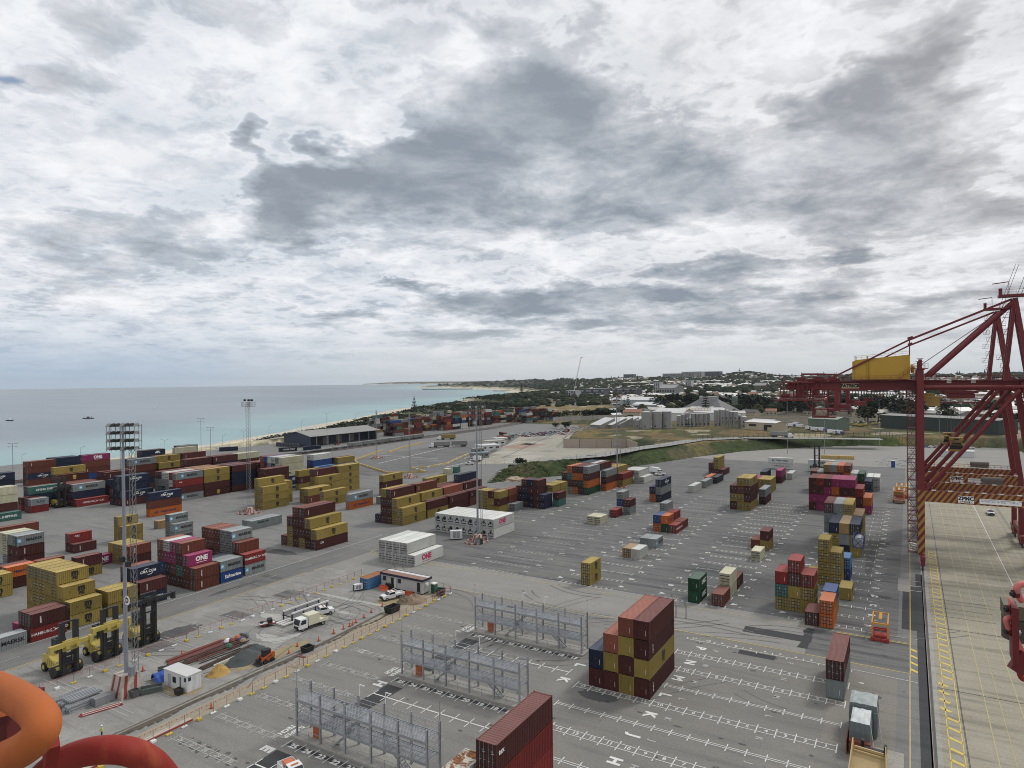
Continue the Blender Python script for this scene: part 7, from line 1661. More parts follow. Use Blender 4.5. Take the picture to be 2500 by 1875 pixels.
RDB = mat('red_primed_steel', (.17,.05,.04), .6, dirt=.3); BRP = mat('brown_pipe', (.07,.045,.035), .6, dirt=.3); WHP = mat('white_pipe', (.65,.65,.63), .5); GVS = MATS['galvanised_steel']; DKP = mat('dark_scrap', (.05,.045,.04), .8)
bars('steel_beams', 'bundle of long red-brown steel beams behind the white hut', 'steel beams', (-109.8,67.6), (-109.6,78.6), 7, 0, RDB, 1.4, .2, 2, 1, .1)
bars('pipe_bundle', 'long dark brown pipes with white ends beside the gravel', 'pipes', (-102.6,69.2), (-103.4,79.8), 5, 0, BRP, 1.3, .16, 1, 2, .1)
bars('pipe_bundle', 'long white pipe lying beside the gravel heap', 'pipes', (-101.9,71), (-102.2,79), 1, 0, WHP, 0, .18, 0, 3, .02)
bars('scrap_metal', 'tangle of dark scrap pipes between beams and long pipes', 'scrap', (-106.8,69.8), (-106.2,79.5), 16, 0, [DKP, BRP, RDB, DKP], 3.4, .14, 3, 4, .5)
bars('timber_edge', 'pale timber plank laid along the steel beams', 'timber', (-111.2,71.5), (-110.8,80), 2, 0, mat('pale_timber', (.42,.30,.20), .9), .3, .16, 0, 5, .05)
t = thing('material_sacks', 'blue, green and grey sacks heaped at the end of the scrap', 'sacks', (-106.8,79.4,.05)); rr = random.Random(12)
for i, m_ in enumerate([MATS['blue_tarpaulin'], mat('sack_green', (.03,.12,.07)), WP_, DKP, mat('sack_tan', (.3,.2,.13)), DKP, RDB, mat('sack_blue_grey', (.10,.13,.17)), DKP, mat('sack_orange', (.5,.15,.05))]):
    part('sack', MB().lathe([(.05,0),(.6,.1),(.65,.45),(.4,.8),(0,.9)], (rr.uniform(-1.8,1.8), rr.uniform(-3.2,3.2), 0), 9), m_, t)
t = thing('steel_frame_stack', 'heap of galvanised steel frames and beams near the striped pedestal', 'steel stack', (-107.2,52.5,.02)); rr = random.Random(3)
for i in range(9):
    z = .1+.38*(i % 3); x0 = -3.6+1.25*(i//3)*1.6; b = MB()
    for k in range(4): b.bar((x0+.35*k,-2.6+rr.uniform(-.3,.3),z),(x0+.35*k+rr.uniform(-.1,.1),2.2+rr.uniform(-.4,.4),z),.18,.3)
    for k in range(4): b.bar((x0-.1,-2+k*1.2,z+.02),(x0+1.2,-2+k*1.2,z+.02),.08,.1)
    part('frame', b, GVS, t)
for i in range(5): part('beam', MB().bar((-1.5+i*.5,-1.9,1.3),(-1.2+i*.5,2.6,1.3),.3,.28), GVS, t)
for i in range(4): part('column_section', MB().box(1.6+i*.35,1.85+i*.35,.6,3.4,.05,1.2), M_STEEL, t)
bars('red_poles', 'red and white striped poles lying beside the steel frames', 'poles', (-103.6,50.6), (-102.2,55.6), 6, 0, [STRR, WHP, STRR], .9, .12, 1, 7, .1)
bars('pipe_bundle', 'long white pipes lying left of the steel frames', 'pipes', (-112.6,48), (-111.4,54.5), 3, 0, WHP, .9, .16, 0, 8, .05)
t = thing('beam_stack', 'white beams stacked on steel frames beside the boxed truck', 'steel stack', (-107.0,94.2,.02), R(-3))
for (x, z) in ((-1.6,1.9),(1.0,1.9)): part('beam', MB().bar((x,-2.8,z),(x,6.6,z),.28,.3), WHP, t); part('web', MB().bar((x,-2.8,1.4),(x,6.6,1.4),.1,.8), GVS, t)
for y in (-2.8,0,3,6): part('post', MB().box(-1.75,-1.5,y,y+.2,0,1.8).box(.9,1.15,y,y+.2,0,1.8).box(-1.5,.9,y,y+.15,1.1,1.25), M_DARK, t)
for k in range(6): part('pipe', MB().bar((-.9+k*.5,-5.2,.35+.1*(k%2)),(-.9+k*.5,-.6,.35+.1*(k%2)),.22,.22), WHP, t)
t = thing('trailer', 'low red-edged trailer with black box left of the truck', 'trailer', (-109.5,88.2,.02), R(60)); part('bed', MB().box(-1.4,1.4,-.8,.8,.4,.52), WP_, t); part('side_rail', MB().box(-1.5,1.5,-.9,-.8,.4,.65).box(-1.5,1.5,.8,.9,.4,.65), STRR, t); part('tool_box', MB().box(.1,.9,-.7,.7,.52,1.3), M_DARK, t)
for s_ in (-1,1): part('wheel', MB().wheel((0,s_*.95,.35),.35,.2,12,'y'), TYRE, t)
t = thing('barrel', 'dark green barrel standing left of the trailer', 'barrel', (*(-110.27,87.56),.02)); part('drum', MB().lathe([(.32,0),(.32,.9),(0,.9)], n=14), mat('dark_green_drum', (.02,.05,.04)), t)
for i, (x, y) in enumerate([(-101.9,119.2-.9),(-104.4,117.2),(-103.5,117.1)]):
    t = thing('water_barrier', ['orange water barrier nearest the cabin door','orange water barrier left of the pickup truck','second orange water barrier left of the pickup'][i], 'barrier', (*[(-96.9,116.3),(-105.0,117.0),(-103.9,116.2)][i],.02), R(20)); part('body', MB().extr([(-.35,0),(.35,0),(.15,.4),(.15,.9),(-.15,.9),(-.15,.4)], 'x', -.95, .95), mat('barrier_orange', (.55,.09,.03), .5), t)
for i in range(5): 
    t = thing('gas_cylinder', 'dark cylinder in the row against the cabin wall', 'cylinder', (-104.6+.55*i,117.6,.02), 0, 'dark cylinders by the cabin'); part('shell', MB().lathe([(.2,0),(.2,1.2),(.06,1.45),(0,1.5)], n=10), M_DARK, t)
CNM = mat('traffic_cone_orange', (.62,.10,.03), .5)
def cone(x, y, label, h=.75):
    t = thing('traffic_cone', label, 'traffic cone', (x,y,.03), 0, 'traffic cones along the trench'); part('cone', MB().lathe([(.2,.03),(.04,h),(0,h)], n=10), CNM, t); part('band', MB().lathe([(.135,.33),(.095,.5)], n=10), M_WHITE, t); part('base', MB().box(-.24,.24,-.24,.24,0,.05), M_DARK, t)
for i, (x, y) in enumerate([(-97.05,107.81),(-96.57,103.86),(-95.68,100.77),(-95.19,97.96),(-94.81,96.62),(-94.84,94.20),(-94.92,91.72),(-94.70,95.67),(-94.55,87.59),(-96.00,83.83),(-94.65,80.77),(-94.76,91.48),(-111.24,93.72),(-110.63,63.92),(-110.90,71.03),(-97.72,61.73),(-89.02,61.53)]): cone(x, y, 'orange cone, %s along the trench side' % ['first','second','third','fourth','fifth','sixth','seventh','eighth','ninth','tenth','eleventh','twelfth','thirteenth','fourteenth','fifteenth','sixteenth','seventeenth'][i], .9)
# temporary fences: post, foot, tape
TP = mat('fence_tube', (.16,.15,.14), .6); FY = mat('yellow_foot', (.58,.42,.06), .6); TAPE = mat('pink_tape', (.50,.16,.14), .7)
def site_fence(name, label, pts, foot=True, tape=True, h=1.75):
    t = thing(name, label, 'fence', (0,0,0)); rr = random.Random(len(pts))
    for i, p in enumerate(pts):
        po = part('post', MB().tube((0,0,0),(0,0,h),.035,6), TP, t, (p[0],p[1],.03)); 
        if foot: part('foot', MB().box(-.18,.18,-.42,.42,0,.16) if i % 3 else MB().box(-.3,.3,-.3,.3,0,.3), FY if rr.random() < .7 else WP_, t, (p[0],p[1],.03))
    b = MB()
    for a, c in zip(pts[:-1], pts[1:]):
        for z in (h-.08, .95): b.bar((a[0],a[1],z),(c[0],c[1],z-.0),.025,.03)
        if tape:
            for k in range(3): f = (k+.5)/3; q = (a[0]+(c[0]-a[0])*f, a[1]+(c[1]-a[1])*f); b.add([(q[0],q[1]-.1,h-.08),(q[0],q[1]+.12,h-.08),(q[0],q[1],h-.34)], [(0,1,2)])
    part('tape', b, TAPE, t)
site_fence('site_fence', 'post and tape fence between the works and the road', [(-116-.005*(k*2.45), 46+2.45*k) for k in range(32)])
site_fence('site_fence', 'post and tape fence along the sand strip by the trench', [(-87.4-.032*max(0, k*2.25-22), 45+2.25*k) for k in range(35)])
site_fence('site_fence', 'short tape fence beside the green toilet', [(-89.4,116),(-89.3,119),(-89.3,121.8),(-91.8,122.6),(-94,122.9)])
t = thing('concrete_edge', 'white and red concrete strip beside the bottom of the trench', 'kerb', (0,0,0)); part('strip', MB().box(-88.9,-88.2,42,58,.02,.3), STRW, t); part('edge', MB().box(-88.2,-88.1,42,58,.02,.22), STRR, t)
# red tape stand and debris
t = thing('saw_horse', 'rusty red saw horse standing beside the fence', 'trestle', (*(-89.05,78.57),.02)); part('top', MB().bar((-.9,0,1.5),(.9,0,1.5),.5,.12), RDB, t); part('leg', MB().bar((-.5,0,0),(-.5,0,1.5),.08,.08).bar((.5,0,0),(.5,0,1.5),.08,.08), TP, t)
# spreader frames in the yard
def parked_spreader(label, x, y, z=0, s_=1.0, body=False):
    t = thing('spreader_frame', label, 'spreader frame', (x,y,z), 0, 'spreader frames parked on the asphalt', None, s_); YO = mat('spreader_orange_yellow', (.55,.26,.04), .5, dirt=.4)
    b = MB(); 
    for sx in (-1.25,1.25): b.bar((sx,-.2,3.1),(sx,-.2,0),.22,.22); b.bar((sx,-.2,3.1),(sx,5.6,3.3),.22,.28); b.bar((sx,5.6,3.3),(sx,5.6,1.2),.2,.2)
    b.bar((-1.25,-.2,3.1),(1.25,-.2,3.1),.25,.3); b.bar((-1.25,5.6,3.3),(1.25,5.6,3.3),.2,.25); b.bar((0,2.2,3.25),(0,5.6,3.35),.5,.14); part('upper_frame', b, YO, t)
    b = MB(); b.bar((-1.25,-.5,.3),(1.25,-.5,.3),.35,.4); b.bar((-1.25,5.4,.3),(1.25,5.4,.3),.3,.35)
    for sx in (-1.25,1.25): b.bar((sx,-.5,.3),(sx,5.4,.3),.25,.3); b.box(sx-.2,sx+.2,-.9,-.5,0,.8)
    for yy in (.3,1.2): b.bar((-1.2,yy,1.9),(1.2,yy,1.9),.2,.2)
    b.box(-1.0,1.0,.1,2.0,.5,.9); part('base_frame', b, mat('spreader_red', (.38,.04,.03), .5, dirt=.4), t)
    b = MB()
    for x_ in (-.6,0,.6): b.bar((x_,1.8,2.2),(x_,5.4,2.4),.05,.05)
    for y_ in (2.4,3.4,4.4): b.bar((-1.2,y_,2.5),(1.2,y_,2.5),.05,.05)
    part('grille_bars', b, TP, t)
    if body: part('machinery', MB().cb((0,1.2,2.2),(2.2,1.6,1.3)).cb((0,-1.4,.6),(2.2,1.2,.8)), mat('oily_tan_machinery', (.25,.19,.10), .7, dirt=.6), t)
    return t
parked_spreader('orange and red spreader frame right of the orange containers', -4.9, 137.6, 0, 1.0)
parked_spreader('older spreader frame near the painted bay by the crane', -3.7, 291, 0, 1.35, True)
parked_spreader('dark spreader frame just behind the older one', -2.9, 303, 0, 1.35)
# tarped machines and tan grab bucket, bottom right
def draped(label, x0, x1, y0, y1, z, z0, m1, m2, seed):
    t = thing('tarp_covered_machine', label, 'covered machine', (0,0,0)); rr = random.Random(seed); n = 8; vs = []
    for i in range(n+1):
        for j in range(n+1):
            u, v = i/n, j/n; e = min(u,1-u,v,1-v); dz = -.12 if e == 0 else .10*math.sin(u*9+seed)*math.cos(v*7)+(.15 if .2 < v < .5 else 0)
            vs.append((x0+(x1-x0)*u, y0+(y1-y0)*v, z+dz+rr.uniform(-.05,.05)))
    b = MB(); b.add(vs, [(i*(n+1)+j,(i+1)*(n+1)+j,(i+1)*(n+1)+j+1,i*(n+1)+j+1) for i in range(n) for j in range(n)]); part('top_sheet', b, m1, t)
    b = MB(); k = 22; ring = []
    for i in range(n+1): ring.append(vs[i*(n+1)])
    for j in range(1,n+1): ring.append(vs[n*(n+1)+j])
    for i in range(n-1,-1,-1): ring.append(vs[i*(n+1)+n])
    for j in range(n-1,0,-1): ring.append(vs[j])
    cx_, cy_ = (x0+x1)/2, (y0+y1)/2; mid = []; low = []
    for i, p in enumerate(ring): q = 1.02+.05*(i % 2); mid.append((cx_+(p[0]-cx_)*(q+.03), cy_+(p[1]-cy_)*(q+.02), (p[2]*.55+z0*.45))); low.append((cx_+(p[0]-cx_)*(q+.0), cy_+(p[1]-cy_)*q, z0+rr.uniform(-.2,.25)))
    L_ = len(ring); b.add(ring+mid+low, [(i,L_+i,L_+(i+1)%L_,(i+1)%L_) for i in range(L_)]+[(L_+i,2*L_+i,2*L_+(i+1)%L_,L_+(i+1)%L_) for i in range(L_)]); part('side_sheet', b, m2, t)
    part('tie_rope', MB().bar((x1+.05,y0+.3,z-.2),(x1+.6,y0-.6,.2),.04,.04).bar((x0,y0-.03,z-.9),(x1,y0-.03,z-1.0),.04,.04), M_WHITE, t); return t
TG = mat('grey_green_tarp', (.13,.155,.16), .55, dirt=.2, bump=.4, bscale=3); TW = mat('pale_tarp', (.50,.54,.54), .55, dirt=.15, bump=.4, bscale=3); TG2 = mat('light_grey_tarp', (.34,.38,.38), .55, bump=.4, bscale=3)
draped('machine under grey-green tarpaulin, the taller and farther of two', -7.2, -4.0, 99.9, 103.8, 4.4, .2, TG2, TG, 1)
draped('machine under pale tarpaulin, nearer of the two covered machines', -6.8, -4.6, 95.3, 99.6, 3.9, 1.3, TW, TG, 2)
t = thing('machine_plinth', 'rust-red steel base under the nearer covered machine', 'steel base', (-5.8,96.2,0)); part('plate', MB().box(-1.15,1.25,-1.8,2.4,.0,1.7), mat('rust_red_plate', (.20,.06,.035), .6, dirt=.3), t); part('end_plate', MB().box(-1.45,-1.35,-2.2,1.5,0,1.9), MATS['rust_red_plate'], t)
t = thing('lifting_bracket', 'black steel bracket between red base and tan bucket', 'bracket', (-4.2,93.0,0)); part('body', MB().box(-1.2,1.5,-.5,.5,0,1.9).box(-1.25,-.9,-.3,.4,1.9,2.9).box(1.2,1.55,-.3,.4,1.9,2.7), BKM, t); part('placard', MB().box(-.1,.3,-.52,-.5,1.2,1.5), M_WHITE, t)
t = thing('grab_bucket', 'large tan steel bucket at the bottom edge', 'bucket', (-4.5,90.0,0)); TAN = mat('tan_steel_paint', (.46,.34,.16), .5, dirt=.25, dscale=1.5)
b = MB(); b.add([(-2.0,-3.2,.2),(1.9,-3.2,.2),(1.7,1.2,2.2),(-1.7,1.3,2.4),(-2.0,-3.2,.45),(1.9,-3.2,.45),(1.7,1.2,2.45),(-1.7,1.3,2.65)], [(0,3,2,1),(4,5,6,7),(0,1,5,4),(1,2,6,5),(2,3,7,6),(3,0,4,7)]); part('back_plate', b, TAN, t)
part('side_plate', MB().bar((-2.0,-3.2,1.0),(-1.75,1.6,3.2),.12,1.0), TAN, t); part('side_plate', MB().bar((1.95,-3.2,.9),(1.75,1.5,3.0),.12,1.0), TAN, t); part('rib', MB().bar((-1.6,1.1,2.75),(1.6,1.0,2.6),.2,.25).bar((-1.6,.6,2.55),(1.6,.5,2.4),.12,.15), TAN, t)
b = MB()
for sx in (-1.1,.9): b.add([(sx-.6,-1.2,1.30),(sx+.5,-1.2,1.28),(sx+.45,.2,2.02),(sx-.5,.2,2.05)], [(0,1,2,3)])
part('pad', b, mat('tan_pad', (.40,.29,.13)), t)
# ------------------------------------------------------------------ apron barriers, trains, sheds beyond
BY = mat('weathered_yellow_barrier', (.50,.36,.13), .7, dirt=.5, dscale=.8); BW = mat('pale_barrier', (.5,.48,.44), .8)
def barrier(label, pts, step=2.4, alt=None):
    t = thing('barrier_line', label, 'barrier', (0,0,0))
    for a, c in zip(pts[:-1], pts[1:]):
        a = Vector((*a,0)); c = Vector((*c,0)); k = max(1, int((c-a).length/step))
        for i in range(k):
            p = a.lerp(c, i/k); q = a.lerp(c, (i+.93)/k); part('block', MB().bar(p+Vector((0,0,.45)), q+Vector((0,0,.45)), .6, .9), BY if (alt is None or i % alt) else BW, t)
barrier('yellow barrier line curving round the left of the apron', [(-219,278),(-235,266),(-278,289),(-291,300),(-300,319),(-314,351)]); barrier('yellow barrier line farther along the apron', [(-302,343),(-315,372),(-324,408)])
barrier('yellow and white barrier line at the right of the apron', [(-219,278),(-236,287),(-230,293),(-230,312),(-240,339),(-250,367)], 3.0, 3)
for i, (p, m_, l) in enumerate([((-204,285),'t','pale green container shed by the apron corner'),((-205.5,279),'c','corrugated pale shed in front of the green one')]):
    c = container(m_, 20, (*p,.02), True, True, True, l, 2.7 if i else 3.2, R(62) if i else R(20), False)
SHD = [((-229.57,345.20),'blue-grey site shed nearest the white pickup','blue_grey',11,5,3),((-245.29,366.70),'dark grey site shed behind the blue-grey one','d',8,4,3),((-250.24,386.77),'wide pale-roofed site shed, largest of the row','w',15,9,3.4),((-263.6,416.3),'cream-roofed site shed behind the wide one','w',15,7,3.4),((-273.4,439.9),'white site shed with small annex','w',10,6,3),((-278.8,454.9),'red-roofed site shed near the far end of the row','r',10,5,3),((-286.0,474.8),'small pale green shed at the end of the row','g',8,4,2.8)]
for i, (p, l, k, L_, W_, H) in enumerate(SHD):
    bld('site_shed', l, 'shed', p[0], p[1], 0, L_, W_, H, .0, R(62), GREYW if k != 'w' else WWALL, {'blue_grey':mat('blue_grey_roof', (.22,.27,.33)),'d':MROOF,'w':SWH if i != 3 else mat('cream_roof', (.45,.42,.36), .7),'r':mat('red_brown_roof', (.30,.12,.09)),'g':mat('pale_green_roof', (.30,.42,.34))}[k], 3)
c = container('B', 40, (-303,493,.0), True, True, True, 'maroon container on red base by the car lot', 2.9, R(55), False)
# railway with wagons
for x in (-342,-347.5,-353):
    pass
RP = [(-380,150),(-352,300),(-345,345),(-352,460),(-355,560),(-380,720)]
for k in range(3):
    t = thing('railway_track', ['near','middle','far'][k]+' railway track between the apron and the navy shed', 'railway', (0,0,0)); b = MB(); s2 = MB()
    for a, c in zip(RP[:-1], RP[1:]):
        for off in (-.75,.75): b.bar((a[0]-k*5.4+off,a[1],.22),(c[0]-k*5.4+off,c[1],.22),.1,.18)
        s2.bar((a[0]-k*5.4,a[1],.05),(c[0]-k*5.4,c[1],.05),2.8,.2)
    part('rail', b, RAIL, t); part('ballast', s2, mat('track_ballast', (.12,.11,.10), .9), t)
for i in range(9):
    y = 318+i*15.2; x = -350.5+(y-318)*-.03; t = thing('rail_wagon', ('grey slatted open rail wagon, %s from the near end' % ORD(i)), 'rail wagon', (x,y,.2), R(90+1.5), 'grey rail wagons on the siding')
    part('body', MB().box(-6.8,6.8,-1.4,1.4,1.0,3.3 if i > 2 else 1.7), mat('wagon_grey', (.20,.205,.20), .7, dirt=.5), t); part('frame', MB().box(-7.2,7.2,-1.3,1.3,.7,1.0), M_DARK, t)
    b = MB()
    for q in range(12): b.box(-6.6+q*1.15,-6.45+q*1.15,-1.5,-1.4,1.0,3.2 if i > 2 else 1.6)
    part('stanchion', b, M_DARK, t); b = MB()
    for q in (-5,-3.6,3.6,5):
        for s_ in (-.75,.75): b.wheel((q,s_,.45),.45,.15,10,'y')
    part('wheel', b, M_DARK, t)
for i, (p, l) in enumerate([((-373.93,320.60),'black lettered container near the navy shed'),((-365.34,334.62),'navy container right of the black lettered one'),((-416.58,304.55),'dark blue container by the scrub')]):
    container(['D','n','n'][i], 40, (p[0],p[1],.0), True, True, True, l, 2.9, R(-28), False)
for i, (p, rz) in enumerate([((-394.92,358.10),.3),((-381.79,375.92),1.0),((-375.84,368.59),.7)]):
    t = thing('tractor', 'red tractor parked by the open shed, %s from left' % ORD(i), 'tractor', (*p,0), rz); part('body', MB().box(-1,1.6,-.5,.5,.8,1.5), VP['r'], t); part('cab', MB().box(-1,.2,-.7,.7,1.4,2.7), M_GLASS, t)
    for s_ in (-1,1): part('wheel', MB().wheel((-.7,s_*.9,.8),.8,.4,14,'y'), TYRE, t); part('wheel', MB().wheel((1.2,s_*.8,.5),.5,.3,12,'y'), TYRE, t)
# white long-side reefers at the far end, tank container, yellow barrier boxes, misc
for (p, z, k, l) in [((-58,371.5),0,'qS','white lettered reefer, lower of the far pair'),((-58,371.2),2.95,'Q','white reefer with navy lettering, upper of the far pair'),((-38.5,368.5),0,'V','white star reefer, lower one behind the lift truck'),((-38.3,368.5),3.1,'V','white star reefer, upper one behind the lift truck')]:
    o = container(k[0] if k != 'qS' else 'q', 40, (p[0],p[1],z+.02), True, True, True, l, 2.9, R(-90), 'unit')
    if k == 'qS': side_marks([c_ for c_ in o.children if c_.name.startswith('body')][0], 40, 'S', 'w', 2.9)
for i, p in enumerate([(-40.3,428.4),(-32.0,430.1)]):
    t = thing('yellow_crate', ['left','right'][i]+' long yellow crate behind the coloured containers', 'crate', (*p,0)); part('body', MB().box(-4.5,4.5,-1.2,1.2,0,2.0), MATS['weathered_yellow_barrier'], t)
    b = MB()
    for q in range(7): b.box(-4.4+q*1.45,-4.25+q*1.45,-1.28,-1.2,0,2.1)
    part('rib', b, MATS['hazard_yellow'], t)
t = thing('portable_toilet', 'small blue portable toilet beyond the coloured containers', 'toilet', (*(-7.6,402.1),0)); part('cubicle', MB().box(-.9,.9,-.9,.9,0,3.4), mat('toilet_blue', (.02,.06,.25)), t); part('roof', MB().box(-.95,.95,-.95,.95,3.4,3.6), WP_, t)
t = thing('steel_gantry_scrap', 'grey steel framework lying beyond the blue toilet', 'steel stack', (*(-4.3,412.9),0)); b = MB(); rr = random.Random(6)
for i in range(40): p = Vector((rr.uniform(-9,11), rr.uniform(-5,5), rr.uniform(.2,3.5))); b.bar(p, p+Vector((rr.uniform(-4,4), rr.uniform(-1,1), rr.uniform(-.6,.6))), .25, .25)
part('frame', b, GVS, t)
t = thing('tank_container', 'silver tank in blue frame behind the blue container', 'tank container', (-11.2,188.5,2.65*2)); b = MB()
for sx in (-1.15,1.15):
    for sy in (-2.95,2.95): b.bar((sx,sy,0),(sx,sy,2.6),.15,.15)
    for z in (.1,2.5): b.bar((sx,-2.95,z),(sx,2.95,z),.14,.14)
for sy in (-2.95,2.95):
    for z in (.1,2.5): b.bar((-1.15,sy,z),(1.15,sy,z),.14,.14)
    b.bar((-1.1,sy,.1),(1.1,sy,2.5),.1,.1); b.bar((1.1,sy,.1),(-1.1,sy,2.5),.1,.1)
part('frame', b, cm['u'], t); part('tank', MB().tube((0,-2.7,1.3),(0,2.7,1.3),1.05,18), mat('polished_tank', (.45,.46,.47), .3, .5), t)
block('column under the silver tank', (-10.0,185.5), [(0,0,'uu')], 20, door=True)
# quay details: ship-side far containers seen through the crane
block('containers beyond the crane legs', (31.5,300), [(0,0,'ccm ccc BBb uuu'.replace('c','m')),(14,-1,'tt tt','green pair')], 40, far=True)
t = thing('quay_house', 'small pale building with white cabins beyond the crane', 'building', (24,470,0)); part('wall', MB().box(-8,8,-3,3,0,3.4), WWALL, t); part('roof', MB().box(-8.3,8.3,-3.3,3.3,3.4,3.7), SWH, t)
# boats on the bay
for i, (p, l) in enumerate([((-1158.7,473.5),'small dark boat far left on the sea'),((-1093.4,552.2),'low dark barge on the sea left of centre'),((-1417.0,850.8),'tiny white boat farther out on the sea'),((-4935.8,2053.8),'white launch near the left horizon'),((-3313.7,3359.0),'tiny boat off the distant beach')]):
    t = thing('boat', l, 'boat', (*p,-4), .5); s_ = 1+i*.3; L_ = 9 if i != 1 else 16
    part('hull', MB().extr([(-L_/2,.0),(L_/2,.0),(L_/2+1.2,1.4),(-L_/2-.3,1.2)], 'y', -1.6, 1.6), M_DARK if i < 2 else M_WHITE, t); part('wheelhouse', MB().box(-1.5,1.5,-1.1,1.1,1.2,3.2), M_WHITE if i != 1 else M_DARK, t)
    if i == 1: part('piling', MB().box(-7,-6.6,0,.3,1,3).box(5,5.4,0,.3,1,3.4), M_DARK, t)
# ------------------------------------------------------------------ the worker
def skin_person(label, loc, rz):
    t = thing('person', label, 'person', loc, rz)
    J = {'pel':((0,0,.95),.13),'sp':((0,0,1.15),.13),'ch':((0,0,1.36),.15),'nk':((0,0,1.5),.06),'hd':((0,.01,1.60),.085),'ht':((0,.01,1.74),.08),
         'hl':((.1,0,.9),.10),'kl':((.11,.02,.5),.065),'al':((.12,-.01,.1),.05),'tl':((.13,.16,.04),.045),'hr':((-.1,0,.9),.10),'kr':((-.12,.03,.5),.065),'ar':((-.13,0,.1),.05),'tr':((-.15,.16,.04),.045),
         'sl':((.19,0,1.40),.07),'el':((.25,.03,1.14),.048),'wl':((.14,.22,1.08),.035),'sr':((-.19,0,1.40),.07),'er':((-.26,.02,1.13),.048),'wr':((-.14,.2,1.15),.035)}
    names = list(J); E_ = [('pel','sp'),('sp','ch'),('ch','nk'),('nk','hd'),('hd','ht'),('pel','hl'),('hl','kl'),('kl','al'),('al','tl'),('pel','hr'),('hr','kr'),('kr','ar'),('ar','tr'),('ch','sl'),('sl','el'),('el','wl'),('ch','sr'),('sr','er'),('er','wr')]
    for s_, w_ in (('l','wl'),('r','wr')):      # palm, fingers, thumb
        bx = J[w_][0]; J['p'+s_] = ((bx[0]*.75, bx[1]+.07, bx[2]+.01), .03); names.append('p'+s_); E_.append((w_,'p'+s_))
        for f in range(4): J['f%d%s' % (f, s_)] = ((bx[0]*.6+(f-1.5)*.012, bx[1]+.13+.01*(f % 2), bx[2]+.025-.016*f), .010); names.append('f%d%s' % (f, s_)); E_.append(('p'+s_, 'f%d%s' % (f, s_)))
        J['th'+s_] = ((bx[0]*.72, bx[1]+.1, bx[2]+.06), .011); names.append('th'+s_); E_.append(('p'+s_,'th'+s_))
    me = bpy.data.meshes.new('body'); me.from_pydata([J[n_][0] for n_ in names], [(names.index(a), names.index(c_)) for a, c_ in E_], [])
    o = bpy.data.objects.new('body', me); col.objects.link(o); md = o.modifiers.new('s', 'SKIN'); sd = o.modifiers.new('u', 'SUBSURF'); sd.levels = 1; sd.render_levels = 1
    for i, n_ in enumerate(names): me.skin_vertices[0].data[i].radius = (J[n_][1],)*2
    me.skin_vertices[0].data[0].use_root = True
    dg = bpy.context.evaluated_depsgraph_get(); m2 = bpy.data.meshes.new_from_object(o.evaluated_get(dg)); bpy.data.objects.remove(o)
    ms = [mat('skin', (.42,.25,.18), .6), mat('dark_work_trousers', (.02,.025,.04), .8), mat('hi_vis_yellow', (.55,.62,.05), .6), M_DARK]
    m2.materials.clear()
    for m_ in ms: m2.materials.append(m_)
    for p in m2.polygons:
        c = p.center; p.use_smooth = True
        p.material_index = 3 if c.z < .12 else (1 if c.z < .98 and abs(c.x) < .22 else (0 if c.z > 1.5 or (c.y > .17) else 2))
        if c.z < .98 and c.z > .12: p.material_index = 1
    b_ = link('body', m2, t)
    part('hard_hat', MB().lathe([(.14,1.68),(.125,1.75),(.08,1.81),(0,1.83)], (0,.01,0), 14), M_WHITE, b_); part('trousers_band', MB().lathe([(.17,1.16),(.17,1.22)], n=12), mat('reflective_band', (.5,.5,.5), .3), b_)
    part('face', MB().box(-.035,-.02,.095,.105,1.63,1.645).box(.02,.035,.095,.105,1.63,1.645).box(-.012,.012,.09,.115,1.585,1.62).box(-.03,.03,.092,.1,1.555,1.563), M_DARK, b_)
    return t
skin_person('worker in yellow high-visibility top and white hard hat on the dusty slab', (-94.6,48.9,.02), R(170))

# ------------------------------------------------------------------ railings of the crane we stand on
OR1 = mat('sun_faded_orange_red_paint', (.42,.12,.035), .7, var=.25, dirt=.8, dscale=9, dcol=(.26,.05,.03), bump=.35, bscale=120, rnd=.03, spec=.2, rust=22, rth=.66)
RD1 = mat('red_oxide_paint', (.27,.032,.025), .7, var=.25, dirt=.8, dscale=7, dcol=(.42,.11,.05), bump=.35, bscale=120, rnd=.03, spec=.2, rust=22, rth=.66)
PK1 = mat('faded_pink_red_paint', (.55,.15,.14), .55, var=.1, dirt=.3, dscale=6)
def smooth_tube(name, pts, r, m, parent, cyc=False):
    cu = bpy.data.curves.new(name, 'CURVE'); cu.dimensions = '3D'; sp = cu.splines.new('NURBS'); sp.points.add(len(pts)-1); sp.use_endpoint_u = True; sp.order_u = 4; cu.resolution_u = 10
    for q, p in zip(sp.points, pts): q.co = (*p, 1)
    cu.bevel_depth = r; cu.bevel_resolution = 8; cu.use_fill_caps = True; cu.materials.append(m)
    o = bpy.data.objects.new(name, cu); col.objects.link(o); dg = bpy.context.evaluated_depsgraph_get(); me = bpy.data.meshes.new_from_object(o.evaluated_get(dg)); bpy.data.objects.remove(o)
    if not me.materials: me.materials.append(m)
    for p in me.polygons: p.use_smooth = True
    return link(name, me, parent)
t = thing('guard_rail_bend', 'large orange-red painted pipe bends close by at the lower left corner', 'railing', (0,0,0))
smooth_tube('pipe', [(-2.3488,0.8075,47.1741),(-2.2389,0.8148,47.1888),(-2.0893,0.8224,47.1939),(-1.9475,0.8138,47.2000),(-1.8199,0.7967,47.2062),(-1.7646,0.7829,47.1928),(-1.7825,0.7721,47.1602),(-1.8386,0.7617,47.1223),(-1.9028,0.7466,47.0917),(-1.9873,0.7309,47.0561)], .040, OR1, t)
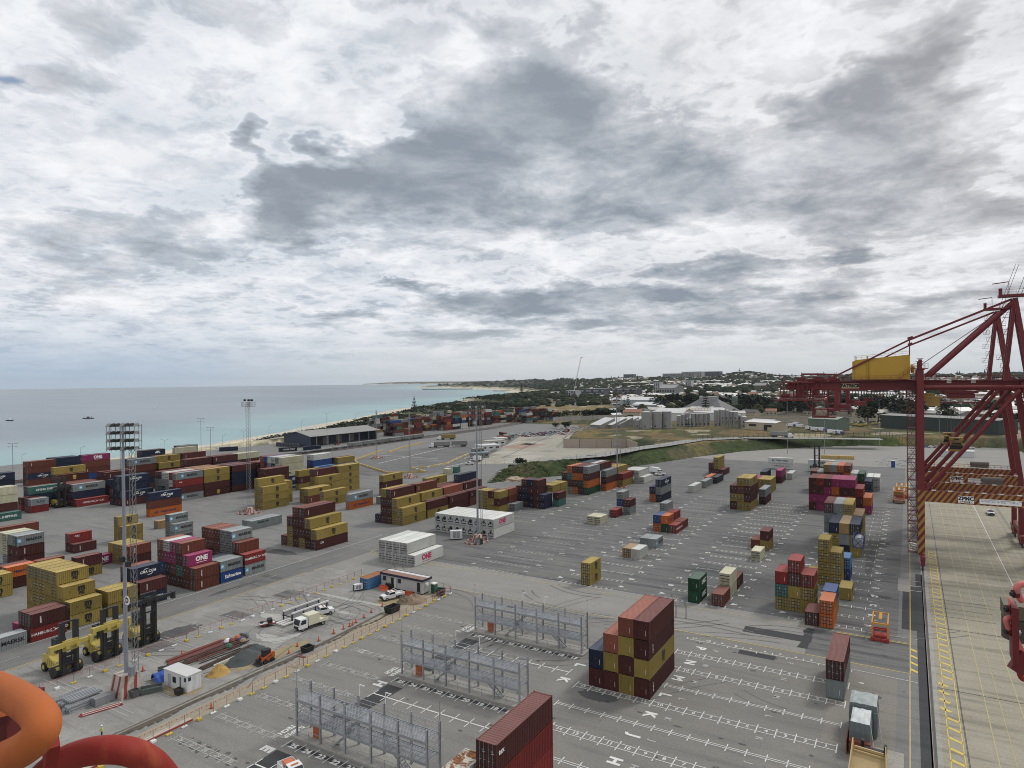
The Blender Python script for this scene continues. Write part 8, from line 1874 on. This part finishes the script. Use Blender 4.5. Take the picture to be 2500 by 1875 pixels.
smooth_tube('pipe', [(-2.5459,1.0354,46.5989),(-2.4297,1.0473,46.7268),(-2.3228,1.0533,46.8067),(-2.2123,1.0613,46.8664),(-2.0926,1.0746,46.9087),(-2.0271,1.1136,46.9078),(-2.0199,1.1757,46.8549),(-2.0257,1.2300,46.7845),(-2.0931,1.3054,46.6613)], .040, RD1, t)
b = MB(); b.bar((-2.0471,0.9278,47.0193), (-2.1100,0.9479,46.9238), .03, .05); part('bracket', b, RD1, t)
b = MB(); b.bar((-2.5599,0.8548,46.9422), (-2.3370,0.9875,46.9391), .16, .20); part('back_plate', b, mat('dark_red_plate', (.12,.015,.015), .6, dirt=.5, dscale=9), t)
b = MB(); b.sm = True; b.lathe([(0,.05),(.05,.04),(.07,0)], (-2.2777,0.9073,47.0626), 14); part('bolt_cap', b, OR1, t)
t = thing('bracket_assembly', 'red bolted bracket with pink-red pipe and dark motor at the right edge', 'bracket', (0,0,0))
smooth_tube('pipe', [(0.2551,2.0686,47.4807),(0.2425,2.0611,47.4827),(0.2299,2.0536,47.4801),(0.2236,2.0498,47.4729),(0.2251,2.0505,47.4600),(0.2297,2.0532,47.4472),(0.2359,2.0569,47.4398)], .0078, PK1, t)
smooth_tube('pipe', [(0.2026,1.9787,47.4163),(0.1934,1.9732,47.4146),(0.1956,1.9745,47.4057),(0.2009,1.9775,47.3915),(0.2038,1.9792,47.3772)], .0065, PK1, t)
smooth_tube('pipe', [(0.2228,2.0132,47.2920),(0.2242,2.0139,47.2740),(0.2287,2.0165,47.2596),(0.2380,2.0220,47.2577),(0.2489,2.0285,47.2683)], .0065, RD1, t)
b = MB(); b.bar((0.2112,1.9840,47.4481), (0.2118,1.9835,47.3168), .013, .06); b.bar((0.2118,1.9835,47.3186), (0.2368,1.9983,47.2987), .013, .05); part('plate', b, mat('dark_bracket_red', (.13,.015,.02), .45), t)
b = MB(); b.add([(0.2008,2.0012,47.4584),(0.2055,2.0040,47.4596),(0.2150,1.9863,47.4463),(0.2026,1.9788,47.4234),(0.2058,2.0506,47.4451),(0.2105,2.0534,47.4463),(0.2230,2.0608,47.4255),(0.2102,2.0530,47.4018)], [(0,1,2,3),(7,6,5,4),(0,4,5,1),(1,5,6,2),(2,6,7,3),(3,7,4,0)]); part('gusset', b, PK1, t)
b = MB(); b.add([(0.2167,1.9867,47.3611),(0.2220,1.9899,47.3663),(0.2370,1.9986,47.3271),(0.2368,1.9983,47.3005),(0.2156,1.9857,47.3150),(0.2221,2.0364,47.3451),(0.2276,2.0397,47.3505),(0.2429,2.0485,47.3103),(0.2427,2.0482,47.2830),(0.2210,2.0354,47.2979)], [(0,1,2,3,4),(9,8,7,6,5),(0,5,6,1),(1,6,7,2),(2,7,8,3),(3,8,9,4),(4,9,5,0)]); part('web_plate', b, PK1, t)
for (a, c_) in (((0.1928,1.9730,47.4368), (0.2088,1.9825,47.4366)), ((0.1924,1.9724,47.3831), (0.2084,1.9819,47.3829)), ((0.2053,1.9807,47.4730), (0.2205,1.9897,47.4737))):
    bo = part('bolt', MB().tube(a, c_, .0055, 8), M_DARK, t); A_, B_ = Vector(a), Vector(c_); part('nut', MB().tube(A_.lerp(B_,.35), A_.lerp(B_,.85), .011, 6), MATS['dark_bracket_red'], bo)
b = MB(); b.tube((0.2499,2.1811,47.3631), (0.2495,2.1805,47.3068), .045, 18); mo = part('motor', b, mat('dark_olive_motor', (.055,.05,.035), .5, dirt=.4, dscale=8), t); part('motor_top', MB().bar((0.2468,2.1795,47.4000), (0.2466,2.1791,47.3651), .08, .08), mat('grimy_olive_casting', (.10,.09,.06), .6, dirt=.6, dscale=12), mo); part('bolt_head', MB().tube((0.2148,1.9625,47.3892), (0.2194,1.9652,47.3883), .007, 6), M_STEEL, mo)

# joined remainder of the container stacks
struct('container_stacks', MASSC, MASSM, 'stuff', 'remaining shipping containers of the far stacks and the yard beyond the apron')
sc.cycles.max_bounces = 4; sc.cycles.diffuse_bounces = 2; sc.cycles.glossy_bounces = 2; sc.cycles.transmission_bounces = 2

# thin sea air
b = MB(); b.box(-15500, 15500, -15500, 15500, -14, 140)
hm = bpy.data.materials.new('sea_haze'); hm.use_nodes = True; ht_ = NT(hm.node_tree); ho_ = ht_.n('ShaderNodeOutputMaterial'); vp_ = ht_.n('ShaderNodeVolumePrincipled')
vp_.inputs['Color'].default_value = (.78, .84, .90, 1); vp_.inputs['Density'].default_value = .00003; vp_.inputs['Anisotropy'].default_value = 0.0
ht_.link(vp_.outputs[0], ho_.inputs['Volume'])
struct('haze', b, hm, 'stuff', 'thin pale haze over the sea and the distant land')
sc.cycles.volume_bounces = 0
